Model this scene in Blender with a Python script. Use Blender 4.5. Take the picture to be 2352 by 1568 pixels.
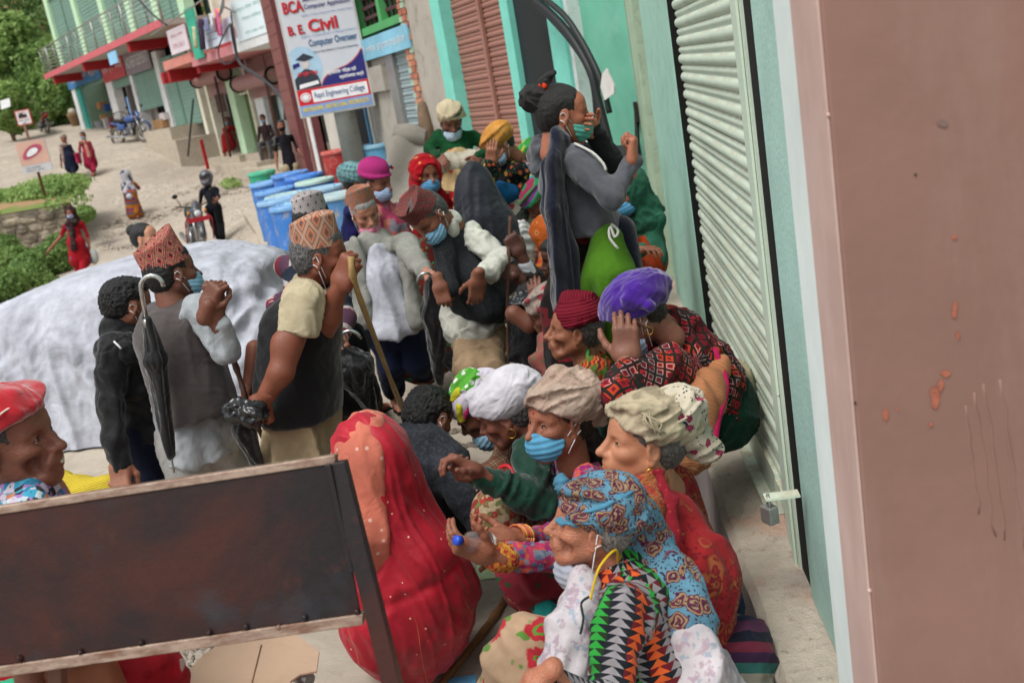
import bpy, bmesh, math, random, time
import numpy as np
from mathutils import Vector, Matrix
T0 = time.time()
for o in list(bpy.data.objects): bpy.data.objects.remove(o)
SC = bpy.context.scene
COL = SC.collection
random.seed(7); RNG = np.random.default_rng(7)
rad = math.radians
# ------------------------------------------------ camera (photo space 2352 x 1568)
PW, PH, FPX = 2352.0, 1568.0, 2308.0
CAMH, PITCH, YAW, ROLL = 2.05, rad(14.8), rad(6.07), rad(10.0)
CAM = np.array([0.0, 0.0, CAMH])
FH = np.array([-math.sin(YAW), math.cos(YAW), 0.0])
RT = np.array([math.cos(YAW), math.sin(YAW), 0.0])
ZU = np.array([0, 0, 1.0])
FW = FH*math.cos(PITCH) - ZU*math.sin(PITCH)
UPV = FH*math.sin(PITCH) + ZU*math.cos(PITCH)
cx_ = RT*math.cos(ROLL) - UPV*math.sin(ROLL)
cy_ = RT*math.sin(ROLL) + UPV*math.cos(ROLL)
cam = bpy.data.cameras.new('camera'); camo = bpy.data.objects.new('camera', cam); COL.objects.link(camo)
m = Matrix.Identity(4)
for i in range(3):
    m[i][0] = cx_[i]; m[i][1] = cy_[i]; m[i][2] = -FW[i]; m[i][3] = CAM[i]
camo.matrix_world = m
cam.sensor_width = 36.0; cam.lens = 36.0*FPX/PW; cam.clip_start = 0.05; cam.clip_end = 800
cam.dof.use_dof = True; cam.dof.focus_distance = 3.3; cam.dof.aperture_fstop = 4.2
SC.camera = camo
# ------------------------------------------------ light: bright overcast
world = bpy.data.worlds.new('World'); SC.world = world; world.use_nodes = True
wn = world.node_tree; bg = wn.nodes['Background']
sky = wn.nodes.new('ShaderNodeTexSky'); sky.sky_type = 'NISHITA'; sky.sun_disc = False
SUN_EL, SUN_AZ = rad(62), rad(215)
sky.sun_elevation = SUN_EL; sky.sun_rotation = SUN_AZ; sky.air_density = 1.0; sky.dust_density = 4.0; sky.ozone_density = 0.6
hs = wn.nodes.new('ShaderNodeHueSaturation'); hs.inputs['Saturation'].default_value = 0.2
wn.links.new(sky.outputs[0], hs.inputs['Color']); wn.links.new(hs.outputs[0], bg.inputs['Color'])
bg.inputs['Strength'].default_value = 0.15
sl = bpy.data.lights.new('sun', 'SUN'); sl.energy = 1.5; sl.angle = rad(25); sl.color = (1, 0.965, 0.91)
so = bpy.data.objects.new('sun', sl); COL.objects.link(so)
sd = Vector((math.sin(SUN_AZ)*math.cos(SUN_EL), math.cos(SUN_AZ)*math.cos(SUN_EL), math.sin(SUN_EL)))
so.rotation_euler = sd.to_track_quat('Z', 'Y').to_euler()
SC.view_settings.view_transform = 'Standard'; SC.view_settings.look = 'None'
SC.view_settings.gamma = 1; SC.view_settings.exposure = 0.36
SC.render.engine = 'CYCLES'
# ------------------------------------------------ pixel -> place helpers
def ray(px, py):
    x, y = px - PW/2, py - PH/2
    r = x*math.cos(ROLL) - y*math.sin(ROLL); v = -(x*math.sin(ROLL) + y*math.cos(ROLL))
    return FW*FPX + RT*r + UPV*v
DS = [1.0]
def W(px, py, d):                       # point seen at a pixel, d metres deep
    return CAM + ray(px, py)*(d*DS[0]/FPX)
def terrain(x, y):
    s = np.hypot(x, y); az = np.degrees(np.arctan2(-np.asarray(x, dtype=float), y))
    zr = np.interp(s, [0, 9, 14, 20, 24, 27, 30, 33, 36, 40, 44, 51, 60, 90, 400], [0, 0, -.1, -.2, .0, .2, .42, .6, .95, 1.6, 2.1, 2.85, 4.2, 8, 10])
    zl = np.interp(s, [0, 9, 14, 21, 25, 28, 31, 34, 37, 40, 46, 51, 60, 90, 400], [0, 0, -.14, -.44, -.2, .0, .45, 1.05, 1.55, 1.95, 2.5, 2.85, 4.2, 8, 10])
    th = np.interp(s, [22, 26], [18.4, 21])
    k = np.clip((az-th)/2.5, 0, 1); z = zr*(1-k)+zl*k
    return z
def G(px, py, z=None):                  # where the ray meets the ground (or height z)
    r = ray(px, py)
    if z is not None:
        t = (z - CAMH)/r[2]; return CAM + r*t
    r = r/np.linalg.norm(r)
    p = CAM+np.outer(_TS, r); k = np.argmax(p[:, 2] < terrain(p[:, 0], p[:, 1]))
    return p[k] if k else CAM+r*60
_TS = np.concatenate([np.arange(1, 12, .02), np.arange(12, 120, .06)])
def GW(px, py, d): p = W(px, py, d); p[2] = terrain(p[0], p[1]); return p
def DEPTH(p): return float(np.dot(np.asarray(p)-CAM, FW))
class Plane:                            # a vertical facade through two ground points
    def __init__(s, a, b):
        s.a = np.array([a[0], a[1], 0.0]); u = np.array([b[0]-a[0], b[1]-a[1], 0.0]); s.u = u/np.linalg.norm(u)
        s.n = np.array([s.u[1], -s.u[0], 0.0])
        if np.dot(s.n, CAM - s.a) < 0: s.n = -s.n      # normal toward the street
    def hit(s, px, py, off=0.0):        # (t along, z) of a pixel on the plane moved off metres out
        r = ray(px, py); o = s.a + s.n*off
        t = np.dot(o - CAM, s.n)/np.dot(r, s.n); p = CAM + r*t
        return float(np.dot(p - s.a, s.u)), float(p[2])
    def pt(s, t, z, off=0.0):
        p = s.a + s.u*t + s.n*off; return np.array([p[0], p[1], z])
# ------------------------------------------------ object helpers
def setp(o, label=None, cat=None, group=None, kind=None):
    if label: o['label'] = label
    if cat: o['category'] = cat
    if group: o['group'] = group
    if kind: o['kind'] = kind
    return o
def empty(name, loc, label=None, cat=None, group=None, rz=0):
    o = bpy.data.objects.new(name, None); COL.objects.link(o); o.location = tuple(loc); o.rotation_euler = (0, 0, rz)
    o.empty_display_size = .1
    PARW[o.name] = (Matrix.Translation(Vector(tuple(loc))) @ Matrix.Rotation(rz, 4, 'Z'))
    return setp(o, label, cat, group)
PARW = {}
def link(name, me, mats, parent=None, world=True):
    """link a mesh whose vertices are in world coordinates under parent, keeping it in place"""
    o = bpy.data.objects.new(name, me); COL.objects.link(o)
    for mm in (mats if isinstance(mats, (list, tuple)) else [mats]):
        if mm is not None: me.materials.append(mm)
    if parent is not None:
        o.parent = parent
        if world: o.matrix_parent_inverse = PARW.get(parent.name, Matrix.Identity(4)).inverted()
        PARW[o.name] = Matrix.Identity(4) if world else PARW.get(parent.name, Matrix.Identity(4))
    else: PARW[o.name] = Matrix.Identity(4)
    return o
def mesh_np(name, V, F, smooth=True, uv=None, mi=None):
    """V (n,3); F list of (m,k) arrays"""
    me = bpy.data.meshes.new(name)
    Fs = F if isinstance(F, list) else [F]
    V = np.asarray(V, dtype=np.float32)
    me.vertices.add(len(V)); me.vertices.foreach_set('co', V.ravel())
    nl = sum(f.size for f in Fs); nf = sum(len(f) for f in Fs)
    me.loops.add(nl); me.loops.foreach_set('vertex_index', np.concatenate([np.asarray(f).ravel() for f in Fs]).astype(np.int32))
    me.polygons.add(nf)
    tot = np.concatenate([np.full(len(f), f.shape[1]) for f in Fs]).astype(np.int32)
    st = np.concatenate([[0], np.cumsum(tot)[:-1]]).astype(np.int32)
    me.polygons.foreach_set('loop_start', st); me.polygons.foreach_set('loop_total', tot)
    if mi is not None: me.polygons.foreach_set('material_index', np.asarray(mi, dtype=np.int32))
    me.update(calc_edges=True)
    me.polygons.foreach_set('use_smooth', np.full(nf, smooth))
    if uv is not None:
        l = me.uv_layers.new(name='UVMap'); l.data.foreach_set('uv', np.asarray(uv, dtype=np.float32).ravel())
    return me
class MB:                               # small mesh builder in world coordinates
    def __init__(s): s.v = []; s.f = []; s.m = []; s.sm = []
    def add(s, vs, fs, mi=0, smooth=False):
        b = len(s.v); s.v += [tuple(float(c) for c in p) for p in vs]
        for f in fs: s.f.append([b+i for i in f]); s.m.append(mi); s.sm.append(smooth)
        return s
    def boxf(s, o, ax, ay, az, mi=0):   # box from corner o and three edge vectors
        o, ax, ay, az = map(np.asarray, (o, ax, ay, az))
        c = [o, o+ax, o+ax+ay, o+ay, o+az, o+ax+az, o+ax+ay+az, o+ay+az]
        fs = [(0, 3, 2, 1), (4, 5, 6, 7), (0, 1, 5, 4), (1, 2, 6, 5), (2, 3, 7, 6), (3, 0, 4, 7)]
        if np.dot(np.cross(ax, ay), az) < 0: fs = [f[::-1] for f in fs]
        return s.add(c, fs, mi)
    def box(s, c, sx, sy, sz, rz=0, mi=0):      # centre
        u = np.array([math.cos(rz), math.sin(rz), 0]); w = np.array([-math.sin(rz), math.cos(rz), 0])
        o = np.asarray(c, dtype=float) - u*sx/2 - w*sy/2 - ZU*sz/2
        return s.boxf(o, u*sx, w*sy, ZU*sz, mi)
    def tube(s, pts, r, n=8, mi=0, cap=True):
        pts = [np.asarray(p, dtype=float) for p in pts]; m_ = len(pts)
        rs = r if hasattr(r, '__len__') else [r]*m_
        vs = []; ref = None
        for i, p in enumerate(pts):
            t = pts[min(i+1, m_-1)] - pts[max(i-1, 0)]; t = t/(np.linalg.norm(t)+1e-9)
            if ref is None:
                ref = np.cross(t, [0, 0, 1.0] if abs(t[2]) < .9 else [1.0, 0, 0])
            e1 = ref - t*np.dot(ref, t); e1 = e1/(np.linalg.norm(e1)+1e-9); e2 = np.cross(t, e1); ref = e1
            for k in range(n):
                a = 2*math.pi*k/n; vs.append(p + (e1*math.cos(a)+e2*math.sin(a))*rs[i])
        fs = []
        for i in range(m_-1):
            for k in range(n): fs.append((i*n+k, i*n+(k+1) % n, (i+1)*n+(k+1) % n, (i+1)*n+k))
        s.add(vs, fs, mi, True)
        b = len(s.v) - len(vs)
        if cap:
            s.f.append([b+k for k in range(n)][::-1]); s.m.append(mi); s.sm.append(False)
            s.f.append([b+(m_-1)*n+k for k in range(n)]); s.m.append(mi); s.sm.append(False)
        return s
    def lathe(s, c, prof, n=24, ax=None, mi=0, smooth=True):  # prof [(r,h)]
        ax = np.array([0, 0, 1.0]) if ax is None else np.asarray(ax)/np.linalg.norm(ax)
        e1 = np.cross(ax, [1.0, 0, 0] if abs(ax[0]) < .9 else [0, 1.0, 0]); e1 /= np.linalg.norm(e1); e2 = np.cross(ax, e1)
        c = np.asarray(c, dtype=float); vs = []
        for r, h in prof:
            for k in range(n):
                a = 2*math.pi*k/n; vs.append(c + ax*h + (e1*math.cos(a)+e2*math.sin(a))*max(r, 1e-4))
        fs = [(i*n+k, i*n+(k+1) % n, (i+1)*n+(k+1) % n, (i+1)*n+k) for i in range(len(prof)-1) for k in range(n)]
        return s.add(vs, fs, mi, smooth)
    def build(s, name, mats, parent=None, bevel=0):
        me = bpy.data.meshes.new(name); me.from_pydata(s.v, [], s.f)
        me.polygons.foreach_set('material_index', s.m); me.polygons.foreach_set('use_smooth', s.sm); me.update()
        o = link(name, me, mats, parent)
        if bevel:
            b = o.modifiers.new('bevel', 'BEVEL'); b.width = bevel; b.segments = 2; b.limit_method = 'ANGLE'; b.angle_limit = rad(40)
        return o
def copy_tree(o, parent=None, delta=None):
    c = o.copy(); COL.objects.link(c)
    if parent is not None:
        c.parent = parent
    for ch in o.children: copy_tree(ch, c)
    return c
# ------------------------------------------------ SDF engine (smooth unions -> surface nets)
def nrm(v): v = np.asarray(v, dtype=float); return v/(np.linalg.norm(v)+1e-12)
class RC:                               # round cone a->b, radii r1,r2; optional flattening (axis w, factor s)
    def __init__(s, a, b, r1, r2=None, w=None, f=1.0, k=.02, mi=0, neg=False):
        s.a = np.asarray(a, dtype=float); s.b = np.asarray(b, dtype=float); s.r1 = r1; s.r2 = r1 if r2 is None else r2
        s.w = None if w is None else nrm(w); s.f = f; s.k = k; s.mi = mi; s.neg = neg
        R = max(s.r1, s.r2)*max(1, f)
        s.lo = np.minimum(s.a, s.b)-R; s.hi = np.maximum(s.a, s.b)+R
        ba = s.b-s.a; s.L = np.linalg.norm(ba); s.ax = nrm(ba) if s.L > 1e-6 else np.array([0, 0, 1.0])
        ref = s.w if s.w is not None else (np.array([0, 0, 1.0]) if abs(s.ax[2]) < .9 else np.array([0, 1.0, 0]))
        s.e1 = nrm(ref - s.ax*np.dot(ref, s.ax)); s.e2 = np.cross(s.ax, s.e1)
    def d(s, X, Y, Z):
        x, y, z = X-s.a[0], Y-s.a[1], Z-s.a[2]; ba = s.b-s.a; bb = np.dot(ba, ba)+1e-12
        t = np.clip((x*ba[0]+y*ba[1]+z*ba[2])/bb, 0, 1)
        qx, qy, qz = x-t*ba[0], y-t*ba[1], z-t*ba[2]
        r = s.r1+(s.r2-s.r1)*t
        if s.w is None or s.f == 1: return np.sqrt(qx*qx+qy*qy+qz*qz)-r
        w = s.w; c = (qx*w[0]+qy*w[1]+qz*w[2])*(1/s.f-1)
        qx, qy, qz = qx+w[0]*c, qy+w[1]*c, qz+w[2]*c
        return (np.sqrt(qx*qx+qy*qy+qz*qz)-r)*min(1, s.f)
    def uv(s, P):
        q = P-s.a; v = q@s.ax; e1 = q@s.e1; e2 = q@s.e2
        if s.w is not None: e1 = e1/s.f
        R = (s.r1+s.r2)/2*(1+(s.f if s.w is not None else 1))/2
        return np.arctan2(e2, e1)*R, v, 2*math.pi*R
class EL:                               # ellipsoid centre c radii r, rotation matrix R (columns = axes)
    def __init__(s, c, r, R=None, k=.02, mi=0, neg=False):
        s.c = np.asarray(c, dtype=float); s.r = np.asarray(r, dtype=float) if hasattr(r, '__len__') else np.array([r]*3, dtype=float)
        s.R = np.eye(3) if R is None else np.asarray(R); s.k = k; s.mi = mi; s.neg = neg
        e = np.sqrt(((s.R*s.r)**2).sum(1)); s.lo = s.c-e; s.hi = s.c+e
    def d(s, X, Y, Z):
        x, y, z = X-s.c[0], Y-s.c[1], Z-s.c[2]; R = s.R
        a = [(x*R[0, i]+y*R[1, i]+z*R[2, i])/s.r[i] for i in range(3)]
        k0 = np.sqrt(a[0]**2+a[1]**2+a[2]**2)+1e-9
        k1 = np.sqrt((a[0]/s.r[0])**2+(a[1]/s.r[1])**2+(a[2]/s.r[2])**2)+1e-9
        return k0*(k0-1)/k1
    def uv(s, P):
        q = (P-s.c)@s.R; R = (s.r[0]+s.r[1])/2
        return np.arctan2(q[:, 1]/s.r[1], q[:, 0]/s.r[0])*R, q[:, 2], 2*math.pi*R
class BX:                               # rounded box
    def __init__(s, c, h, R=None, rnd=.01, k=.01, mi=0, neg=False):
        s.c = np.asarray(c, dtype=float); s.h = np.asarray(h, dtype=float); s.R = np.eye(3) if R is None else np.asarray(R)
        s.rnd = rnd; s.k = k; s.mi = mi; s.neg = neg
        e = (np.abs(s.R)*s.h).sum(1); s.lo = s.c-e; s.hi = s.c+e
    def d(s, X, Y, Z):
        x, y, z = X-s.c[0], Y-s.c[1], Z-s.c[2]; R = s.R
        q = [np.abs(x*R[0, i]+y*R[1, i]+z*R[2, i])-(s.h[i]-s.rnd) for i in range(3)]
        o = np.sqrt(sum(np.maximum(a, 0)**2 for a in q))
        return o+np.minimum(np.maximum(np.maximum(q[0], q[1]), q[2]), 0)-s.rnd
    def uv(s, P):
        q = (P-s.c)@s.R; return q[:, 0]+q[:, 1], q[:, 2], 1e9
class HP:                               # cutting half-space: removes where (p-c).n > 0
    def __init__(s, c, n, k=.004): s.c = np.asarray(c, dtype=float); s.n = nrm(n); s.k = k; s.neg = True; s.lo = None; s.mi = 0
    def d(s, X, Y, Z): return -((X-s.c[0])*s.n[0]+(Y-s.c[1])*s.n[1]+(Z-s.c[2])*s.n[2])
_off = np.array([[0, 0, 0], [1, 0, 0], [0, 1, 0], [1, 1, 0], [0, 0, 1], [1, 0, 1], [0, 1, 1], [1, 1, 1]])
_edg = [(0, 1), (2, 3), (4, 5), (6, 7), (0, 2), (1, 3), (4, 6), (5, 7), (0, 4), (1, 5), (2, 6), (3, 7)]
def sdf_mesh(prims, h, want_uv=True):
    """-> V, F(quads), uv per loop, material index per face, prim id per face"""
    pos = [p for p in prims if not p.neg]
    lo = np.min([p.lo-p.k*.3 for p in pos], 0)-2.5*h; hi = np.max([p.hi+p.k*.3 for p in pos], 0)+2.5*h
    n = np.ceil((hi-lo)/h).astype(int)+1
    ax = [np.float32(lo[i])+np.arange(n[i], dtype=np.float32)*np.float32(h) for i in range(3)]
    D = np.full(n, 1.0, dtype=np.float32); I = np.zeros(n, dtype=np.int16)
    for j, p in enumerate(prims):
        if p.lo is None: i0 = np.zeros(3, int); i1 = n
        else:
            pad = 2.5*h+(p.k if not p.neg else p.k)
            i0 = np.clip(np.floor((p.lo-pad-lo)/h).astype(int), 0, n); i1 = np.clip(np.ceil((p.hi+pad-lo)/h).astype(int)+1, 0, n)
        if (i1 <= i0).any(): continue
        sl_ = tuple(slice(i0[i], i1[i]) for i in range(3))
        d = p.d(ax[0][i0[0]:i1[0]][:, None, None], ax[1][i0[1]:i1[1]][None, :, None], ax[2][i0[2]:i1[2]][None, None, :]).astype(np.float32)
        a = D[sl_]
        if p.neg:
            d = -d; k = max(p.k, 1e-5); hh = np.maximum(k-np.abs(a-d), 0)/k
            if p.mi: I[sl_] = np.where(d > a, j, I[sl_])
            D[sl_] = np.maximum(a, d)+hh*hh*k*.25
        else:
            k = max(p.k, 1e-5); hh = np.maximum(k-np.abs(a-d), 0)/k
            I[sl_] = np.where(d < a, j, I[sl_]); D[sl_] = np.minimum(a, d)-hh*hh*k*.25
    S = D < 0
    s8 = [S[o[0]:n[0]-1+o[0], o[1]:n[1]-1+o[1], o[2]:n[2]-1+o[2]] for o in _off]
    cnt = sum(x.astype(np.int8) for x in s8)
    act = (cnt > 0) & (cnt < 8)
    idx = np.argwhere(act)
    if len(idx) == 0: return None
    vid = np.full(act.shape, -1, dtype=np.int32); vid[act] = np.arange(len(idx))
    val = [D[idx[:, 0]+o[0], idx[:, 1]+o[1], idx[:, 2]+o[2]] for o in _off]
    acc = np.zeros((len(idx), 3)); c = np.zeros(len(idx))
    for e0, e1 in _edg:
        a, b = val[e0], val[e1]; mk = (a < 0) != (b < 0)
        t = np.where(mk, a/np.where(mk, a-b, 1), 0)
        pnt = _off[e0]+t[:, None]*(_off[e1]-_off[e0]); acc += pnt*mk[:, None]; c += mk
    V = lo+h*(idx+acc/c[:, None])
    iv = I[idx[:, 0], idx[:, 1], idx[:, 2]]
    Q = []
    for a_ in range(3):
        b_, c_ = (a_+1) % 3, (a_+2) % 3
        s0 = [slice(None)]*3; s1 = [slice(None)]*3
        s0[a_] = slice(0, n[a_]-1); s1[a_] = slice(1, n[a_])
        for q in (b_, c_): s0[q] = slice(1, n[q]-1); s1[q] = slice(1, n[q]-1)
        A, B = S[tuple(s0)], S[tuple(s1)]
        for flip, mk in ((False, A & ~B), (True, ~A & B)):
            e = np.argwhere(mk)
            if len(e) == 0: continue
            e[:, b_] += 1; e[:, c_] += 1
            def cell(db, dc):
                g = e.copy(); g[:, b_] += db; g[:, c_] += dc; return vid[g[:, 0], g[:, 1], g[:, 2]]
            q = np.stack([cell(-1, -1), cell(0, -1), cell(0, 0), cell(-1, 0)], 1)
            Q.append(q[:, ::-1] if flip else q)
    F = np.concatenate(Q); fid = iv[F[:, 0]]
    mi = np.array([p.mi for p in prims])[fid]
    uv = None
    if want_uv:
        uv = np.zeros((len(F), 4, 2))
        for j in np.unique(fid):
            p = prims[j]; mk = fid == j
            if not hasattr(p, 'uv'): continue
            P = V[F[mk]]; u, v, per = p.uv(P.reshape(-1, 3)); u = u.reshape(-1, 4); v = v.reshape(-1, 4)
            u = u-per*np.round((u-u[:, :1])/per)
            uv[mk] = np.stack([u, v], 2)
        uv = uv.reshape(-1, 2)
    return V, F, uv, mi
def vnormals(V, F):
    n = np.cross(V[F[:, 2]]-V[F[:, 0]], V[F[:, 3]]-V[F[:, 1]]); N = np.zeros_like(V)
    for k in range(4):
        for c in range(3): N[:, c] += np.bincount(F[:, k], n[:, c], len(V))
    return N/(np.linalg.norm(N, axis=1)[:, None]+1e-12)
def relax(V, F, it=1, lam=.5):
    for _ in range(it):
        acc = np.zeros_like(V); c = np.zeros(len(V))
        for a, b in ((0, 1), (1, 2), (2, 3), (3, 0)):
            for q in range(3): acc[:, q] += np.bincount(F[:, a], V[F[:, b], q], len(V))+np.bincount(F[:, b], V[F[:, a], q], len(V))
            c += np.bincount(F[:, a], minlength=len(V))+np.bincount(F[:, b], minlength=len(V))
        V = V+lam*(acc/np.maximum(c, 1)[:, None]-V)
    return V
def snoise(P, f, seed=0, aniso=None):   # cheap smooth noise, about -1..1
    r = np.random.default_rng(seed); P = P*f
    if aniso is not None: P = P - np.outer(P@nrm(aniso[0]), nrm(aniso[0]))*(1-aniso[1])
    s = np.zeros(len(P)); w = np.zeros_like(P)
    for i in range(3): w[:, i] = np.sin(P@r.normal(0, .9, 3)+r.uniform(0, 6))
    P = P+w*.9
    for i in range(6): s += np.sin(P@r.normal(0, 1.5, 3)+r.uniform(0, 6))
    return s/2.6
def ridged(P, f, seed=0, aniso=None): return 1-2*np.abs(snoise(P, f, seed, aniso)).clip(0, 1)
# ------------------------------------------------ materials
def lin(h):
    if not isinstance(h, str): return tuple(h)[:3]
    h = h.lstrip('#'); c = [int(h[i:i+2], 16)/255 for i in (0, 2, 4)]
    return tuple((x/12.92 if x <= .04045 else ((x+.055)/1.055)**2.4) for x in c)
def c4(h): return (*lin(h), 1.0)
class NT:
    def __init__(s, name, rough=.8, spec=.3, metal=0.0):
        s.m = bpy.data.materials.new(name); s.m.use_nodes = True; s.t = s.m.node_tree
        s.b = s.t.nodes['Principled BSDF']; s.b.inputs['Roughness'].default_value = rough
        s.b.inputs['Metallic'].default_value = metal; s.b.inputs['Specular IOR Level'].default_value = spec
        s._co = None; s._uv = None
    def n(s, typ, **kw):
        nd = s.t.nodes.new(typ)
        for k, v in kw.items(): setattr(nd, k, v)
        return nd
    def L(s, a, b): s.t.links.new(a, b)
    def put(s, sock, v):
        if isinstance(v, bpy.types.NodeSocket): s.L(v, sock)
        elif isinstance(v, str): sock.default_value = c4(v)
        elif isinstance(v, (tuple, list)): sock.default_value = (*v, 1.0) if (len(v) == 3 and sock.type == 'RGBA') else tuple(v)
        else: sock.default_value = v
    def co(s):
        if s._co is None: s._co = s.n('ShaderNodeTexCoord').outputs['Object']
        return s._co
    def uv(s):
        if s._uv is None:
            x = s.n('ShaderNodeSeparateXYZ'); s.L(s.n('ShaderNodeTexCoord').outputs['UV'], x.inputs[0]); s._uv = (x.outputs[0], x.outputs[1])
        return s._uv
    def uvv(s): return s.n('ShaderNodeTexCoord').outputs['UV'] if s._uv is None else s._uv[0].node.inputs[0].links[0].from_socket
    def ma(s, op, a, b=0.0, c=None):
        nd = s.n('ShaderNodeMath', operation=op); s.put(nd.inputs[0], a); s.put(nd.inputs[1], b)
        if c is not None: s.put(nd.inputs[2], c)
        return nd.outputs[0]
    def sc(s, v, k):                     # scale vector
        nd = s.n('ShaderNodeMapping'); s.L(v, nd.inputs[0]); nd.inputs['Scale'].default_value = k if hasattr(k, '__len__') else (k, k, k)
        return nd.outputs[0]
    def noise(s, scale=5, detail=3, rough=.55, v=None, dist=0.0, col=False):
        nd = s.n('ShaderNodeTexNoise'); s.L(v if v is not None else s.co(), nd.inputs['Vector'])
        nd.inputs['Scale'].default_value = scale; nd.inputs['Detail'].default_value = detail; nd.inputs['Roughness'].default_value = rough
        nd.inputs['Distortion'].default_value = dist
        return nd.outputs['Color'] if col else nd.outputs['Fac']
    def vor(s, scale=5, v=None, out='Distance', feature='F1', rnd=1.0):
        nd = s.n('ShaderNodeTexVoronoi', feature=feature); s.L(v if v is not None else s.co(), nd.inputs['Vector']); nd.inputs['Scale'].default_value = scale
        nd.inputs['Randomness'].default_value = rnd
        return nd.outputs[out]
    def ramp(s, f, stops, interp='LINEAR'):
        nd = s.n('ShaderNodeValToRGB'); s.put(nd.inputs[0], f); r = nd.color_ramp; r.interpolation = interp
        while len(r.elements) < len(stops): r.elements.new(.5)
        for e, (p, c) in zip(r.elements, stops): e.position = p; e.color = c4(c)
        return nd.outputs[0]
    def mix(s, f, a, b, mode='MIX'):
        nd = s.n('ShaderNodeMix', data_type='RGBA', blend_type=mode); s.put(nd.inputs[0], f); s.put(nd.inputs[6], a); s.put(nd.inputs[7], b)
        return nd.outputs[2]
    def rng(s, f, a, b, c=0.0, d=1.0):
        nd = s.n('ShaderNodeMapRange'); s.put(nd.inputs[0], f)
        for i, x in enumerate((a, b, c, d)): nd.inputs[i+1].default_value = x
        return nd.outputs[0]
    def fr(s, x, k, o=0.0): return s.ma('FRACT', s.ma('MULTIPLY_ADD', x, k, o))
    def bump(s, h, st=.3, dist=.01, prev=None):
        nd = s.n('ShaderNodeBump'); s.put(nd.inputs['Height'], h); nd.inputs['Strength'].default_value = st; nd.inputs['Distance'].default_value = dist
        if prev is not None: s.L(prev, nd.inputs['Normal'])
        return nd.outputs[0]
    def fin(s, col=None, nrm_=None, rough=None):
        if col is not None: s.put(s.b.inputs['Base Color'], col)
        if nrm_ is not None: s.L(nrm_, s.b.inputs['Normal'])
        if rough is not None: s.put(s.b.inputs['Roughness'], rough)
        return s.m
MC = {}
def cached(fn):
    def g(*a, **k):
        key = (fn.__name__, repr(a), repr(sorted(k.items())))
        if key not in MC: MC[key] = fn(*a, **k)
        return MC[key]
    return g
@cached
def paint(col, var=.12, scale=6, rough=.6, dirt=None, dirt_amt=.4, bump=.15, spec=.3, metal=0.0, fine=60):
    t = NT('painted_surface', rough, spec, metal)
    a = t.noise(scale, 4, .6); b = t.noise(fine, 2, .6)
    c = t.mix(t.rng(a, .3, .7), tuple(x*(1-var) for x in lin(col)), tuple(min(1, x*(1+var)) for x in lin(col)))
    if dirt:
        d = t.noise(scale*1.7, 6, .72, dist=.6)
        c = t.mix(t.rng(d, .52, .72, 0, dirt_amt), c, dirt)
    return t.fin(c, t.bump(t.ma('ADD', b, a), bump, .01), t.rng(a, .3, .7, rough-.08, rough+.08))
@cached
def plain(col, rough=.6, spec=.3, metal=0.0):
    t = NT('plain_surface', rough, spec, metal); return t.fin(t.mix(t.noise(9, 3), tuple(x*.9 for x in lin(col)), tuple(min(1, x*1.08) for x in lin(col))))
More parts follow.
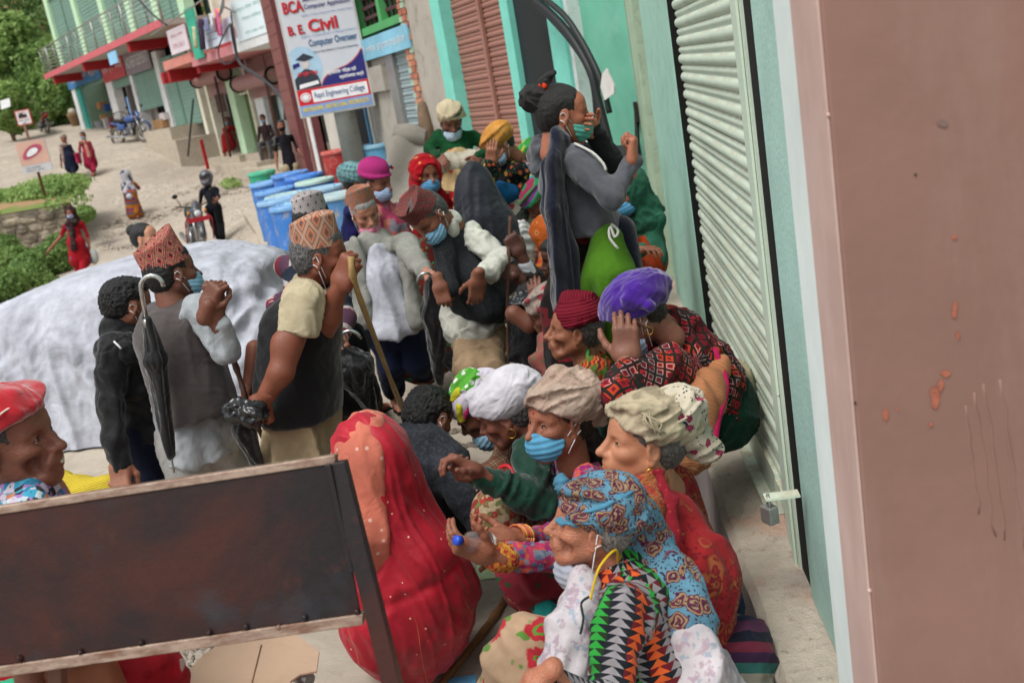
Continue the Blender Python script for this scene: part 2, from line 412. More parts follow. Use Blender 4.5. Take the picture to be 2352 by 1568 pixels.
@cached
def fabric(col, kind='plain', cols=(), s=20.0, rough=.9, weave=900, wr=.5, sheen=.04, wscale=14.0):
    """cloth; patterns live in garment UV metres or object space"""
    t = NT('cloth_'+kind, rough, .15)
    base = lin(col)
    w = t.noise(wscale, 4, .6, dist=.4)
    lo_, hi_ = tuple(x*.82 for x in base), tuple(min(1, x*1.12) for x in base)
    c = t.mix(t.rng(t.noise(7, 5, .65), .3, .7), lo_, hi_)
    if kind == 'dots':
        u, v = t.uv(); a = t.ma('SUBTRACT', t.fr(u, s), .5); b = t.ma('SUBTRACT', t.fr(v, s), .5)
        # staggered
        row = t.ma('FLOOR', t.ma('MULTIPLY', v, s)); a = t.ma('SUBTRACT', t.ma('FRACT', t.ma('ADD', t.ma('MULTIPLY', u, s), t.ma('MULTIPLY', row, .5))), .5)
        r = t.ma('SQRT', t.ma('ADD', t.ma('MULTIPLY', a, a), t.ma('MULTIPLY', b, b)))
        c = t.mix(t.rng(r, .16, .20, 1, 0), c, cols[0])
    elif kind == 'bigdots':
        d = t.vor(s, rnd=.35); c = t.mix(t.rng(d, .30, .34, 1, 0), c, cols[0])
        if len(cols) > 1:
            n_ = t.noise(9, 1); c = t.mix(t.rng(n_, .55, .57), c, cols[1])
    elif kind == 'bandhani':
        d = t.vor(s, rnd=.25); c = t.mix(t.rng(d, .14, .19, 1, 0), c, cols[0])
        if len(cols) > 1:
            d2 = t.vor(s*.45, rnd=.5); rg = t.ma('ABSOLUTE', t.ma('SUBTRACT', d2, .18)); c = t.mix(t.rng(rg, .02, .05, .5, 0), c, cols[1])
    elif kind == 'diamond':     # dhaka weave: nested diamonds with dark outlines
        u, v = t.uv(); p = t.ma('MULTIPLY', t.ma('ADD', u, v), s); q = t.ma('MULTIPLY', t.ma('SUBTRACT', u, v), s)
        p2 = t.ma('MULTIPLY', t.ma('ADD', u, t.ma('MULTIPLY', v, .62)), s); q2 = t.ma('MULTIPLY', t.ma('SUBTRACT', u, t.ma('MULTIPLY', v, .62)), s)
        a = t.ma('ABSOLUTE', t.ma('SUBTRACT', t.ma('FRACT', p2), .5)); b = t.ma('ABSOLUTE', t.ma('SUBTRACT', t.ma('FRACT', q2), .5))
        e = t.ma('MAXIMUM', a, b)
        c = t.mix(t.rng(t.noise(60, 2), .35, .65), cols[0], col)
        c = t.mix(t.rng(e, .20, .22, 1, 0), c, cols[1]); c = t.mix(t.rng(e, .12, .14, 1, 0), c, cols[2])
        ed = t.ma('MULTIPLY', t.rng(e, .30, .32), t.rng(e, .36, .38, 1, 0)); c = t.mix(ed, c, cols[2])
        c = t.mix(t.rng(e, .455, .475), c, cols[3] if len(cols) > 3 else cols[0])
        c = t.mix(t.rng(t.noise(25, 3), .6, .8, 0, .5), c, cols[0])
    elif kind == 'argyle':
        u, v = t.uv(); k = s
        a = t.fr(t.ma('ADD', u, v), k); b = t.fr(t.ma('SUBTRACT', u, v), k)
        a2 = t.ma('ABSOLUTE', t.ma('SUBTRACT', a, .5)); b2 = t.ma('ABSOLUTE', t.ma('SUBTRACT', b, .5)); e = t.ma('MAXIMUM', a2, b2)
        cell = t.vor(k*1.0, out='Color', rnd=.6); sp = t.n('ShaderNodeSeparateColor'); t.L(cell, sp.inputs[0])
        cc = t.ramp(sp.outputs[0], [(0, cols[0]), (.3, cols[1]), (.55, cols[2]), (.8, col)], 'CONSTANT')
        c = t.mix(t.rng(e, .36, .39, 1, 0), cols[2], cc)
        c = t.mix(t.rng(e, .16, .19, 1, 0), c, col)
        w_ = t.ma('MULTIPLY', t.rng(e, .26, .28), t.rng(e, .31, .33, 1, 0)); w_ = t.ma('MULTIPLY', w_, t.rng(sp.outputs[1], .6, .62)); c = t.mix(w_, c, cols[3])
    elif kind == 'zigzag':      # rows of triangles in rotating colours
        u, v = t.uv(); fv = t.fr(v, s); uk = s*.36
        fu = t.ma('ABSOLUTE', t.ma('SUBTRACT', t.fr(u, uk), .5)); tri = t.ma('GREATER_THAN', t.ma('MULTIPLY', fu, 2.05), fv)
        k3 = t.ma('FRACT', t.ma('MULTIPLY', t.ma('FLOOR', t.ma('MULTIPLY', u, uk)), .25))
        k2 = t.ma('FRACT', t.ma('ADD', k3, t.ma('MULTIPLY', t.ma('FLOOR', t.ma('MULTIPLY', v, s*.25)), .0)))
        c1 = t.ramp(k2, [(0, cols[3]), (.2, cols[1]), (.45, cols[0]), (.7, cols[1])], 'CONSTANT')
        alt = t.ma('GREATER_THAN', t.fr(v, s*.5), .5)
        c2 = t.mix(alt, t.ramp(k3, [(0, col), (.2, cols[4]), (.45, cols[4]), (.7, cols[2])], 'CONSTANT'), cols[2])
        c = t.mix(tri, c1, c2)
    elif kind == 'stripes':     # horizontal bands along v
        u, v = t.uv(); f = t.fr(v, s); st = [(i/len(cols), x) for i, x in enumerate(cols)]
        c = t.ramp(f, st, 'CONSTANT')
    elif kind == 'ikat':        # vertical ragged flame stripes
        u, v = t.uv(); n_ = t.noise(1, 2, .5, v=t.sc(t.uvv(), (s*1.2, 14, 1)))
        f = t.ma('FRACT', t.ma('ADD', t.ma('MULTIPLY', u, s), t.ma('MULTIPLY', t.ma('SINE', t.ma('MULTIPLY', v, 150)), .10)))
        c = t.ramp(f, [(0, cols[0]), (.28, cols[1]), (.38, col), (.62, cols[2]), (.72, cols[1])], 'LINEAR')
        c = t.mix(t.rng(n_, .5, .62), c, cols[3])
    elif kind == 'plaid':
        u, v = t.uv(); a = t.rng(t.ma('ABSOLUTE', t.ma('SUBTRACT', t.fr(u, s), .5)), .16, .2); b = t.rng(t.ma('ABSOLUTE', t.ma('SUBTRACT', t.fr(v, s), .5)), .16, .2)
        c = t.mix(t.ma('MULTIPLY', a, .55), c, cols[0]); c = t.mix(t.ma('MULTIPLY', b, .55), c, cols[0])
        l = t.ma('MAXIMUM', t.rng(t.ma('ABSOLUTE', t.ma('SUBTRACT', t.fr(u, s), .5)), .02, .04, 1, 0), t.rng(t.ma('ABSOLUTE', t.ma('SUBTRACT', t.fr(v, s), .5)), .02, .04, 1, 0))
        c = t.mix(l, c, cols[1])
    elif kind == 'floral':      # scattered blooms: petals by voronoi cells
        v0 = t.n('ShaderNodeVectorMath', operation='ADD'); t.L(t.co(), v0.inputs[0]); nv = t.n('ShaderNodeVectorMath', operation='SCALE'); t.L(t.noise(s*1.6, 2, col=True), nv.inputs[0]); nv.inputs['Scale'].default_value = .35/s
        t.L(nv.outputs[0], v0.inputs[1])
        d = t.vor(s, v=v0.outputs[0]); cc = t.vor(s, v=v0.outputs[0], out='Color'); sp = t.n('ShaderNodeSeparateColor'); t.L(cc, sp.inputs[0])
        fl = t.ramp(sp.outputs[0], [(0, cols[0]), (.45, cols[1]), (.75, cols[2])], 'CONSTANT')
        lf = t.vor(s*2.6, v=v0.outputs[0]); c = t.mix(t.rng(lf, .22, .27, 1, 0), c, cols[3])
        pet = t.noise(s*4.5, 2, .6); dd = t.ma('ADD', d, t.ma('MULTIPLY', t.ma('SUBTRACT', pet, .5), .35))
        c = t.mix(t.rng(dd, .27, .31, 1, 0), c, fl); c = t.mix(t.rng(dd, .12, .15, 1, 0), c, cols[4] if len(cols) > 4 else cols[2])
        c = t.mix(t.rng(dd, .06, .09, 1, 0), c, cols[0])
    elif kind == 'paisley':     # swirling outlined motifs
        v0 = t.n('ShaderNodeVectorMath', operation='ADD'); t.L(t.co(), v0.inputs[0]); nv = t.n('ShaderNodeVectorMath', operation='SCALE'); t.L(t.noise(s*1.1, 1, col=True), nv.inputs[0]); nv.inputs['Scale'].default_value = 1.1/s
        t.L(nv.outputs[0], v0.inputs[1])
        d = t.vor(s, v=v0.outputs[0]); ring = t.ma('FRACT', t.ma('MULTIPLY', d, 4.6))
        motif = t.ramp(ring, [(0, cols[0]), (.22, cols[1]), (.3, cols[2]), (.62, cols[1]), (.7, cols[3])], 'CONSTANT')
        dense = t.rng(t.noise(s*.28, 2, .5), .36, .42)
        c = t.mix(t.ma('MULTIPLY', t.rng(d, .52, .56, 1, 0), dense), c, motif)
        fine = t.vor(s*4.5, v=v0.outputs[0]); c = t.mix(t.ma('MULTIPLY', t.rng(fine, .30, .38, .9, 0), dense), c, cols[1])
    elif kind == 'speck':
        d = t.noise(s, 3, .6); c = t.mix(t.rng(d, .52, .58, 0, .8), c, cols[0])
        if len(cols) > 1: c = t.mix(t.rng(t.noise(s*1.4, 2), .6, .64, 0, .9), c, cols[1])
    elif kind == 'blocks':      # small woven geometric blocks of several colours
        d = t.n('ShaderNodeTexVoronoi', distance='CHEBYCHEV'); t.L(t.co(), d.inputs['Vector']); d.inputs['Scale'].default_value = s; d.inputs['Randomness'].default_value = .75
        sp = t.n('ShaderNodeSeparateColor'); t.L(d.outputs['Color'], sp.inputs[0]); k = len(cols)
        c = t.ramp(sp.outputs[0], [(i/k, x) for i, x in enumerate(cols)], 'CONSTANT')
        c = t.mix(t.rng(d.outputs['Distance'], .10, .13, 1, 0), c, col)
    elif kind == 'knit':
        u, v = t.uv(); a = t.ma('ABSOLUTE', t.ma('SINE', t.ma('MULTIPLY', t.ma('ADD', u, v), s))); b = t.ma('ABSOLUTE', t.ma('SINE', t.ma('MULTIPLY', t.ma('SUBTRACT', u, v), s)))
        kn = t.ma('MULTIPLY', a, b); c = t.mix(t.rng(kn, 0, .25), tuple(x*.55 for x in base), c)
        nb = t.bump(kn, .9, .006); return t.fin(c, t.bump(t.noise(400, 2), .3, .002, nb))
    elif kind == 'rib':
        u, v = t.uv(); a = t.ma('SINE', t.ma('MULTIPLY', u if not cols else v, s)); c = t.mix(t.rng(a, -1, 0), tuple(x*.65 for x in base), c)
        nb = t.bump(a, .5, .003); return t.fin(c, t.bump(t.noise(500, 2), .3, .002, nb))
    cre = t.ma('ABSOLUTE', t.ma('SUBTRACT', t.noise(wscale*.5, 2, .5, dist=.9), .5)); c = t.mix(1.0, c, t.ramp(t.noise(5, 4, .65), [(.3, 'd0d0d0'), (.7, 'ffffff')]), 'MULTIPLY')
    b1 = t.bump(t.ma('MULTIPLY_ADD', cre, 1.2, t.ma('MULTIPLY', w, .35)), min(1, wr*1.1), .024); b2 = t.bump(t.noise(weave*.3, 2, .7), .25, .0015, b1)
    if sheen:
        t.b.inputs['Sheen Weight'].default_value = sheen; t.b.inputs['Sheen Roughness'].default_value = .5
    return t.fin(c, b2)
@cached
def skin(col, wrinkle=.4, seed=0):
    t = NT('skin', .5, .42)
    base = lin(col); a = t.noise(9, 4, .6); b = t.noise(55, 3, .6)
    c = t.mix(t.rng(a, .3, .7), tuple(x*.80 for x in base), tuple(min(1, x*1.14) for x in base))
    red = (min(1, base[0]*1.12), base[1]*.82, base[2]*.76); c = t.mix(t.rng(b, .5, .7, 0, .4), c, red); c = t.mix(t.rng(t.noise(28, 3, .7), .55, .7, 0, .3), c, tuple(x*.6 for x in base))
    wv = t.n('ShaderNodeTexWave', wave_type='BANDS', bands_direction='Z'); t.L(t.co(), wv.inputs['Vector']); wv.inputs['Scale'].default_value = 26
    wv.inputs['Distortion'].default_value = 14; wv.inputs['Detail'].default_value = 4; wv.inputs['Detail Scale'].default_value = 2.2
    if wrinkle > .5:
        c = t.mix(t.rng(wv.outputs['Fac'], .0, .22, .2*wrinkle, 0), c, tuple(x*.5 for x in base))
    h = t.ma('ADD', t.ma('MULTIPLY', wv.outputs['Fac'], wrinkle*.55), t.ma('MULTIPLY', b, .5))
    t.b.inputs['Subsurface Weight'].default_value = .06; t.b.inputs['Subsurface Radius'].default_value = (.01, .004, .002); t.b.inputs['Subsurface Scale'].default_value = .5
    return t.fin(c, t.bump(t.noise(330, 3, .7), .5, .0014, t.bump(h, .4, .003)), t.rng(b, .3, .7, .42, .6))
@cached
def hairm(col='0d0b0b', grey=None):
    t = NT('hair', .42, .5)
    v = t.sc(t.co(), (1, 1, 1)); n_ = t.noise(1, 3, .7, v=t.sc(t.co(), (420, 420, 60)))
    c = t.mix(t.rng(n_, .35, .65), tuple(x*.5 for x in lin(col)), tuple(min(1, x*1.8) for x in lin(col)))
    if grey: c = t.mix(t.rng(n_, .4, .62, 0, .6), c, grey)
    return t.fin(c, t.bump(n_, .8, .006))
# ------------------------------------------------ ground
def ground_mat():
    t = NT('sandy_concrete_road', .95, .15)
    a = t.noise(.35, 5, .62); b = t.noise(3.2, 6, .7, dist=.8); g = t.vor(26, feature='F1'); gn = t.noise(.55, 4, .6, v=t.sc(t.co(), (1.3, .5, 1)))
    c = t.ramp(a, [(.25, '9a9084'), (.5, 'aaa092'), (.75, 'bab09f')])
    c = t.mix(t.rng(b, .42, .66, 0, .55), c, '8a7f73')
    c = t.mix(t.rng(t.noise(14, 5, .7), .55, .75, 0, .35), c, '766b60')
    sxy = t.n('ShaderNodeSeparateXYZ'); t.L(t.co(), sxy.inputs[0]); grav = t.ma('MULTIPLY', t.rng(gn, .50, .60), t.rng(sxy.outputs[1], 7, 12))
    pc = t.vor(19, out='Color'); sp = t.n('ShaderNodeSeparateColor'); t.L(pc, sp.inputs[0])
    st = t.ramp(sp.outputs[0], [(0, '8d8276'), (.4, 'b3a897'), (.7, 'c8bfb1'), (1, '9a8d7c')])
    c = t.mix(t.ma('MULTIPLY', grav, .8), c, t.mix(t.rng(g, .02, .3, .55, 0), st, '665d54'))
    cr = t.vor(.85, feature='DISTANCE_TO_EDGE', v=t.sc(t.co(), (1, 1, .2))); cw = t.ma('ADD', cr, t.ma('MULTIPLY', t.ma('SUBTRACT', t.noise(6, 3), .5), .05))
    c = t.mix(t.rng(cw, .0, .004, .35, 0), c, '5a534b')
    h = t.ma('ADD', t.ma('MULTIPLY', b, .6), t.ma('MULTIPLY', t.ma('MULTIPLY', grav, g), -1.6))
    return t.fin(c, t.bump(t.noise(120, 3, .7), .3, .004, t.bump(h, .6, .03)))
def build_ground():
    rs = np.concatenate([np.linspace(.3, 12, 60), np.linspace(12.3, 60, 150), np.linspace(62, 400, 30)])
    th = np.linspace(rad(-75), rad(75), 120)
    R, TH = np.meshgrid(rs, th, indexing='ij')
    X = np.sin(TH)*R; Y = np.cos(TH)*R-.5
    Z = terrain(X, Y)
    P = np.stack([X, Y, Z], -1).reshape(-1, 3)
    far = np.clip((R.ravel()-9)/8, 0, 1)
    P[:, 2] += snoise(P*np.array([1, 1, 0]), .55, 3)*.035*far + snoise(P*np.array([1, 1, 0]), 2.3, 4)*.012*far
    n0, n1 = R.shape; i = np.arange(n0*n1).reshape(n0, n1)
    F = np.stack([i[:-1, :-1], i[:-1, 1:], i[1:, 1:], i[1:, :-1]], -1).reshape(-1, 4)
    o = link('ground', mesh_np('ground', P, F[:, ::-1].copy()), ground_mat()); setp(o, kind='structure')
    n = o.data.polygons[0].normal
    # behind the camera
    mb = MB(); mb.boxf((-30, -30, -.3), (60, 0, 0), (0, 29.6, 0), (0, 0, .296)); o = mb.build('pavement', ground_mat()); setp(o, kind='structure')
build_ground()
# ------------------------------------------------ shared paints
MINT = paint('a0cbbb', .08, 5, .65, dirt='6f8273', dirt_amt=.45, bump=.25)
MINTL = paint('a6cbc2', .06, 4, .6, dirt='8fa79a', dirt_amt=.3, bump=.25)
TURQ = paint('79cdbd', .07, 4, .6, dirt='6a9a8c', dirt_amt=.3)
TEALW = paint('6db59d', .12, 2.5, .8, dirt='8fb9ab', dirt_amt=.6)
CREAM = paint('d9d7c4', .06, 3, .75, dirt='8a8575', dirt_amt=.5)
WHITE = paint('d7dadb', .05, 3, .7, dirt='8b8880', dirt_amt=.5)
PALEG = paint('bfe0bd', .06, 3, .7, dirt='8aa084', dirt_amt=.4)
REDB = paint('a3282c', .1, 3, .7, dirt='5a1a1a', dirt_amt=.4)
REDEDGE = paint('c5606a', .1, 4, .7, dirt='a59a90', dirt_amt=.6)
PLAST = paint('a8a297', .08, 2.2, .9, dirt='6f6a5f', dirt_amt=.6)
CONC = paint('b0a696', .1, 5, .95, dirt='7b7064', dirt_amt=.6, bump=.5)
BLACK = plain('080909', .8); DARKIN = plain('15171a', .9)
GREENSH = paint('77988b', .08, 3, .6, dirt='566c60', dirt_amt=.5)
GREYSH = paint('8f9ea1', .07, 3, .55, dirt='6a7373', dirt_amt=.4)
BROWNSH = paint('946a5e', .08, 3, .6, dirt='6d4a3f', dirt_amt=.35)
PINKSH = paint('a98482', .08, 3, .6, dirt='70504f', dirt_amt=.35)
STEEL = paint('9c9c99', .08, 20, .4, metal=.6, dirt='6b5a4c', dirt_amt=.4)
WOOD = paint('6d5a48', .2, 9, .8, dirt='352a20', dirt_amt=.5)
def shutter_mat():
    t = NT('worn_mint_shutter_paint', .5, .4); a = t.noise(3, 4)
    c = t.mix(t.rng(a, .3, .7), 'c0d2c0', 'd2e0ce')
    sx = t.n('ShaderNodeSeparateXYZ'); g = t.n('ShaderNodeNewGeometry'); t.L(g.outputs['Normal'], sx.inputs[0])
    dust = t.ma('MULTIPLY', t.rng(sx.outputs[2], .15, .8), t.rng(t.noise(12, 4, .7), .35, .6, .1, .85)); c = t.mix(dust, c, 'a89a83')
    r = t.noise(38, 5, .75, v=t.sc(t.co(), (1, .35, 1))); c = t.mix(t.rng(r, .66, .70), c, '7d5238')
    return t.fin(c, t.bump(r, .3, .004))
SHUT = shutter_mat()
LEDGE_Z = .34
W1 = Plane((.48, 0), (.48, 9)); PC = Plane((.30, 8.5), (-9.6, 28.2)); PA = Plane((-10.6, 31.3), (-22.6, 45.7))
def T(pl, x, y, off=0.0): return pl.hit(x, y, off)[0]
def Zh(pl, x, y, off=0.0): return pl.hit(x, y, off)[1]
def fbox(pl, t0, t1, z0, z1, d0, d1, name, mat, parent=None, bevel=0):   # box on a facade, between offsets d0..d1 from the plane
    mb = MB(); mb.boxf(pl.pt(min(t0, t1), z0, d0), pl.u*abs(t1-t0), ZU*(z1-z0), pl.n*(d1-d0))
    return mb.build(name, mat, parent, bevel)
def roller_shutter(pl, t0, t1, z0, z1, pitch, mat, label, off=-.06, group=None, gap=None, parent=None, amp=.018, divider=None):
    t0, t1 = min(t0, t1), max(t0, t1)
    rt = parent if parent is not None else empty('roller_shutter', pl.pt((t0+t1)/2, z0, off), label, 'shutter', group)
    # one slat mesh: double-bulged profile
    prof = []
    for k in range(11):
        f = k/10
        if f < .6: a = math.sin(math.pi*f/.6)**.5*amp
        else: a = math.sin(math.pi*min(1, (f-.6)/.4))**.5*amp*.6
        prof.append((f*pitch, a))
    V = []; F = []
    nseg = 2
    for s_ in range(nseg+1):
        for z, a in prof:
            V.append(pl.u*(t1-t0)*(s_/nseg)+ZU*z+pl.n*(a+.001))
    for s_ in range(nseg):
        for k in range(10):
            q = [s_*11+k, (s_+1)*11+k, (s_+1)*11+k+1, s_*11+k+1]; F.append(q)
    me = bpy.data.meshes.new('slat'); me.from_pydata([tuple(v) for v in V], [], F); me.materials.append(mat)
    me.polygons.foreach_set('use_smooth', [True]*len(F)); me.update()
    if np.dot(np.array(me.polygons[3].normal), pl.n) < 0: me.flip_normals()
    n = int((z1-z0)/pitch)
    for i in range(n+1):
        o = bpy.data.objects.new('slat', me); COL.objects.link(o); o.parent = rt
        o.matrix_parent_inverse = PARW[rt.name].inverted(); o.location = tuple(pl.pt(t0, z0+i*pitch+.02, off+random.uniform(-.002, .002)))
    mb = MB(); mb.boxf(pl.pt(t0-.01, z0-.03, off-.02), pl.u*(t1-t0+.02), ZU*.05, pl.n*.05); mb.build('bottom_rail', mat, rt)
    if divider is not None:
        mb = MB(); mb.boxf(pl.pt(divider-.035, z0, off+.02), pl.u*.07, ZU*(z1-z0), pl.n*.035); mb.build('centre_post', mat, rt)
    return rt
# ------------------------------------------------ near shop wall (right side)
def near_wall():
    ya, yb = 2.42, 9.3
    rt = empty('shop_wall', (.6, 4, 0), 'mint green plastered shop front wall with pilasters behind the seated women', 'wall')
    t = lambda x, y=0, off=0: T(W1, x, y, off)
    yS0, yS1 = t(1541, 0, -.03), t(1671, 0, -.03)      # shutter far, near
    yG0, yG1 = t(1671), t(1696)      # guide rail
    yB = t(1722)                     # end of the black shade strip
    z0 = LEDGE_Z; zt = 3.6
    yP1 = t(1529); yP0 = t(1466); fbox(W1, yP1, yP0, z0, zt, -.4, .0, 'pilaster', MINT, rt, .01)
    fbox(W1, ya-.4, yB, z0, zt, -.5, 0, 'pier', MINTL, rt, .008)
    fbox(W1, yB, yG1, z0, zt, -.3, -.012, 'gap_shade_strip', BLACK, rt); fbox(W1, yS0+.01, yP1-.004, z0, zt, -.3, -.003, 'gap_shade_strip', BLACK, rt)  # flush black boxes; shade of the recessed gaps is put into their colour
    yP1 = t(1529); yP0 = t(1466)
    fbox(W1, yS1-.4, 9.3, 2.9, 6.4, -.38, -.02, 'lintel', MINTL, rt)
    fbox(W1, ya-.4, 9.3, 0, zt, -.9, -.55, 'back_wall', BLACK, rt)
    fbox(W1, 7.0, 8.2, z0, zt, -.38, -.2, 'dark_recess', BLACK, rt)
    # shutter with guide rails
    sh = roller_shutter(W1, yS0, yG0-.03, z0+.12, 3.0, .086, SHUT, 'large mint green roller shutter with rust flecks right behind the seated women', off=-.045, amp=.017)
    fbox(W1, yG1+.0, yG0-.01, z0, 3.4, -.06, -.004, 'guide_rail', SHUT, sh)
    fbox(W1, yG1+.03, yG1+.05, z0, 3.4, -.002, .006, 'guide_lip', SHUT, sh)
    fbox(W1, yS0, yS1, z0+.02, z0+.16, -.04, -.014, 'bottom_plate', SHUT, sh)
    fbox(W1, yS0, yS1, z0+.002, z0+.02, -.04, .03, 'angle_iron', SHUT, sh)
    # handles & padlock
    for yy in (t(1705, 985), ):
        mb = MB(); p = W1.pt(yS0-.25, z0+.12, .0); mb.tube([p, p+np.array([-.07, 0, 0]), p+np.array([-.07, -.1, 0]), p+np.array([0, -.1, 0])], .007); mb.build('pull_handle', SHUT, sh)
    pk = W(1768, 1180, 2.95); r_ = empty('padlock', pk, 'small steel padlock hanging at the foot of the mint shutter', 'padlock')
    mb = MB(); mb.box(pk, .035, .045, .055, .5); mb.build('lock_body', STEEL, r_, .005)
    mb = MB(); mb.tube([pk+np.array([0, -.015, .02]), pk+np.array([0, -.015, .05]), pk+np.array([0, 0, .062]), pk+np.array([0, .015, .05]), pk+np.array([0, .015, .02])], .005); mb.build('shackle', STEEL, r_)
    mb = MB(); mb.boxf(pk+np.array([-.01, -.02, .05]), (.1, 0, 0), (0, .045, 0), (0, 0, .006)); mb.build('hasp', SHUT, r_)
    # far steel door leaf standing open with bolts
    dr = empty('steel_door', W1.pt(7.2, z0, .02), 'pale green steel door post with wire bolt next to the girl in the hoodie', 'door')
    a = T(W1, 1441, 0, .05); b = T(W1, 1394, 0, .05)
    fbox(W1, a, b, z0, 3.6, -.05, .03, 'door_post', paint('a9bfa4', .08, 6, .6, dirt='6f6a58', dirt_amt=.5), dr, .004)
    for f in (.2, .45, .7):
        tt = a+(b-a)*f; fbox(W1, tt-.006, tt+.006, z0, 3.6, .03, .034, 'door_seam', paint('7b8a72'), dr)
    bo = W(1445, 255, DEPTH(W1.pt(7.4, 1.9)))
    bo = W1.pt(T(W1, 1446, 245), Zh(W1, 1446, 245), .05)
    mb = MB(); mb.tube([bo, bo+[0, .05, -.02], bo+[-.01, .07, -.3], bo+[0, .04, -.42]], .009); mb.tube([bo+[0, -.3, .02], bo+[-.02, .02, .0]], .012); mb.box(bo+[-.01, 0, 0], .02, .09, .14); mb.build('wire_bolt', STEEL, dr)
    pb = W1.pt(T(W1, 1475, 255), Zh(W1, 1475, 255), .05)
    mb = MB(); mb.box(pb, .03, .1, .16); mb.tube([pb, pb+[-.02, .05, -.25], pb+[-.02, -.05, -.4]], .018); mb.build('bolt_hardware', plain('2c2b29', .5), dr)
    sp_ = fbox(W1, T(W1, 1480, 330), T(W1, 1466, 330), Zh(W1, 1480, 330), Zh(W1, 1466, 0)+.3, .012, .016, 'paper_strip', paint('b9cde0'), None)
    setp(sp_, 'pale blue paper strip stuck along the edge of the green pilaster', 'poster')
near_wall()
# pink-brown pier beside the camera
def near_pier():
    def pmat(name, base, blot, stops=None):
        t = NT(name, .75, .3); a = t.noise(2.2, 5, .62); b = t.noise(7, 5, .7, v=t.sc(t.co(), (1, 1, .25)))
        c = t.mix(t.rng(a, .3, .7), tuple(x*.88 for x in lin(base)), tuple(x*1.1 for x in lin(base)))
        c = t.mix(t.rng(b, .5, .75, 0, .35), c, blot)
        if name.startswith('pink'):
            pass
        return t.fin(c, t.bump(t.noise(45, 3), .15, .004, t.bump(a, .3, .02)))
    rt = empty('corner_pier', (.6, 1.8, 0), 'broad pink brown painted wall corner at the right edge, closest to the camera', 'wall')
    brown = pmat('pinkbrown_plaster', '87685e', '968079'); brown2 = pmat('smear_plaster', '877570', '8f7f7a'); pinkm = pmat('pale_pink_plaster', 'bba098', 'd0c0b8'); mintw = pmat('chalky_mint_plaster', 'd8e4e2', 'c2d4d2')
    X0 = .385
    PL = Plane((X0, 0), (X0, 5))
    y_near = T(PL, 1950, 784); y_mid = T(PL, 1893, 784); y_far = T(PL, 1838, 700)
    mb = MB(); mb.boxf((X0, y_near, -.05), (2.4, 0, 0), (0, .18, 0), (0, 0, 3.7)); mb.build('brown_face', brown, rt, .006)
    mb = MB(); mb.boxf((X0+.003, y_near+.18, -.05), (.5, 0, 0), (0, y_far-y_near-.18, 0), (0, 0, 3.7)); mb.build('mint_face', mintw, rt, .006)
    mb = MB(); mb.boxf((X0-.004, y_near+.004, -.05), (.004, 0, 0), (0, y_mid-y_near, 0), (0, 0, 3.7)); mb.build('pink_edge', pinkm, rt)
    for z in (1.05, 1.9, 2.3): mb = MB(); mb.add(*ico(np.array([X0-.001, y_near+.004, z]), random.uniform(.003, .006), 1)); mb.build('plaster_crumb', pinkm, rt)
    def hit(px, py, k=.002): r = ray(px, py); return CAM+r*((y_near-k-CAM[1])/r[1])
    for i, (px_, py0, py1) in enumerate(((2262, 880, 1240), (2215, 930, 1180), (2300, 870, 1260), (2240, 900, 1230))):
        pts = [hit(px_+(py-py0)*.13+random.uniform(-5, 5), py, -.0015) for py in np.linspace(py0, py1, 12)]
        mb = MB(); mb.tube(pts, [random.uniform(.002, .0036) for _ in pts], 8); mb.build('mortar_run', brown, rt)
    def splat(x, y, w, h, mat, nm):
        n = 18; q = [hit(x+w*math.cos(a)*random.uniform(.6, 1.2), y+h*math.sin(a)*random.uniform(.6, 1.2)) for a in np.linspace(0, 6.1, n)]; mb = MB(); mb.add(q, [tuple(range(n))]); mb.build(nm, mat, rt)
    for (x, y, w, h) in ((2193, 712, 7, 22), (2200, 770, 4, 10), (2172, 858, 12, 8), (2148, 912, 13, 30), (2160, 885, 7, 16), (2034, 952, 7, 18), (2138, 975, 5, 6), (2192, 545, 8, 5), (2060, 940, 3, 5)): splat(x, y, w, h, paint('a0614d', .2, 60), 'paint_splash')
    splat(2165, 284, 13, 9, paint('7a6660'), 'smudge'); splat(2103, 402, 3.5, 3.5, plain('2a2220'), 'nail_hole'); splat(1964, 926, 3.5, 4, plain('2a2220'), 'nail_hole')
def ico(c, r, sub=1):
    bm = bmesh.new(); bmesh.ops.create_icosphere(bm, subdivisions=sub, radius=r)
    v = [tuple(np.array(x.co)*[1, 1, 1]+c) for x in bm.verts]; f = [tuple(y.index for y in x.verts) for x in bm.faces]; bm.free(); return v, f
near_pier()
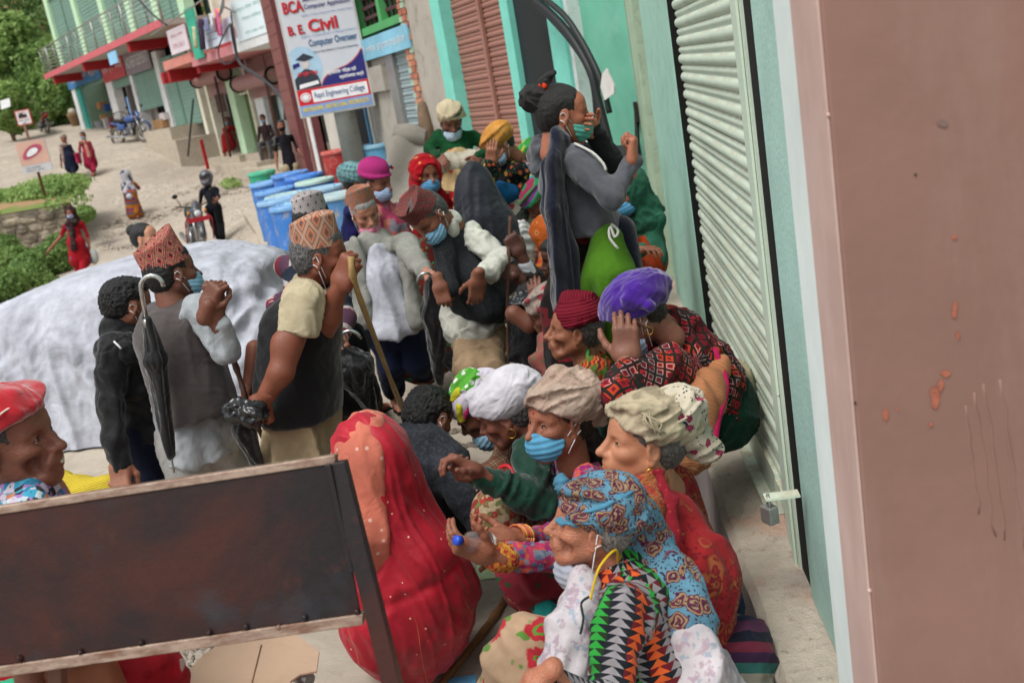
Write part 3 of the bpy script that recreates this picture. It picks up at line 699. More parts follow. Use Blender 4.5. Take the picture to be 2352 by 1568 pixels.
# ledge the women sit on
def ledge():
    t = NT('worn_plinth_concrete', .95, .15); a = t.noise(4, 6, .7, dist=.7); b = t.noise(18, 5, .75)
    c = t.mix(t.rng(a, .3, .7), '9d9488', 'b5aa9b'); c = t.mix(t.rng(t.noise(2.5, 4), .52, .62, 0, .7), c, 'b3917d'); c = t.mix(t.rng(b, .56, .68, 0, .7), c, '776d63')
    m_ = t.fin(c, t.bump(b, .9, .02))
    side = paint('9a9190', .1, 3, .9, dirt='6a6260', dirt_amt=.6)
    xs = float(G(1700, 1300, LEDGE_Z)[0])
    n = 70; ys = np.linspace(.6, 9.0, n); V = []; F = []
    for i, y in enumerate(ys):
        j = .012*math.sin(y*5.1)+.008*math.sin(y*13.7)
        for x, z in ((xs-.015, 0), (xs+j*.4, LEDGE_Z-.03), (xs+.025+j*.4, LEDGE_Z-.006), (xs+.12, LEDGE_Z), (1.2, LEDGE_Z)): V.append((x, y, z))
    for i in range(n-1):
        for k in range(4): F.append((i*5+k, i*5+k+1, (i+1)*5+k+1, (i+1)*5+k))
    me = bpy.data.meshes.new('plinth'); me.from_pydata(V, [], [f[::-1] for f in F]); me.materials.append(m_); me.materials.append(side)
    for i, p in enumerate(me.polygons): p.material_index = 1 if i % 4 == 0 else 0
    me.update(); o = bpy.data.objects.new('plinth', me); COL.objects.link(o); PARW[o.name] = Matrix.Identity(4)
    if me.polygons[3].normal.z < 0: me.flip_normals()
    setp(o, 'low concrete plinth running along the foot of the mint shop wall', 'ledge')
    return xs
LX = ledge()
# ------------------------------------------------ facade C: brown shutter, grille, blue sign shop
def facade_c():
    t = lambda x, y=0, off=0: T(PC, x, y, off)
    zb = .25; zt = 5.6
    rt = empty('shop_building', PC.pt(3, 0, 0), 'teal and turquoise shop building with black grille and brown shutter behind the girl', 'building')
    X = dict(gR=t(1286), gL=t(1262), k0=t(1175), p1=t(1157), s0=t(1157), s1=t(1016), f=t(995), c=t(950), br=t(934))
    fbox(PC, -.9, X['gL'], zb, zt, -.3, -.1, 'teal_wall', TEALW, rt)
    fbox(PC, t(1297), X['gL'], zb, zt, -.1, .06, 'pillar', TURQ, rt, .01)
    fbox(PC, t(1297)-.06, t(1297), zb, zt, -.1, .02, 'white_edge', WHITE, rt)
    fbox(PC, X['k0']-.0, X['s0'], zb, zt, -.1, .06, 'pillar', TURQ, rt, .01)
    fbox(PC, X['s1'], X['f'], zb, zt, -.1, .06, 'pillar', TURQ, rt, .01)
    fbox(PC, X['f'], X['br'], zb, zt, -.3, .03, 'plaster_pier', PLAST, rt, .01)
    fbox(PC, -.9, t(640), 5.0, 6.5, -.4, 0.0, 'upper_wall', PLAST, rt)
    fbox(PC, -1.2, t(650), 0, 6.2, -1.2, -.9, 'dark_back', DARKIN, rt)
    roller_shutter(PC, X['s0'], X['s1'], zb+.15, 4.6, .1, BROWNSH, 'tall brown roller shutter framed in turquoise behind the woman in the green sweater', divider=t(1084), off=-.1)
    # black folding grille: each bar
    gr = empty('folding_gate', PC.pt((X['gL']+X['k0'])/2, zb, 0), 'black collapsible steel gate between two turquoise pillars', 'gate')
    a, b = X['gL'], X['k0']; n = 22
    bar = MB(); bar.boxf(PC.pt(0, zb, -.02), PC.u*.014, ZU*4.5, PC.n*.02)
    for i in range(n):
        tt = a+(b-a)*(i+.5)/n; mb = MB(); mb.boxf(PC.pt(tt, zb, -.03), PC.u*.016, ZU*4.5, PC.n*.024); mb.build('bar', plain('34373b', .45, .5), gr)
    for z in (1.2, 2.2, 3.2):
        mb = MB(); mb.boxf(PC.pt(a, z, -.055), PC.u*(b-a), ZU*.03, PC.n*.02); mb.build('crossbar', plain('17181b', .45, .5), gr)
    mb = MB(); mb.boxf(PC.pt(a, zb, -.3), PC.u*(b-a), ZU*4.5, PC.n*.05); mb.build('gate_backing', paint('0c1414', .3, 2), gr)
    # cables sagging in front
    cb = empty('cable_bundle', PC.pt(1, 3, .2), 'thick black cables sagging down across the turquoise wall beside the girl', 'cable')
    for k, pts in enumerate((((1180, -30), (1240, 10), (1300, 70), (1345, 140), (1366, 200), (1374, 300), (1370, 340)),
                             ((1215, -30), (1290, 30), (1330, 85), (1365, 150), (1385, 200), (1400, 260)),
                             ((1195, -30), (1262, 35), (1315, 95), (1355, 160), (1374, 230), (1392, 300), (1405, 350)))):
        P = [PC.pt(*PC.hit(x, y, .25), .25) for x, y in pts]
        mb = MB(); mb.tube(smooth_path(P, 5), .035 if k != 1 else .025, 8); mb.build('cable', plain('26282a', .5), cb)
    tg = MB(); q = [PC.pt(*PC.hit(x, y, .3), .3) for x, y in ((1383, 170), (1393, 157), (1410, 195), (1411, 215), (1388, 231), (1379, 200))]
    tg.add(q+[p+PC.n*-.01 for p in q], [tuple(range(6)), tuple(range(11, 5, -1))]); o = tg.build('paper_tag', paint('d8d6d0')); setp(o, 'torn white paper tag pinned on the turquoise wall by the cables', 'paper')
    # plinth along facade C
    pl_ = MB(); pl_.boxf(PC.pt(-1.5, -.6, -.2), PC.u*(t(640)+1.5), ZU*.88, PC.n*1.15); o = pl_.build('pavement_step', CONC); setp(o, kind='structure')
    # blue sign shop
    rb = empty('shop_building', PC.pt(9, 0, 0), 'narrow shop with brick piers, green grille windows and a grey shutter behind the sign pole', 'building')
    tb0, tb1 = X['br'], t(818)
    BRK = brick_mat()
    # brick pier with individual bricks
    bl = t(934)-t(950); z = .3; row = 0; w_ = abs(t(934)-t(951))
    brickme = None
    cols_ = [paint(c, .15, 8, .9) for c in ('b0705a', 'c08a6c', '9fb7a2', 'a86450')]
    fbox(PC, X['br']+.0, X['br']+w_, .2, 5.2, -.25, .035, 'mortar_core', paint('a79c8c'), rb)
    tb = X['br']
    bm_ = []
    for c in range(4):
        m_ = MB(); m_.boxf(PC.pt(0, 0, 0)*0, PC.u*(w_*.47), ZU*.062, PC.n*.05); me = bpy.data.meshes.new('brick'); me.from_pydata(m_.v, [], m_.f); me.materials.append(cols_[c]); bm_.append(me)
    z = .3; i = 0
    while z < 5.1:
        for k in range(2):
            o = bpy.data.objects.new('brick', bm_[random.randrange(4)]); COL.objects.link(o); o.parent = rb; o.matrix_parent_inverse = PARW[rb.name].inverted()
            o.location = tuple(PC.pt(tb+k*w_*.51+(.02 if i % 2 else -.02), z, .0+random.uniform(0, .006)))
        z += .078; i += 1
    GREEN = paint('4f9f5f', .1, 4, .7, dirt='7a8a70', dirt_amt=.4)
    zt_ = Zh(PC, 934, 30); zs1 = Zh(PC, 880, 72); zs0 = Zh(PC, 890, 125)
    fbox(PC, tb0+w_, tb1+.6, Zh(PC, 900, 60), Zh(PC, 900, 40), -.2, .03, 'green_band', GREEN, rb)
    for xx in (818, 873, 930):
        a = t(xx, 20); fbox(PC, a-.07, a+.07, Zh(PC, 900, 40), 5.6, -.2, .03, 'green_mullion', GREEN, rb)
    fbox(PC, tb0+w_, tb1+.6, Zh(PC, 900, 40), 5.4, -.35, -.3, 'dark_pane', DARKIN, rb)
    lat = plain('4b3236', .7)
    for (xa, xb) in ((825, 868), (878, 928)):
        a, b = t(xa, 30), t(xb, 30); a, b = min(a, b), max(a, b)
        for k in range(5):
            tt = a+(b-a)*k/4; fbox(PC, tt-.015, tt+.015, Zh(PC, 900, 40), 5.4, -.1, -.07, 'lattice_bar', lat, rb)
        for k in range(7):
            zz = Zh(PC, 900, 40)+.1+k*.14; fbox(PC, a, b, zz, zz+.045, -.07, -.045, 'lattice_bar', lat, rb)
    fbox(PC, tb0+w_, tb1+.6, Zh(PC, 850, 28)+.6, Zh(PC, 850, 28)+1.2, .03, .06, 'red_board', paint('b84040'), rb)
    sg = empty('shop_sign', PC.pt(t(890, 90), 3, .05), 'faded light blue shop signboard with white lettering above the grey shutter', 'sign')
    s0, s1 = t(953, 100), t(826, 100)
    za, zb_ = Zh(PC, 953, 108), Zh(PC, 945, 52)
    fbox(PC, s0, s1, za, zb_, .04, .07, 'sign_panel', paint('7fb7cf', .15, 1.5, .6, dirt='9ec9c0', dirt_amt=.6), sg)
    text(PC, 'श्री गणेश इन्टरप्राइजेज', s0, s1, za+(zb_-za)*.22, (zb_-za)*.45, WHITE, sg, .075)
    roller_shutter(PC, t(981, 290), t(903, 130), .35, za-.02, .1, GREYSH, 'grey metal roller shutter beside the brick pier', off=-.05)
    fbox(PC, t(903, 130), t(903, 130)+.35, .3, za, -.2, .02, 'steel_frame', STEEL, rb)
    fbox(PC, t(903, 130)+.35, tb1+.5, .3, za, -.2, -.02, 'plaster_wall', PLAST, rb)
    fbox(PC, t(903, 130)+.5, tb1+.1, za-.45, za-.1, -.02, .05, 'air_vent', paint('a09a90'), rb)
    BLUE = paint('4d83a8', .1, 5, .6)
    a = t(850, 300); b = t(822, 300)
    fbox(PC, a, b, .3, 2.3, -.02, .01, 'doorway', DARKIN, rb); fbox(PC, a-.06, a, .3, 2.35, -.02, .04, 'door_frame', BLUE, rb); fbox(PC, b, b+.06, .3, 2.35, -.02, .04, 'door_frame', BLUE, rb)
    fbox(PC, tb1+.5, t(740, 250), .3, 5.2, -.25, 0, 'cream_wall', paint('c2beb4', .1, 3), rb)
    MAR = paint('7d4a4a', .15, 10, .5)
    fbox(PC, t(735, 350), t(728, 350), .3, 5.2, 0, .06, 'white_strip', WHITE, rb)
    for i, (xa, xb) in enumerate(((725, 708), (690, 668))):
        a, b = t(xa, 300), t(xb, 300)
        fbox(PC, a, b, .3, 5.2, -.1, .03, 'tile_core', MAR, rb)
        k = 0; zz = .3
        while zz < 4.2:
            fbox(PC, min(a, b)+.01, max(a, b)-.01, zz+.006, zz+.26, .03, .04+random.uniform(0, .004), 'tile', MAR, rb); zz += .27
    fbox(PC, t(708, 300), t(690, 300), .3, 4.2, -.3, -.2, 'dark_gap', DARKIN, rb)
def smooth_path(P, n):
    P = [np.asarray(p, dtype=float) for p in P]; out = []
    for i in range(len(P)-1):
        p0, p1, p2, p3 = P[max(i-1, 0)], P[i], P[i+1], P[min(i+2, len(P)-1)]
        for k in range(n):
            t = k/n; out.append(.5*((2*p1)+(-p0+p2)*t+(2*p0-5*p1+4*p2-p3)*t*t+(-p0+3*p1-3*p2+p3)*t**3))
    out.append(P[-1]); return out
def brick_mat(): return paint('a56f58')
def text_at(s, origin, right, up, width, height, mat, parent, name='lettering', bold=0.0, shear=0.0):
    """flat printed lettering; fitted to width x height with its lower left at origin"""
    cu = bpy.data.curves.new('lettering', 'FONT'); cu.body = s; cu.size = 1; cu.offset = bold; cu.shear = shear; cu.resolution_u = 3
    o = bpy.data.objects.new('lettering', cu); COL.objects.link(o)
    bpy.context.view_layer.update()
    me = bpy.data.meshes.new_from_object(o.evaluated_get(bpy.context.evaluated_depsgraph_get()))
    bpy.data.objects.remove(o); bpy.data.curves.remove(cu)
    n = len(me.vertices)
    if n == 0: return None
    co = np.zeros(n*3, dtype=np.float32); me.vertices.foreach_get('co', co); co = co.reshape(-1, 3)
    lo, hi = co.min(0), co.max(0); sx = width/(hi[0]-lo[0]+1e-6); sy = height/(hi[1]-lo[1]+1e-6)
    P = np.asarray(origin)+np.outer((co[:, 0]-lo[0])*sx, right)+np.outer((co[:, 1]-lo[1])*sy, up)
    me.vertices.foreach_set('co', P.astype(np.float32).ravel()); me.update()
    return link(name, me, mat, parent)
def text(pl, s, ta, tb, z, h, mat, parent, off, **k):
    right = -np.cross(pl.n, ZU); right = nrm(right)
    a, b = pl.pt(ta, z, off), pl.pt(tb, z, off)
    if np.dot(b-a, right) < 0: a, b = b, a
    L = np.linalg.norm(b-a)
    return text_at(s, a+right*L*.06, right, ZU, L*.88, h, mat, parent, **k)
facade_c()
# ------------------------------------------------ far facades (left): two concrete shop blocks with balconies
def p1(x, y): return x*.2754, y*.2754
def p2(x, y): return 551+x*.2754, y*.2754
def p4(x, y): return 349+x*.1407, 18.4+y*.1407
def rect(pl, c0, c1, off, name, mat, parent, d=.05, zz=None, bevel=0):
    """c0 upper left pixel, c1 lower right pixel of a facade rectangle"""
    t0, z1 = pl.hit(*c0, off); t1, z0 = pl.hit(*c1, off)
    if zz: z0, z1 = zz[0] if zz[0] is not None else z0, zz[1] if zz[1] is not None else z1
    return fbox(pl, t0, t1, min(z0, z1), max(z0, z1), off-d, off, name, mat, parent, bevel), (min(t0, t1), max(t0, t1), min(z0, z1), max(z0, z1))
def col(pl, top, bot, w_px, name, mat, parent, off=.0, d=.35, ztop=None):
    t0, z1 = pl.hit(*top, off); t1, _ = pl.hit(top[0]+w_px, top[1]-w_px*.2, off); _, z0 = pl.hit(*bot, off)
    return fbox(pl, t0, t1, z0-.3, ztop or z1, off-d, off, name, mat, parent)
def window_box(pl, a, b, z0, z1, off, parent, frame, pane, nx=2):
    w = fbox(pl, a, b, z0, z1, off-.05, off-.03, 'window', pane, parent)
    for i in range(nx+1):
        tt = a+(b-a)*i/nx; fbox(pl, tt-.025, tt+.025, z0, z1, off-.03, off, 'window_frame', frame, w)
    for zz in (z0, z1): fbox(pl, a-.025, b+.025, zz-.025, zz+.025, off-.028, off+.003, 'window_frame', frame, w)
def facade_a():
    rt = empty('shop_building', PA.pt(12, 2.2, 0), 'farther two storey shop block with pale green pillars, steel railing and red balcony edge', 'building')
    zcol = Zh(PA, *p1(1260, 440))
    # ground floor columns
    for i, (a, b, w) in enumerate((((555, 620), (680, 1105), 8), ((840, 560), (975, 1080), 14), ((1042, 515), (1172, 1030), 6), ((1256, 440), (1405, 1060), 10))):
        col(PA, p1(*a), p1(*b), w, 'column', WHITE, rt, .05)
    tL, tR = T(PA, *p1(555, 620)), T(PA, *p1(1620, 500))
    zg = Zh(PA, *p1(690, 1105)); zg2 = Zh(PA, *p1(1420, 1060)); zbal = Zh(PA, *p1(700, 560), 0)
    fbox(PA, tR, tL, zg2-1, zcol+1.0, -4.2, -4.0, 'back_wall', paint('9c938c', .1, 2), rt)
    fbox(PA, tL-.05, tL+.25, zg-1, zbal+4, -4.2, -.36, 'side_wall', PALEG, rt)
    # beams under the balcony
    zb0 = Zh(PA, *p1(850, 575)); 
    fbox(PA, tR-.2, tL+.2, zb0-.05, zb0+.5, -.3, .02, 'beam', REDB, rt)
    zs0 = zb0+.5
    # slab: front edge measured 1.3 m out
    o = 1.3; ta, za = PA.hit(*p1(360, 590), o); tb_, zb_ = PA.hit(*p1(1380, 320), o)
    zsl = (za+zb_)/2
    fbox(PA, tb_, ta, zsl, zsl+.16, -.3, o, 'balcony_slab', paint('a9a59c', .1, 3, dirt='77736a'), rt)
    fbox(PA, tb_, ta+.003, zsl-.02, zsl+.2, o, o+.03, 'slab_edge', REDEDGE, rt)
    for x, y in ((420, 610), (690, 555), (1090, 410)):
        tt = T(PA, *p1(x+150, y), .6); fbox(PA, tt-.12, tt+.12, zsl-.32, zsl-.003, .03, o-.05, 'bracket', REDB, rt)
    # railing
    rail = empty('balcony_railing', PA.pt((ta+tb_)/2, zsl+.2, o), 'silver steel pipe railing along the red edged balcony of the farther block', 'railing')
    H = 1.0; L = ta-tb_
    for k in range(7):
        zz = zsl+.2+H*(k+1)/7; mb = MB(); mb.tube([PA.pt(tb_, zz, o-.05), PA.pt(ta, zz, o-.05)], .03 if k == 6 else .016, 6); mb.tube([PA.pt(ta, zz, o-.05), PA.pt(ta, zz, -.2)], .03 if k == 6 else .016, 6); mb.build('rail', STEEL, rail)
    n = 13
    for k in range(n+1):
        tt = tb_+L*k/n; mb = MB(); mb.tube([PA.pt(tt, zsl+.15, o-.05), PA.pt(tt, zsl+.2+H, o-.05)], .035 if k % 3 == 0 else .02, 6); mb.build('rail_post', STEEL, rail)
    # upper floor
    zu = zsl+.2
    for i in range(6):
        ca = T(PA, *p1(430+i*225, 200))
        fbox(PA, ca-.28, ca+.28, zu-.1, zu+5, -.3, .04, 'pillar', PALEG, rt)
        if i < 5:
            cb = T(PA, *p1(430+(i+1)*225, 200)); roller_shutter(PA, cb+.3, ca-.3, zu+.02, zu+3.2, .14, GREENSH, ('leftmost upper floor shutter behind the silver railing', 'second upper floor shutter from the left behind the silver railing', 'middle upper floor shutter behind the silver railing', 'fourth upper floor shutter from the left behind the silver railing', 'rightmost upper floor shutter behind the silver railing')[i], off=-.1, group='upper floor shutters of the farther block', divider=(ca+cb)/2 if i != 1 else None)
    fbox(PA, T(PA, *p1(1560, 200)), tL, zu+3.2, zu+5.5, -.4, .0, 'upper_wall', PALEG, rt)
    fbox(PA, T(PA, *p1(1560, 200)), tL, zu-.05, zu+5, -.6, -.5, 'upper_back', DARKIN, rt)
    # shops between the columns
    tc = [T(PA, *p1(*q)) for q in ((575, 700), (870, 640), (1060, 560), (1280, 500))]
    def shop_sign(a, b, z0, z1, colr, s, lab, tcol):
        r = empty('shop_sign', PA.pt((a+b)/2, z0, .08), lab, 'sign'); a, b = min(a, b)+.1, max(a, b)-.1
        fbox(PA, a, b, z0, z1, .06, .1, 'sign_panel', colr, r); text(PA, s, a, b, z0+(z1-z0)*.3, (z1-z0)*.45, tcol, r, .104)
    zz = Zh(PA, *p1(700, 650)); shop_sign(tc[0], tc[1], zz-.28, zz+.42, paint('3f76a8', .25, 1.2), 'न्यु प्रकृति ब्युटी', 'blue shop signboard over the leftmost open shop', paint('e3c0b0'))
    zz = Zh(PA, *p1(980, 580)); shop_sign(tc[1], tc[2], zz-.35, zz+.55, paint('b8474f', .15, 2), 'एस एम बचत', 'red shop signboard right of the blue one', WHITE)
    zz = Zh(PA, *p1(1170, 530)); shop_sign(tc[2], tc[3], zz-.3, zz+.55, paint('8a7f88', .2, 2), 'ADVERTISEMENT', 'grey shop signboard above the half open shutter', WHITE)
    roller_shutter(PA, tc[0], tc[1], Zh(PA, *p1(740, 720)), Zh(PA, *p1(740, 650)), .1, GREENSH, 'short rolled end of the shutter under the blue sign')
    roller_shutter(PA, tc[1], tc[2], Zh(PA, *p1(1000, 725)), Zh(PA, *p1(1000, 620)), .1, GREENSH, 'short rolled end of the shutter under the red sign')
    roller_shutter(PA, tc[2], tc[3], Zh(PA, *p1(1260, 900)), Zh(PA, *p1(1170, 560)), .12, GREENSH, 'half open green grey shutter above cardboard boxes')
    tB = T(PA, *p1(1600, 700)); roller_shutter(PA, tc[3], tB, Zh(PA, *p1(1500, 1050)), Zh(PA, *p1(1400, 480)), .13, GREENSH, 'closed double green shutter between the two blocks', divider=T(PA, *p1(1490, 800)))
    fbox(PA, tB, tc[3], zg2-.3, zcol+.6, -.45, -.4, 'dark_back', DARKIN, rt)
    dr, _ = rect(PA, p1(628, 740), p1(762, 1100), .02, 'teal_door', paint('2f8f84', .1, 5, .5), rt, .06)
    a = T(PA, *p1(730, 900)); fbox(PA, a-.04, a+.04, zg-.1, zb0, -.02, .04, 'door_frame', GREENSH, rt)
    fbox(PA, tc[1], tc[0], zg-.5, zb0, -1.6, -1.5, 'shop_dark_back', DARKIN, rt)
    fbox(PA, tc[2], tc[1], zg-.5, zb0, -.8, -.7, 'shop_pale_back', paint('a49a9a', .05, 2), rt)
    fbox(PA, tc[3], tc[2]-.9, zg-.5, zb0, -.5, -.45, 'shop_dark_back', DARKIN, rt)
    fbox(PA, tc[2]-.9, tc[2], zg-.5, zb0, -.5, -.42, 'shop_pale_back', paint('b4adaa', .05, 2), rt)
    # goods
    st, _ = rect(PA, p1(1048, 812), p1(1110, 1010), .5, 'banner', paint('7fa8d8', .2, 3), None, .02); setp(st, 'narrow blue roll up banner standing beside the shop column', 'banner')
    for i, (x0, y0, x1, y1, c) in enumerate(((1262, 1010, 1362, 1068, 'a58058'), (1320, 950, 1375, 1000, 'c9c0c0'), (1335, 1000, 1370, 1050, 'bdb3a8'))):
        o_, _ = rect(PA, p1(x0, y0), p1(x1, y1), .3-.05*i, 'cardboard_box', paint(c, .1, 5), None, .4, bevel=.01); setp(o_, ('brown cardboard box at the foot of the half open shutter', 'white carton stacked above the brown box', 'pale carton beside the brown box')[i], 'box')
    for i, (x0, y0, x1, y1, c) in enumerate(((770, 1020, 800, 1095, 'c8ccd0'), (850, 990, 885, 1085, 'c4c4c8'), (890, 985, 930, 1080, '8a4a3a'), (800, 860, 835, 910, '9c6b38'), (850, 875, 880, 930, '2f4a7a'), (825, 960, 850, 1010, 'b08a60'))):
        o_, _ = rect(PA, p1(x0, y0), p1(x1, y1), -.2-.1*(i % 3), 'goods_sack', paint(c, .12, 5), None, .3, bevel=.03); setp(o_, ('white sack by the teal door', 'pale plastic container in the dark shop', 'red brown crate by the shop column', 'orange brown carton high in the dark shop', 'dark blue packet in the dark shop', 'tan carton in the middle of the dark shop')[i], 'goods')
    bb, _ = rect(PA, p1(893, 450), p1(985, 520), 1.36, 'light_blue_board', paint('8fc3e6', .1, 4), None, .04); setp(bb, 'small light blue board fixed to the red balcony edge', 'sign')
    # plinth with steps
    for k, (x0, x1, yy, dd, h) in enumerate(((700, 1640, 1080, .9, .25), (1180, 1640, 1090, 1.1, .0),)):
        t0, t1 = T(PA, *p1(x0, 1080)), T(PA, *p1(x1, 1080))
        fbox(PA, min(t0, t1), max(t0, t1), zg2-1.6, zg2-.02-k*.45, -4, dd, 'plinth', CONC, rt)
    fbox(PA, tR-.3, T(PA, *p1(1440, 1080)), zg2-2.0, zg2-.45, 0, 1.35, 'plinth_step', CONC, rt)
facade_a()
def facade_b():
    rt = empty('shop_building', PA.pt(0, .4, 0), 'nearer two storey block with cream columns, brown rolled shutters and signboards on its balcony', 'building')
    ctop = Zh(PA, *p1(1600, 600))
    zf = Zh(PA, *p1(2040, 1385)); zf1 = Zh(PA, *p1(1740, 1310))
    col(PA, p1(1592, 600), p1(1745, 1310), 7, 'column', CREAM, rt, .0)
    col(PA, p1(1690, 690), p1(1820, 1315), 5, 'column', CREAM, rt, .0)
    col(PA, p1(1855, 600), p1(2035, 1380), 13, 'column', PALEG, rt, .12)
    t3 = T(PA, *p1(1950, 1000)); t1c = T(PA, *p1(1640, 1000))
    # right half lies on the other facade plane
    c4t = p2(288, 450); col(PA, c4t, p2(505, 1350), 14, 'column', PALEG, rt, .15, ztop=4.4)
    T3 = T(PA, *p1(1985, 1000)); T4 = T(PA, *p2(395, 900))
    zc = Zh(PA, *p2(400, 1240))
    o = 1.5
    # slabs
    ta, za = PA.hit(*p1(1372, 588), o); tb_, zb_ = PA.hit(*p1(1600, 500), o)
    fbox(PA, tb_, ta, za-.02, za+.24, -.3, o, 'balcony_slab', paint('c98378', .1, 3), rt)
    tc_, zc_ = PA.hit(*p1(1615, 560), o); td, zd = PA.hit(*p1(1960, 430), o); te, ze = PA.hit(*p1(2310, 330), o)
    zsl = zc_
    fbox(PA, td, tc_, zsl, zsl+.24, -.3, o+.02, 'balcony_slab', paint('c07a80', .1, 3, dirt='bdb3a8', dirt_amt=.7), rt)
    fbox(PA, te-2.2, td-.003, zsl+.0, zsl+.34, -.5, o+.04, 'balcony_slab', WHITE, rt)
    for x, y, zo in ((1470, 600, 0), (1790, 560, 0), (1520, 560, 0)):
        tt = T(PA, *p1(x+60, y), .7); fbox(PA, tt-.12, tt+.12, za-.36, za-.02, .05, o-.1, 'bracket', REDB, rt)
    fbox(PA, te-2.0, t1c+.2, ctop-.05, ctop+.42, -.32, .03, 'beam', REDB, rt)
    fbox(PA, T4-.3, T3+.0, zc+2.75, zc+3.6, -.3, .05, 'beam', paint('9c2f36', .1, 3), rt)
    fbox(PA, te-4, ta, zsl+.3, zsl+5, -1.2, -1.0, 'upper_wall', paint('b3ab98', .12, 1.5, dirt='6a6250', dirt_amt=.6), rt)
    for x in (1450, 1530, 1740): 
        tt = T(PA, *p1(x, 80), 0); fbox(PA, tt-.1, tt+.1, zsl+.3, zsl+5, -.3, -.1, 'upper_column', CREAM, rt)
    a, b = T(PA, *p1(1480, 80)), T(PA, *p1(1530, 80)); fbox(PA, min(a, b), max(a, b), zsl+.3, zsl+4, -.98, -.9, 'upper_shutter', GREENSH, rt)
    fbox(PA, T4-1, T3+.5, zsl+.35, zsl+5, -.6, -.3, 'upper_wall', paint('c9c5bb', .08, 2), rt)
    # dark room behind
    fbox(PA, -1, t1c+.3, zf1-.5, ctop, -1.4, -1.3, 'room_back', paint('8f8580', .1, 2), rt)
    fbox(PA, T4-.5, T3+.3, zc-.5, zc+3, -1.4, -1.3, 'room_back', paint('8f8b88', .1, 2), rt)
    # rolled shutter drums
    def drum(pl, a, b, z, r, off, lab):
        d = empty('rolled_shutter', pl.pt((a+b)/2, z, off), lab, 'shutter'); a, b = min(a, b), max(a, b)
        mb = MB(); mb.lathe(pl.pt(a, z, off), [(.01, 0), (r, 0), (r, (b-a)), (.01, (b-a))], 20, pl.u, smooth=False); mb.build('drum', PINKSH, d)
        for k in range(14):
            an = 2*math.pi*k/14; mb = MB(); e = pl.n*math.cos(an)+ZU*math.sin(an); mb.boxf(pl.pt(a+.02, z, off)+e*(r-.006)-np.cross(pl.u, e)*.02, pl.u*(b-a-.04), np.cross(pl.u, e)*.04, e*.022); mb.build('slat', PINKSH, d)
        mb = MB(); mb.lathe(pl.pt(b-.02, z, off), [(r-.01, 0), (r+.05, 0), (r+.05, .06), (r-.01, .06)], 20, pl.u); mb.build('drum_flange', BLACK, d); mb = MB(); mb.lathe(pl.pt(a-.04, z, off), [(r-.01, 0), (r+.05, 0), (r+.05, .06), (r-.01, .06)], 20, pl.u); mb.build('drum_flange', BLACK, d)
    a, z_ = PA.hit(*p1(1620, 650), .35); b, _ = PA.hit(*p1(1850, 620), .35); drum(PA, a, b, z_-.1, .2, .28, 'left rolled up brown shutter drum with black flange over the narrow doorway')
    a, z_ = PA.hit(*p1(1950, 620), .35); b, _ = PA.hit(*p2(240, 540), .35); drum(PA, a, b, z_-.3, .2, .3, 'right rolled up brown shutter drum with black flange above the green door')
    roller_shutter(PA, T(PA, *p1(1700, 720)), T(PA, *p1(1860, 700)), Zh(PA, *p1(1760, 810)), ctop, .1, PINKSH, 'pinkish shutter hanging over the doorway with the woman in red', divider=T(PA, *p1(1800, 750)), off=-.1)
    roller_shutter(PA, T(PA, *p1(2060, 700)), T(PA, *p2(330, 720)), Zh(PA, *p1(2200, 800)), zc+3.0, .1, PINKSH, 'pinkish half lowered shutter above the glass shop front', divider=T(PA, *p1(2220, 700)), off=-.1)
    # doors
    OL = paint('57683f', .12, 4, .6)
    tw = T(PA, *p1(1690, 1000)); 
    fbox(PA, T(PA, *p1(1745, 1000)), tw+.05, zf1-.1, Zh(PA, *p1(1650, 790)), -.4, -.3, 'olive_door', paint('6a5f45', .1, 4), rt)
    fbox(PA, T(PA, *p1(2100, 1000)), T(PA, *p1(2010, 1000)), zc-.05, Zh(PA, *p1(2000, 795)), -.3, -.2, 'green_door', OL, rt)
    wa, wb = T(PA, *p1(2040, 740)), T(PA, *p1(1915, 740)); window_box(PA, min(wa, wb), max(wa, wb), Zh(PA, *p1(1990, 790)), Zh(PA, *p1(1950, 700)), -.05, rt, CREAM, paint('5d8a4a'), 2)
    for x in (2000, 2120):
        tt = T(PA, *p1(x, 1000)); fbox(PA, tt-.05, tt+.05, zc-.1, zc+2.5, -.1, .0, 'door_frame', CREAM, rt)
    gl = paint('a9c8c8', .06, 3, .3)
    a, b = T(PA, *p1(2200, 900)), T(PA, *p2(330, 900)); fbox(PA, min(a, b), max(a, b), zc-.1, zc+2.4, -.5, -.45, 'glass_front', gl, rt)
    fbox(PA, T(PA, *p1(2200, 1000)), T(PA, *p1(2130, 1000)), zc-.1, zc+2.4, -.3, -.1, 'white_frame', WHITE, rt)
    fbox(PA, T(PA, *p1(2270, 1000))-.04, T(PA, *p1(2270, 1000))+.04, zc-.1, zc+2.4, -.44, -.36, 'mullion', WHITE, rt)
    # poster and posts
    po, _ = rect(PA, p1(1785, 795), p1(1890, 930), .14, 'shop_poster', paint('3a1d1c', .4, 4), None, .02); setp(po, 'dark red and black poster beside the woman in the doorway', 'poster')
    mb = MB(); mb.tube([PA.pt(*PA.hit(*p1(1790, 640), .5), .5), PA.pt(*PA.hit(*p1(1925, 1310), .5), .5)], .035, 8); o_ = mb.build('iron_pole', paint('4a3232', .2, 8, .5)); setp(o_, 'thin brown iron pole leaning in front of the woman in red at the door', 'pole')
    mb = MB(); mb.tube([PA.pt(*PA.hit(*p1(2205, 630), .6), .6), PA.pt(*PA.hit(*p2(320, 1180), .6), .6)], .045, 8); o_ = mb.build('iron_pole', paint('5a4038', .2, 8, .5)); setp(o_, 'brown iron pole between the glass front and the man in the dark T shirt', 'pole')
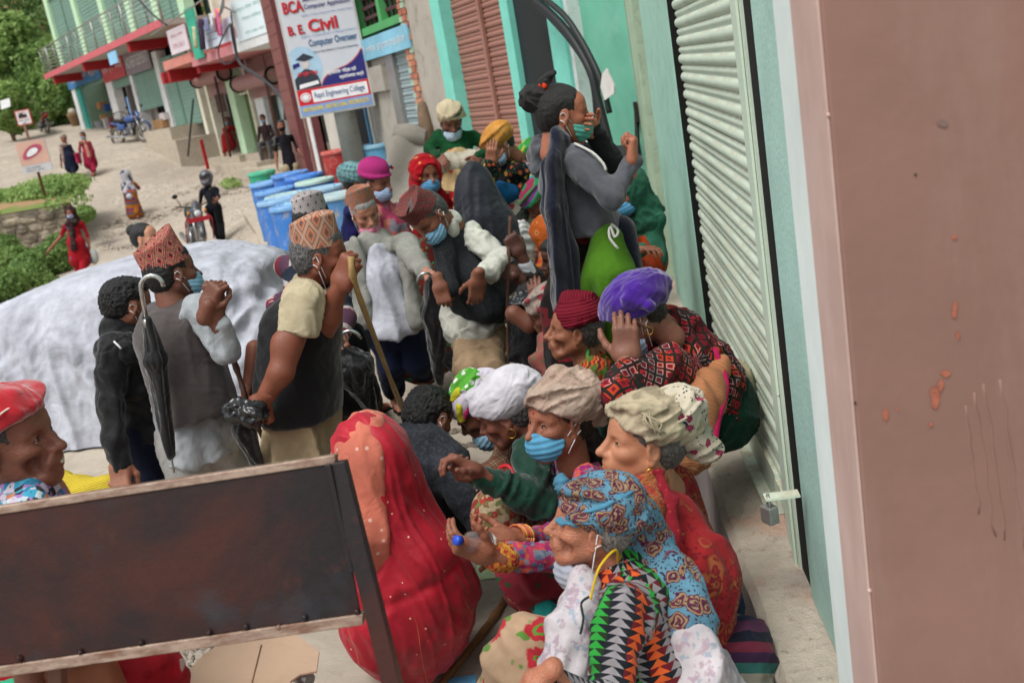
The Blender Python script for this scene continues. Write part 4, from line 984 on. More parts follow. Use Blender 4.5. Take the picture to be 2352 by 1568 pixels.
    mb = MB(); mb.tube([PA.pt(*PA.hit(*p1(1612, 830), 1.6), 1.6), PA.pt(*PA.hit(*p1(1568, 1300), 1.6), 1.6)], .03, 8); o_ = mb.build('iron_pole', plain('2d2f31', .5)); setp(o_, 'slim dark pipe standing on the kerb left of the cream column', 'pole')
    # boards on the balcony
    def board(c0, c1, colr, lab, lines, tcol, off=1.56, edge=True):
        r = empty('signboard', PA.pt(*PA.hit(*c0, off), off), lab, 'sign'); t0, z1 = PA.hit(*c0, off); t1, z0 = PA.hit(*c1, off); a, b = min(t0, t1), max(t0, t1)
        fbox(PA, a, b, z0, z1, off-.04, off, 'board', colr, r)
        n = len(lines)
        for i, (s, f0, h, wf) in enumerate(lines):
            text(PA, s, a+(b-a)*(1-wf)/2, b-(b-a)*(1-wf)/2, z0+(z1-z0)*f0, (z1-z0)*h, tcol, r, off+.004)
        return r, a, b, z0, z1
    board(p1(1385, 265), p1(1580, 410), paint('d8ccd4', .05, 2), 'leftmost white and pink signboard on the balcony of the nearer block', [('स्वास्थ्य क्लिनिक', .62, .16, .8), ('OPEN DAILY', .2, .2, .8)], paint('c08a94'))
    board(p1(1640, 250), p1(1960, 330), paint('ccd4e4', .05, 2), 'white signboard with green left strip behind the drying clothes', [('डेन्टल क्लिनिक', .55, .18, .6), ('मंगलबार बन्द', .25, .12, .6)], paint('7a86a8'))
    r, a, b, z0, z1 = board(p1(1910, 20), p1(2290, 250), paint('d6e4ea', .04, 2), 'big white signboard with pale green lettering on the nearer balcony', [('नमूना सेवा केन्द्र', .66, .14, .86), ('रोल्पा लिवाङ', .42, .13, .6), ('फोन 086 440', .12, .08, .6)], paint('8fb9ad'))
    gb = fbox(PA, T(PA, *p1(1690, 400), 1.58), T(PA, *p1(1610, 400), 1.58), zsl+.15, zsl+1.5, 1.57, 1.6, 'green_panel', paint('39a58a', .1, 3), None); setp(gb, 'green panel at the left end of the signboard with drying clothes', 'sign'); gb.name = 'green_signboard'
    mb = MB(); mb.tube([PA.pt(td-.1, zsl+1.55, 1.7), PA.pt(ta-.2, zsl+1.2, 1.7)], .02, 6); o_ = mb.build('clothes_line', STEEL); setp(o_, 'pipe along the balcony carrying the drying clothes', 'pole')
    # drying clothes: hanging cloth strips with folds
    for i, (x, w, y0, y1, c, lab) in enumerate(((1615, 26, 225, 400, 'd9d8b0', 'pale yellow cloth hanging on the balcony'), (1650, 45, 180, 290, '5d6a70', 'grey green shirt drying on the balcony'), (1672, 40, 160, 415, '43304a', 'long dark purple shawl drying on the balcony'),
                                                (1710, 45, 150, 260, '8a90b0', 'lilac grey top drying on the balcony'), (1762, 34, 115, 220, 'e4e6e8', 'small white cloth drying on the balcony'), (1785, 25, 150, 270, '9a7a80', 'mauve brown trousers drying on the balcony'), (1815, 52, 75, 300, 'e27aa8', 'bright pink and orange cloth drying on the balcony'))):
        off = 1.72+.02*(i % 3); n = 14; V = []; F = []
        for j in range(9):
            for k in range(n):
                f = k/(n-1)-.5; g = j/8
                t_, z_ = PA.hit(*p1(x+w*f*(1-.25*g)+g*22, y0+(y1-y0)*g), off)
                V.append(PA.pt(t_, z_, off+.03*math.sin(f*19+i)*(.3+g)))
        for j in range(8):
            for k in range(n-1): F.append((j*n+k, j*n+k+1, (j+1)*n+k+1, (j+1)*n+k))
        me = mesh_np('drying_cloth', V, np.array(F)); o_ = link('drying_cloth', me, fabric(c, 'bigdots' if i == 6 else 'plain', ('f0a050',) if i == 6 else (), 4)); sm = o_.modifiers.new('thickness', 'SOLIDIFY'); sm.thickness = .012
        setp(o_, lab, 'cloth')
    # satellite dish and looping cables
    c = PA.pt(*PA.hit(*p1(1872, 60), 1.8), 1.8); mb = MB(); mb.lathe(c, [(.001, 0), (.15, .02), (.28, .07), (.29, .08), (.28, .085), (.14, .035), (.001, .015)], 20, nrm(PA.n+ZU*.5+PA.u*.4)); mb.tube([c, c-PA.n*.3-ZU*.2], .02); o_ = mb.build('satellite_dish', paint('8e8e8e')); setp(o_, 'grey satellite dish at the corner of the big white signboard', 'satellite dish')
    cb = empty('power_cable', PA.pt(0, 4, 1.9), 'black power cable looping off the balcony down to the pole', 'cable')
    for pts, r in ((((1920, 200), (1850, 330), (1820, 430), (1850, 520), (1910, 530), (1965, 480), (1970, 400), (1945, 250), (1925, 100)), .02), (((1150, -10), (1240, 90), (1330, 170), (1390, 210)), .03), (((1925, 200), (1960, 400), (2010, 540), (2130, 620), (2240, 700), (2300, 760), (2370, 850), (2380, 1000)), .04)):
        P = [PA.pt(*PA.hit(*p1(x, y), 1.9), 1.9) for x, y in pts]; mb = MB(); mb.tube(smooth_path(P, 5), r, 6); mb.build('cable', plain('35373c', .5), cb)
    # kerb steps in front
    for k, (x0, x1, y0, dd) in enumerate(((1620, 2000, 1345, .5), (1780, 2150, 1400, .9), (1950, 2350, 1440, 1.3))):
        t0 = T(PA, *p1(x0, y0), dd); t1 = T(PA, *p1(x1, y0), dd); z = Zh(PA, *p1((x0+x1)/2, y0-30), dd)
        mb = MB(); mb.boxf(PA.pt(min(t0, t1), -.8, -1.2 if k == 0 else .2), PA.u*abs(t1-t0), ZU*(z+.8), PA.n*(dd+1.2 if k == 0 else dd-.2)); o_ = mb.build('concrete_step', CONC); setp(o_, ('upper concrete step at the foot of the cream columns', 'middle concrete step below the cream columns', 'lowest concrete step beside the green barrel')[k], 'step')
    fbox(PA, T4-1.2, T3+1.0, -.8, zc-.02, -1.5, .3, 'floor_plinth', CONC, rt)
    rc = MB(); q0 = PA.hit(*p1(1670, 1080), 1.2); rc.boxf(PA.pt(q0[0], q0[1]-1.2, 1.2), PA.u*.1, ZU*.9, PA.n*.08); o_ = rc.build('red_cloth_bundle', fabric('b3202c')); setp(o_, 'narrow red cloth hanging at the kerb left of the doorway', 'cloth')
facade_b()
# ------------------------------------------------ left side: bank, retaining wall, hillside
def leaf_cloud(centers, radii, n, size, seed, up=.4, flat=1.0):
    r = np.random.default_rng(seed); centers = np.asarray(centers); radii = np.asarray(radii)
    w = radii.reshape(len(centers), -1).mean(1)**2; idx = r.choice(len(centers), n, p=w/w.sum())
    d = r.normal(size=(n, 3)); d /= np.linalg.norm(d, axis=1)[:, None]; rr = r.uniform(.55, 1.08, n)**.6
    R = radii[idx].reshape(n, -1); P = centers[idx]+d*R*rr[:, None]
    a = r.normal(size=(n, 3))+d*1.0; a[:, 2] += up; a /= np.linalg.norm(a, axis=1)[:, None]
    b = np.cross(a, r.normal(size=(n, 3))); b /= np.linalg.norm(b, axis=1)[:, None]; c = np.cross(a, b)
    s = size*r.uniform(.5, 1.4, n)[:, None]
    V = np.stack([P-b*s*.5, P+c*s*.32, P+b*s*.5+a*s*.15, P-c*s*.32], 1).reshape(-1, 3)
    return V, np.arange(4*n).reshape(-1, 4)
def leafm(c0, c1, c2, sc=3):
    t = NT('leaves', .6, .25); n_ = t.noise(sc, 3); f = t.noise(40, 1)
    c = t.mix(t.rng(n_, .35, .65), c0, c1); c = t.mix(t.rng(f, .5, .7, 0, .8), c, c2)
    t.b.inputs['Transmission Weight'].default_value = 0
    tr = t.n('ShaderNodeBsdfTranslucent'); t.L(c, tr.inputs[0]); mx = t.n('ShaderNodeMixShader'); mx.inputs[0].default_value = .35
    out = t.t.nodes['Material Output']; t.L(t.b.outputs[0], mx.inputs[1]); t.L(tr.outputs[0], mx.inputs[2]); t.L(mx.outputs[0], out.inputs[0])
    return t.fin(c)
GRASS = leafm('6c8f48', '8fab60', 'a9b97a', 1.2); BUSH = leafm('587a42', '7a9852', '98b06a', .8); DARKL = leafm('4a6638', '648048', '7d9458', .5)
def bank():
    d = 23.5
    A = W(-260, 545, d); B = W(150, 495, d); C = W(205, 488, d+1.5)
    ztop = .85; zb = -.6
    st = NT('stone_wall', .95, .1); v = st.vor(3.2, v=st.sc(st.co(), (1, 1, 1.6)), out='Color'); sp = st.n('ShaderNodeSeparateColor'); st.L(v, sp.inputs[0])
    ed = st.vor(3.2, v=st.sc(st.co(), (1, 1, 1.6)), feature='DISTANCE_TO_EDGE'); c = st.ramp(sp.outputs[0], [(0, '6a6258'), (.5, '8d8272'), (1, 'a49a86')]); c = st.mix(st.rng(st.noise(2, 5, .7), .45, .7, 0, .8), c, '4d4a40')
    c = st.mix(st.rng(ed, 0, .06, .8, 0), c, '504a40'); SM = st.fin(c, st.bump(ed, .8, .05))
    rt = empty('retaining_wall', tuple(B), 'weathered stone retaining wall below the grassy bank at the left edge', 'wall')
    # stones proud of the core
    for (P, Q) in ((A, B),):
        P = np.array([P[0], P[1], 0]); Q = np.array([Q[0], Q[1], 0]); u = nrm(Q-P); L = np.linalg.norm(Q-P); n = np.array([u[1], -u[0], 0]); n = n if np.dot(n, CAM-P) > 0 else -n
        mb = MB(); mb.boxf(P+ZU*zb, u*L, -n*.5, ZU*(ztop-zb)); mb.build('wall_core', SM, rt)
        z = zb+.1
        while z < ztop-.1:
            x = 0
            h = random.uniform(.16, .26)
            while x < L-.1:
                w = random.uniform(.2, .5); v_, f_ = ico(np.zeros(3), 1, 1); v_ = [P+u*(x+w/2)+ZU*(z+h/2)+n*.0+u*q[0]*w*.53+ZU*q[2]*h*.55+n*q[1]*.07 for q in v_]
                mb = MB(); mb.add(v_, f_); mb.build('stone', SM, rt); x += w
            z += h
    # grassy bank behind and above
    F0 = NT('bank_soil', .95, .1); c = F0.mix(F0.rng(F0.noise(1.2, 4), .4, .6), '6d7d45', '9a7d60'); 
    n = 40; V = []; U = nrm(np.array([B[0]-A[0], B[1]-A[1], 0])); Nn = np.array([-U[1], U[0], 0]); Nn = Nn if Nn[1] > 0 else -Nn
    L = np.linalg.norm((B-A)[:2])+.2
    for i in range(n):
        for j in range(14):
            a = i/(n-1); b = j/13
            w_ = max(0, 1-max(0, a-.80)/.2*.75*b*1.3)
            p = np.array([A[0], A[1], 0])+U*(L*a*(1-.25*b))+Nn*(b*3.2+.1)
            V.append((p[0], p[1], ztop+.02+b*.35+.08*math.sin(a*9+b*7)*b))
    Fq = [(i*14+j, (i+1)*14+j, (i+1)*14+j+1, i*14+j+1) for i in range(n-1) for j in range(13)]
    o = link('grass_bank', mesh_np('grass_bank', V, np.array(Fq)), F0.fin(c, F0.bump(F0.noise(9, 4), .8, .05))); setp(o, kind='structure')
    if o.data.polygons[0].normal.z < 0: o.data.flip_normals()
    V = np.array(V); r = np.random.default_rng(3)
    sel = V[r.choice(len(V), 420)]; keep = []
    for p in sel:
        a = snoise(np.array([p]), .5, 8)[0]
        if a > -.55: keep.append(p+[0, 0, .02])
    v, f = leaf_cloud(keep, [[.5, .45, .2]]*len(keep), 26000, .1, 5, .8)
    o = link('bank_grass', mesh_np('bank_grass', v, f, False), GRASS); setp(o, 'bright green weeds and grass covering the bank around the lips sign', 'grass', kind='stuff')
    # bushes below the wall at the left edge
    cs = []; rs = []
    for x, y, dd, q in ((60, 640, 20, .45), (110, 590, 21, .4), (140, 560, 22, .35), (30, 600, 21, .45), (0, 660, 19, .5), (95, 655, 20, .35), (130, 610, 21, .3), (190, 492, 23, .28), (10, 560, 22.5, .3), (65, 610, 20.5, .35)):
        p = W(x, y, dd); cs.append(p); rs.append([q, q, q*.7])
    v, f = leaf_cloud(cs, rs, 16000, .085, 6)
    o = link('roadside_weeds', mesh_np('roadside_weeds', v, f, False), BUSH); setp(o, 'green weeds growing at the foot of the stone retaining wall', 'weeds', kind='stuff')
    cs = [G(1910*.919, 10)*0+G(525, 430), G(205, 590), PA.pt(T(PA, *p1(1565, 1290), 2), .0, 2.2)]
    cs = [np.array(c)+[0, 0, .08] for c in (G(527, 425), G(440, 345), G(535, 432))]
    v, f = leaf_cloud(cs, [[.25, .25, .12]]*3, 500, .09, 16); o = link('kerb_weeds', mesh_np('kerb_weeds', v, f, False), GRASS); setp(o, 'small weeds sprouting along the concrete kerb', 'weeds', kind='stuff')
bank()
def hillside():
    # slope rises behind and left of the farther block
    n, m_ = 60, 40; V = []
    base = W(150, 300, 46); 
    for i in range(n):
        for j in range(m_):
            a = i/(n-1); b = j/(m_-1)
            x = -20-a*50+b*14; y = 51+b*42-a*6
            V.append((x-2, y, 3.0+b*34*(.55+.45*min(1, a*3+b))+1.2*math.sin(a*11+b*5)*b))
    Fq = np.array([(i*m_+j, i*m_+j+1, (i+1)*m_+j+1, (i+1)*m_+j) for i in range(n-1) for j in range(m_-1)])
    t = NT('earth_slope', .95, .1); c = t.ramp(t.noise(.25, 6, .65), [(.3, '5d7338'), (.48, '6f8344'), (.56, '9a7758'), (.7, 'a78468')])
    o = link('hillside', mesh_np('hillside', V, Fq), t.fin(c, t.bump(t.noise(1.5, 5), .9, .3))); setp(o, kind='structure')
    if o.data.polygons[0].normal.z < 0: o.data.flip_normals()
    V = np.array(V); r = np.random.default_rng(9)
    vis = [p for p in V[r.choice(len(V), 1500)] if snoise(np.array([p]), .22, 4)[0] > -.35]
    v, f = leaf_cloud(vis, [[1.3, 1.3, .8]]*len(vis), 80000, .34, 10)
    o = link('hillside_scrub', mesh_np('hillside_scrub', v, f, False), DARKL); setp(o, 'green scrub covering the steep hillside behind the shops', 'scrub', kind='stuff')
    lab = ['tall yellowish green bush at the corner of the far block', 'light green maize like clump on the hillside', 'bush beside the parked red motorcycle', 'dark bush high on the hillside above the clump', 'low bush at the left edge of the far road', 'rounded bush on the terrace at the left edge', 'bush just left of the dark shed opening', 'bushy clump behind the red motorcycle seat']
    for i, (x, y, d, s, mm) in enumerate(((80, 180, 50, 2.5, BUSH), (60, 95, 50, 1.9, GRASS), (120, 255, 48, 1.2, BUSH), (50, 30, 54, 2.3, DARKL), (15, 258, 44, 1.0, GRASS), (20, 130, 50, 1.6, DARKL), (105, 205, 49, 1.7, BUSH), (92, 235, 48, 1.5, GRASS))):
        c = W(x, y, d); rt = empty('bush', c-[0, 0, s], lab[i], 'bush')
        q = [c+r.normal(0, .45, 3)*s*[1, .8, .8] for _ in range(9)]; v, f = leaf_cloud(q, [[s*.5]*3]*9, 5000, .2 if i != 1 else .4, 20+i)
        link('foliage', mesh_np('foliage', v, f, False), mm, rt)
        mb = MB(); [mb.tube([c-[0, 0, s*1.6], c-[0, 0, s*.5]+r.normal(0, .15, 3)*s, c+r.normal(0, .5, 3)*s], [.06, .04, .015], 5) for _ in range(5)]; mb.build('stem', WOOD, rt)
    # dark shed wall beside the block
    a = PA.pt(T(PA, *p1(555, 620))+.3, 0, -.5); mb = MB(); mb.boxf(PA.pt(T(PA, *p1(555, 700))+.3, 1.5, -1.2), PA.u*2.6, ZU*4.2, PA.n*.2); o = mb.build('timber_shed', paint('1d1c19', .4, 4, .9)); setp(o, 'dark timber shed wall at the left end of the far block', 'shed')
hillside()
# ------------------------------------------------ props
def basis(f):                           # frame with x=f (horizontal-ish), y=left, z up
    f = nrm(f); l = nrm(np.cross(ZU, f)); u = np.cross(f, l); return f, l, u
# --- advertisement board on a concrete pole
def ad_board():
    D = 14.6
    gp = G(830, 395); pole = empty('utility_pole', gp, 'tall round concrete pole carrying the college signboard', 'pole')
    top = W(775, 230, 14.9); base = np.array([top[0]*.5+gp[0]*.5, top[1]*.5+gp[1]*.5, -.3]); base = W(835, 420, 14.9); base[2] = -.3
    bx, by = (top[0]+base[0])/2, (top[1]+base[1])/2
    mb = MB(); mb.tube([(bx, by, -.3), (bx, by, 7)], [.175, .12], 20); mb.build('shaft', paint('8d8f88', .12, 4, .9, dirt='5f625c', dirt_amt=.6, bump=.5), pole)
    for z in (1.1, 1.95): mb = MB(); mb.tube([(bx+.17*math.cos(a), by+.17*math.sin(a), z) for a in np.linspace(0, 2*math.pi, 16)], .006, 5); mb.build('wire_band', plain('3a3a38', .5), pole)
    O = W(695, 271, D); P = W(856, 236, D)
    P[2] = O[2] = (O[2]+P[2])/2
    r = nrm(P-O); Wd = np.linalg.norm(P-O); n = nrm(np.cross(r, ZU)); n = n if np.dot(n, CAM-O) > 0 else -n
    ZV = ZU*.824; H = 2.75; bd = empty('signboard', (O+P)/2, 'tall college admission signboard with BCA and B.E. Civil lettering on the concrete pole', 'sign')
    def q(u0, u1, v0, v1, mat, k=1, name='print'):
        mb = MB(); mb.boxf(O+r*Wd*u0+ZV*v0+n*.001*k*2, r*Wd*(u1-u0), ZV*(v1-v0), n*.002); return mb.build(name, mat, bd)
    def poly(pts, mat, k=1, name='print'):
        P_ = [O+r*Wd*u+ZV*v+n*(.002*k+.002) for u, v in pts]; mb = MB(); m_ = len(P_); mb.add(P_, [tuple(range(m_))]); o = mb.build(name, mat, bd)
        if np.dot(np.array(o.data.polygons[0].normal), n) < 0: o.data.flip_normals()
    mb = MB(); mb.boxf(O-n*.06-r*.03-ZU*.03, r*(Wd+.06), ZV*(H+.06), n*.06); mb.build('frame_box', paint('b8b8b4'), bd, .005)
    wh = paint('c9ccd4', .04, 3, .5)
    RED = paint('c8232f', .05, 3, .5); NAVY = paint('2a2a72', .06, 3, .5); SKY_ = paint('7f9fd0', .12, 3, .5); YEL = paint('e0c84a'); WH = paint('e8e8ea'); DG = paint('333845')
    q(0, 1, 0, H, wh, 1, 'banner_sheet')
    q(0, 1, 0, .17, SKY_, 2); q(0, 1, .17, .44, RED, 2); q(.2, .975, .2, .405, WH, 3)
    curve = [(1, .44), (1, .98)]+[(1-.62*math.sin(f*math.pi/2)**.9, .98-.54*(1-math.cos(f*math.pi/2))-0.0) for f in np.linspace(.08, 1, 12)]
    curve = [(.36, .445), (1, .445), (1, .96), (.93, .86), (.85, .78), (.75, .72), (.6, .68), (.5, .64), (.42, .57), (.38, .5)]
    poly(curve, NAVY, 2); poly([(u-.012, v+.012) if i > 1 else (u, v) for i, (u, v) in enumerate(curve)], paint('c8604a'), 1.5)
    cp = [(.16+.26*math.cos(a)*1.0, .80+.36*math.sin(a)) for a in np.linspace(0, 2*math.pi, 28)]; cp = [(max(.005, u), max(.445, v)) for u, v in cp]
    poly(cp, paint('a7c6dc'), 2)
    # generic graduate: gown, face, cap
    poly([(.005, .445), (.36, .445), (.34, .62), (.27, .74), (.18, .78), (.09, .72), (.005, .62)], DG, 3)
    poly([(.19+.06*math.cos(a), .86+.085*math.sin(a)) for a in np.linspace(0, 6.28, 16)], paint('c9c2bf'), 4)
    poly([(.07, .95), (.2, 1.04), (.33, .95), (.2, .9)], DG, 5); poly([(.02, .80), (.12, .84), (.11, .9), (.02, .88)], NAVY, 4)
    poly([(.05, .46), (.33, .5), (.32, .56), (.06, .53)], WH, 5)
    poly([(.105+.075*math.cos(a), .305+.08*math.sin(a)) for a in np.linspace(0, 6.28, 24)], paint('ddd6d8'), 4); poly([(.105+.055*math.cos(a), .305+.058*math.sin(a)) for a in np.linspace(0, 6.28, 24)], RED, 5)
    poly([(.105+.047*math.cos(a), .305+.05*math.sin(a)) for a in np.linspace(0, 6.28, 24)], WH, 6)
    def tx(s, u, v, w, h, m_, k=4, bold=0.0, sh=0.0): text_at(s, O+r*Wd*u+ZV*v+n*(.002*k+.004), r, ZU, Wd*w, h*.85, m_, bd, bold=bold, shear=sh)
    tx('9857835990, 9857831684, 9857830270', .03, .045, .93, .085, YEL, bold=.02)
    tx('Rapti Engineering College', .23, .235, .70, .125, paint('30508a'), bold=.005)
    tx('स्वरोजगार बन्ने', .62, .50, .34, .085, WH, bold=.02); tx('प्राविधिक शिक्षा यही', .47, .60, .40, .085, WH, bold=.02)
    tx('लोकप्रिय शिक्षा', .06, .64, .28, .1, paint('c83440'), 7, .03)
    tx('(Three Years Diploma in Computer Engineering)', .34, 1.0, .62, .045, DG, bold=.01)
    tx('Computer Overseer', .30, 1.09, .67, .15, paint('2f5c86'), bold=.02)
    tx('Eligibility: +2 Science(Physics or Biology) & Diploma', .22, 1.275, .76, .045, paint('6a84b8'))
    for k, mm in ((4, DG), (6, RED)): d = 0 if k == 6 else .008; tx('B. E.', .06+d, 1.36-d, .22, .15, mm, k, .02); tx('Civil', .34+d, 1.36-d, .40, .2, mm, k, .025); tx('BCA', .05+d, 1.72-d, .28, .19, mm, k, .02)
    tx('Eligibility: +2 Science, Management, Maths, Computer Science', .28, 1.62, .7, .045, paint('6a84b8'))
    tx('Computer Application', .34, 1.72, .63, .1, NAVY, bold=.015); tx('Bachelor of', .34, 1.87, .3, .09, NAVY, bold=.015); tx('For', .42, 2.0, .1, .07, DG, bold=.02, sh=.3)
    q(0, 1, 2.06, 2.3, RED, 2); tx('Admission Open', .06, 2.10, .84, .15, WH, bold=.02)
    q(0, 1, 2.3, H, NAVY, 2); tx('Affiliated to Tribhuvan University', .05, 2.36, .9, .08, YEL, bold=.02)
    mb = MB(); mb.boxf(O+r*Wd*.5-n*.25+ZU*.4, r*.05, ZU*.05, n*.2); mb.boxf(O+r*Wd*.5-n*.25+ZU*1.6, r*.05, ZU*.05, n*.2); mb.build('bracket', STEEL, bd)
ad_board()
# --- barrels
def barrel_mesh(h, r, taper=.94):
    prof = [(.01, 0), (r*taper, 0), (r*taper, .03)]
    for k in range(9):
        f = k/8; prof.append((r*(taper+(1-taper)*f)+(.008 if k in (3, 6) else 0), .05+f*(h-.12)))
    prof += [(r*1.0, h-.06), (r*1.05, h-.05), (r*1.05, h-.02), (r, h-.015)]
    return prof
def barrel(px, py, d, h=.95, r=.27, body='3f7fc8', lid='8fb4c8', lab='', z=None, grp='blue barrels standing by the pole', tilt=0, top=True):
    c = W(px, py, d)                    # lid centre
    z0 = c[2]-h; b = np.array([c[0], c[1], z0])
    e = empty('plastic_barrel', b, lab, 'barrel', grp)
    t = paint(body, .12, 5, .45, dirt='b3a48e', dirt_amt=.85)
    mb = MB(); mb.lathe(b, barrel_mesh(h, r), 28); mb.build('drum_body', t, e)
    m2 = paint(lid, .1, 8, .5, dirt='c0b49c', dirt_amt=.7); mb = MB(); mb.lathe(b+[0, 0, h], [(r*1.07, -.045), (r*1.08, -.01), (r*1.03, .012), (r*.96, .012), (r*.93, -.004), (r*.5, 0), (.002, .004)], 28); mb.build('lid', m2, e)
    mb = MB(); mb.lathe(b+[0, 0, h]+RT*r*.62, [(.03, -.002), (.03, .022), (.001, .026)], 12); mb.build('bung', m2, e); mb = MB(); mb.lathe(b+[0, 0, h]-RT*r*.6, [(.02, -.002), (.02, .018), (.001, .02)], 12); mb.build('bung', m2, e)
    return e
B_ = [(614, 418, 16.6, '3b76c0', '6f9fd0', 'leftmost blue barrel at the back of the cluster'), (665, 398, 16.4, '3b74c4', '4f86c8', 'blue barrel at the back left of the cluster'),
      (698, 403, 15.9, '3b74c4', '3f78c4', 'blue barrel at the back middle with a clean blue lid'), (722, 414, 15.4, '3f7fc8', 'a7c4bc', 'blue barrel with a pale green lid near the back'),
      (630, 436, 15.5, '3b76c0', '5f93cc', 'blue barrel with bright lid in the left row'), (655, 447, 14.8, '4380c4', '9dbcc4', 'blue barrel with a dusty pale lid in the middle'),
      (738, 432, 14.4, '3f7fc8', '8fb4cc', 'blue barrel at the right back of the cluster, taller than its neighbours'), (640, 458, 14.0, '3b76c0', '7fa8cc', 'blue barrel at the front left with mud stains'),
      (670, 470, 13.4, '3b76c0', '6c9ccc', 'blue barrel at the front with streaks of cement'), (704, 458, 13.6, '4a88c8', '7fb0d0', 'blue barrel right behind the white topi'),
      (775, 446, 13.4, '4f82b4', '9fb8bc', 'large blue barrel with faint printing behind the white topi')]
for i, a in enumerate(B_): barrel(a[0], a[1], a[2], r=.29 if i != 10 else .34, body=a[3], lid=a[4], lab=a[5])
barrel(600, 395, 18.5, .45, .24, '2f9a78', '3aa685', 'short green plastic barrel on the step left of the blue barrels', grp='single drums around the pole')
barrel(775, 345, 16.6, .9, .27, 'b03a38', 'b84a44', 'red barrel with faded white patches left of the concrete pole', grp='single drums around the pole')
barrel(860, 332, 15.2, .8, .3, '5f9ec4', '7fb0c8', 'light blue barrel between the pole and the rolled rubber sheet', grp='single drums around the pole')
# --- rolled rubber sheet leaning, plank, black crates
def rubber_roll():
    D = 12.2; rows = [((905, 300), (975, 320)), ((895, 320), (985, 345)), ((880, 350), (985, 380)), ((868, 390), (990, 425)), ((860, 430), (985, 470)), ((855, 470), (975, 500))]
    V = []; n = 24
    # roll at the top: spiral profile swept sideways
    A = W(902, 305, D); Bp = W(978, 316, D); u = nrm(Bp-A); L = np.linalg.norm(Bp-A); dwn = nrm(W(870, 440, D-.6)-A)
    nn = nrm(np.cross(u, dwn)); nn = nn if np.dot(nn, CAM-A) > 0 else -nn
    prof = [nn*.0+dwn*0]; P = []
    for k in range(26):
        a = k/25*2.6*math.pi; r_ = .05+.10*k/25; P.append(-dwn*(.02)+nn*(r_*math.cos(a)-.05)+dwn*(-r_*math.sin(a)))
    last = P[-1]
    for k in range(1, 14): P.append(last+dwn*(1.5*k/13)+nn*(.07*math.sin(k*.7)-.04*k/13))
    for i in range(n):
        f = i/(n-1)
        for j, p in enumerate(P):
            sprd = .12*max(0, j-26)/13
            V.append(A+u*(L*f*(1+sprd)-.3*sprd)+p+nn*.05*math.sin(f*5+j*.25)*min(1, j/30))
    m_ = len(P); F = np.array([(i*m_+j, (i+1)*m_+j, (i+1)*m_+j+1, i*m_+j+1) for i in range(n-1) for j in range(m_-1)])
    o = link('rubber_sheet', mesh_np('rubber_sheet', V, F), paint('7f7a72', .08, 3, .85, dirt='5a564f', bump=.3)); sm = o.modifiers.new('thickness', 'SOLIDIFY'); sm.thickness = .012
    setp(o, 'thick grey rubber sheet rolled at the top and draped over the blue barrel', 'rubber sheet')
    c = W(968, 232, 12.6); b = W(985, 330, 12.6); mb = MB(); pts = [c, c*.9+b*.1, c*.5+b*.5, b]; 
    mb.tube([b+(c-b)*f for f in (0, .3, .6, .85, .96, 1)], [.09, .095, .085, .07, .045, .01], 12); o = mb.build('wooden_plank', WOOD); setp(o, 'brown wooden plank with rounded tip leaning on the brick pier', 'plank')
    b0 = W(1010, 175, 12.4); b1 = W(1018, 290, 12.4); mb = MB(); mb.tube([b1, b0], .06, 4); o = mb.build('wooden_post', paint('8a7d70')); setp(o, 'pale wooden post leaning beside the turquoise frame', 'post')
rubber_roll()
# --- covered car
def covered_car():
    org = W(606, 690, 6.9); org[2] = 0
    ax = nrm(-RT*1.0+FH*.10); sd = np.array([-ax[1], ax[0], 0]); sd = sd if sd[1] > 0 else -sd
    hp_u = [0, .06, .18, .4, .7, 1.2, 1.8, 2.4, 3.0, 3.5, 3.9, 4.0]; hp_h = [.03, .8, 1.02, 1.13, 1.19, 1.19, 1.12, .97, .86, .78, .68, .4]
    NU, NV = 280, 190; V = np.zeros((NU, NV, 3))
    for i in range(NU):
        u = 4.0*i/(NU-1); h = np.interp(u, hp_u, hp_h); endf = min(1, (u/.5))*min(1, (4.0-u)/.4); wd = .80*(max(endf, 0)**.45*.35+.65)
        for j in range(NV):
            a = math.pi*j/(NV-1)         # 0 near side bottom -> pi far side bottom
            c, s_ = math.cos(a), math.sin(a)
            y = -np.sign(c)*abs(c)**.42*wd; z = (abs(s_)**.55)*h
            y *= 1.0+.12*(1-min(1, z/.8))
            V[i, j] = org+ax*(u-(.1*(1-z/1.3) if u < .5 else 0))+sd*(y+.75)+ZU*max(z, .02)
    P = V.reshape(-1, 3); idx = np.arange(NU*NV).reshape(NU, NV)
    F = np.stack([idx[:-1, :-1], idx[1:, :-1], idx[1:, 1:], idx[:-1, 1:]], -1).reshape(-1, 4)
    ctr = org+ax*2+sd*.75; 
    N = vnormals(P, F); out = np.sign((N*(P-ctr)).sum(1).mean()); N *= out
    z = P[:, 2]; side = np.clip((1.15-z)/.5, 0, 1)
    al = P@ax; q = np.stack([al, z*.35, (P@sd)*.6], 1)
    fold = ridged(q, 3.2, 11)*.022*side + ridged(q, 7.5, 12)*.018*side + ridged(q*np.array([1, 1.6, 1]), 15, 15)*.007*(side*.8+.2) + ridged(q, 34, 16)*.0028 + snoise(P, 5, 13)*.002
    diag = np.stack([al+z*.9, z-al*.2, P@sd], 1); endm = np.clip(1-(al-org@ax)/1.3, 0, 1)
    fold += ridged(diag*np.array([1, .25, .4]), 6, 14)*.03*endm*np.clip((1.3-z)/.4, 0, 1)
    P = P+N*fold[:, None]; P[:, 2] = np.maximum(P[:, 2], .012)
    o = link('covered_car', mesh_np('covered_car', P, F), fabric('bcbfca', 'plain', (), 1, .7, 500, .6, .05, 9.0)); setp(o, 'parked car fully wrapped in a pale grey cloth cover', 'car')
    if out < 0: o.data.flip_normals()
covered_car()
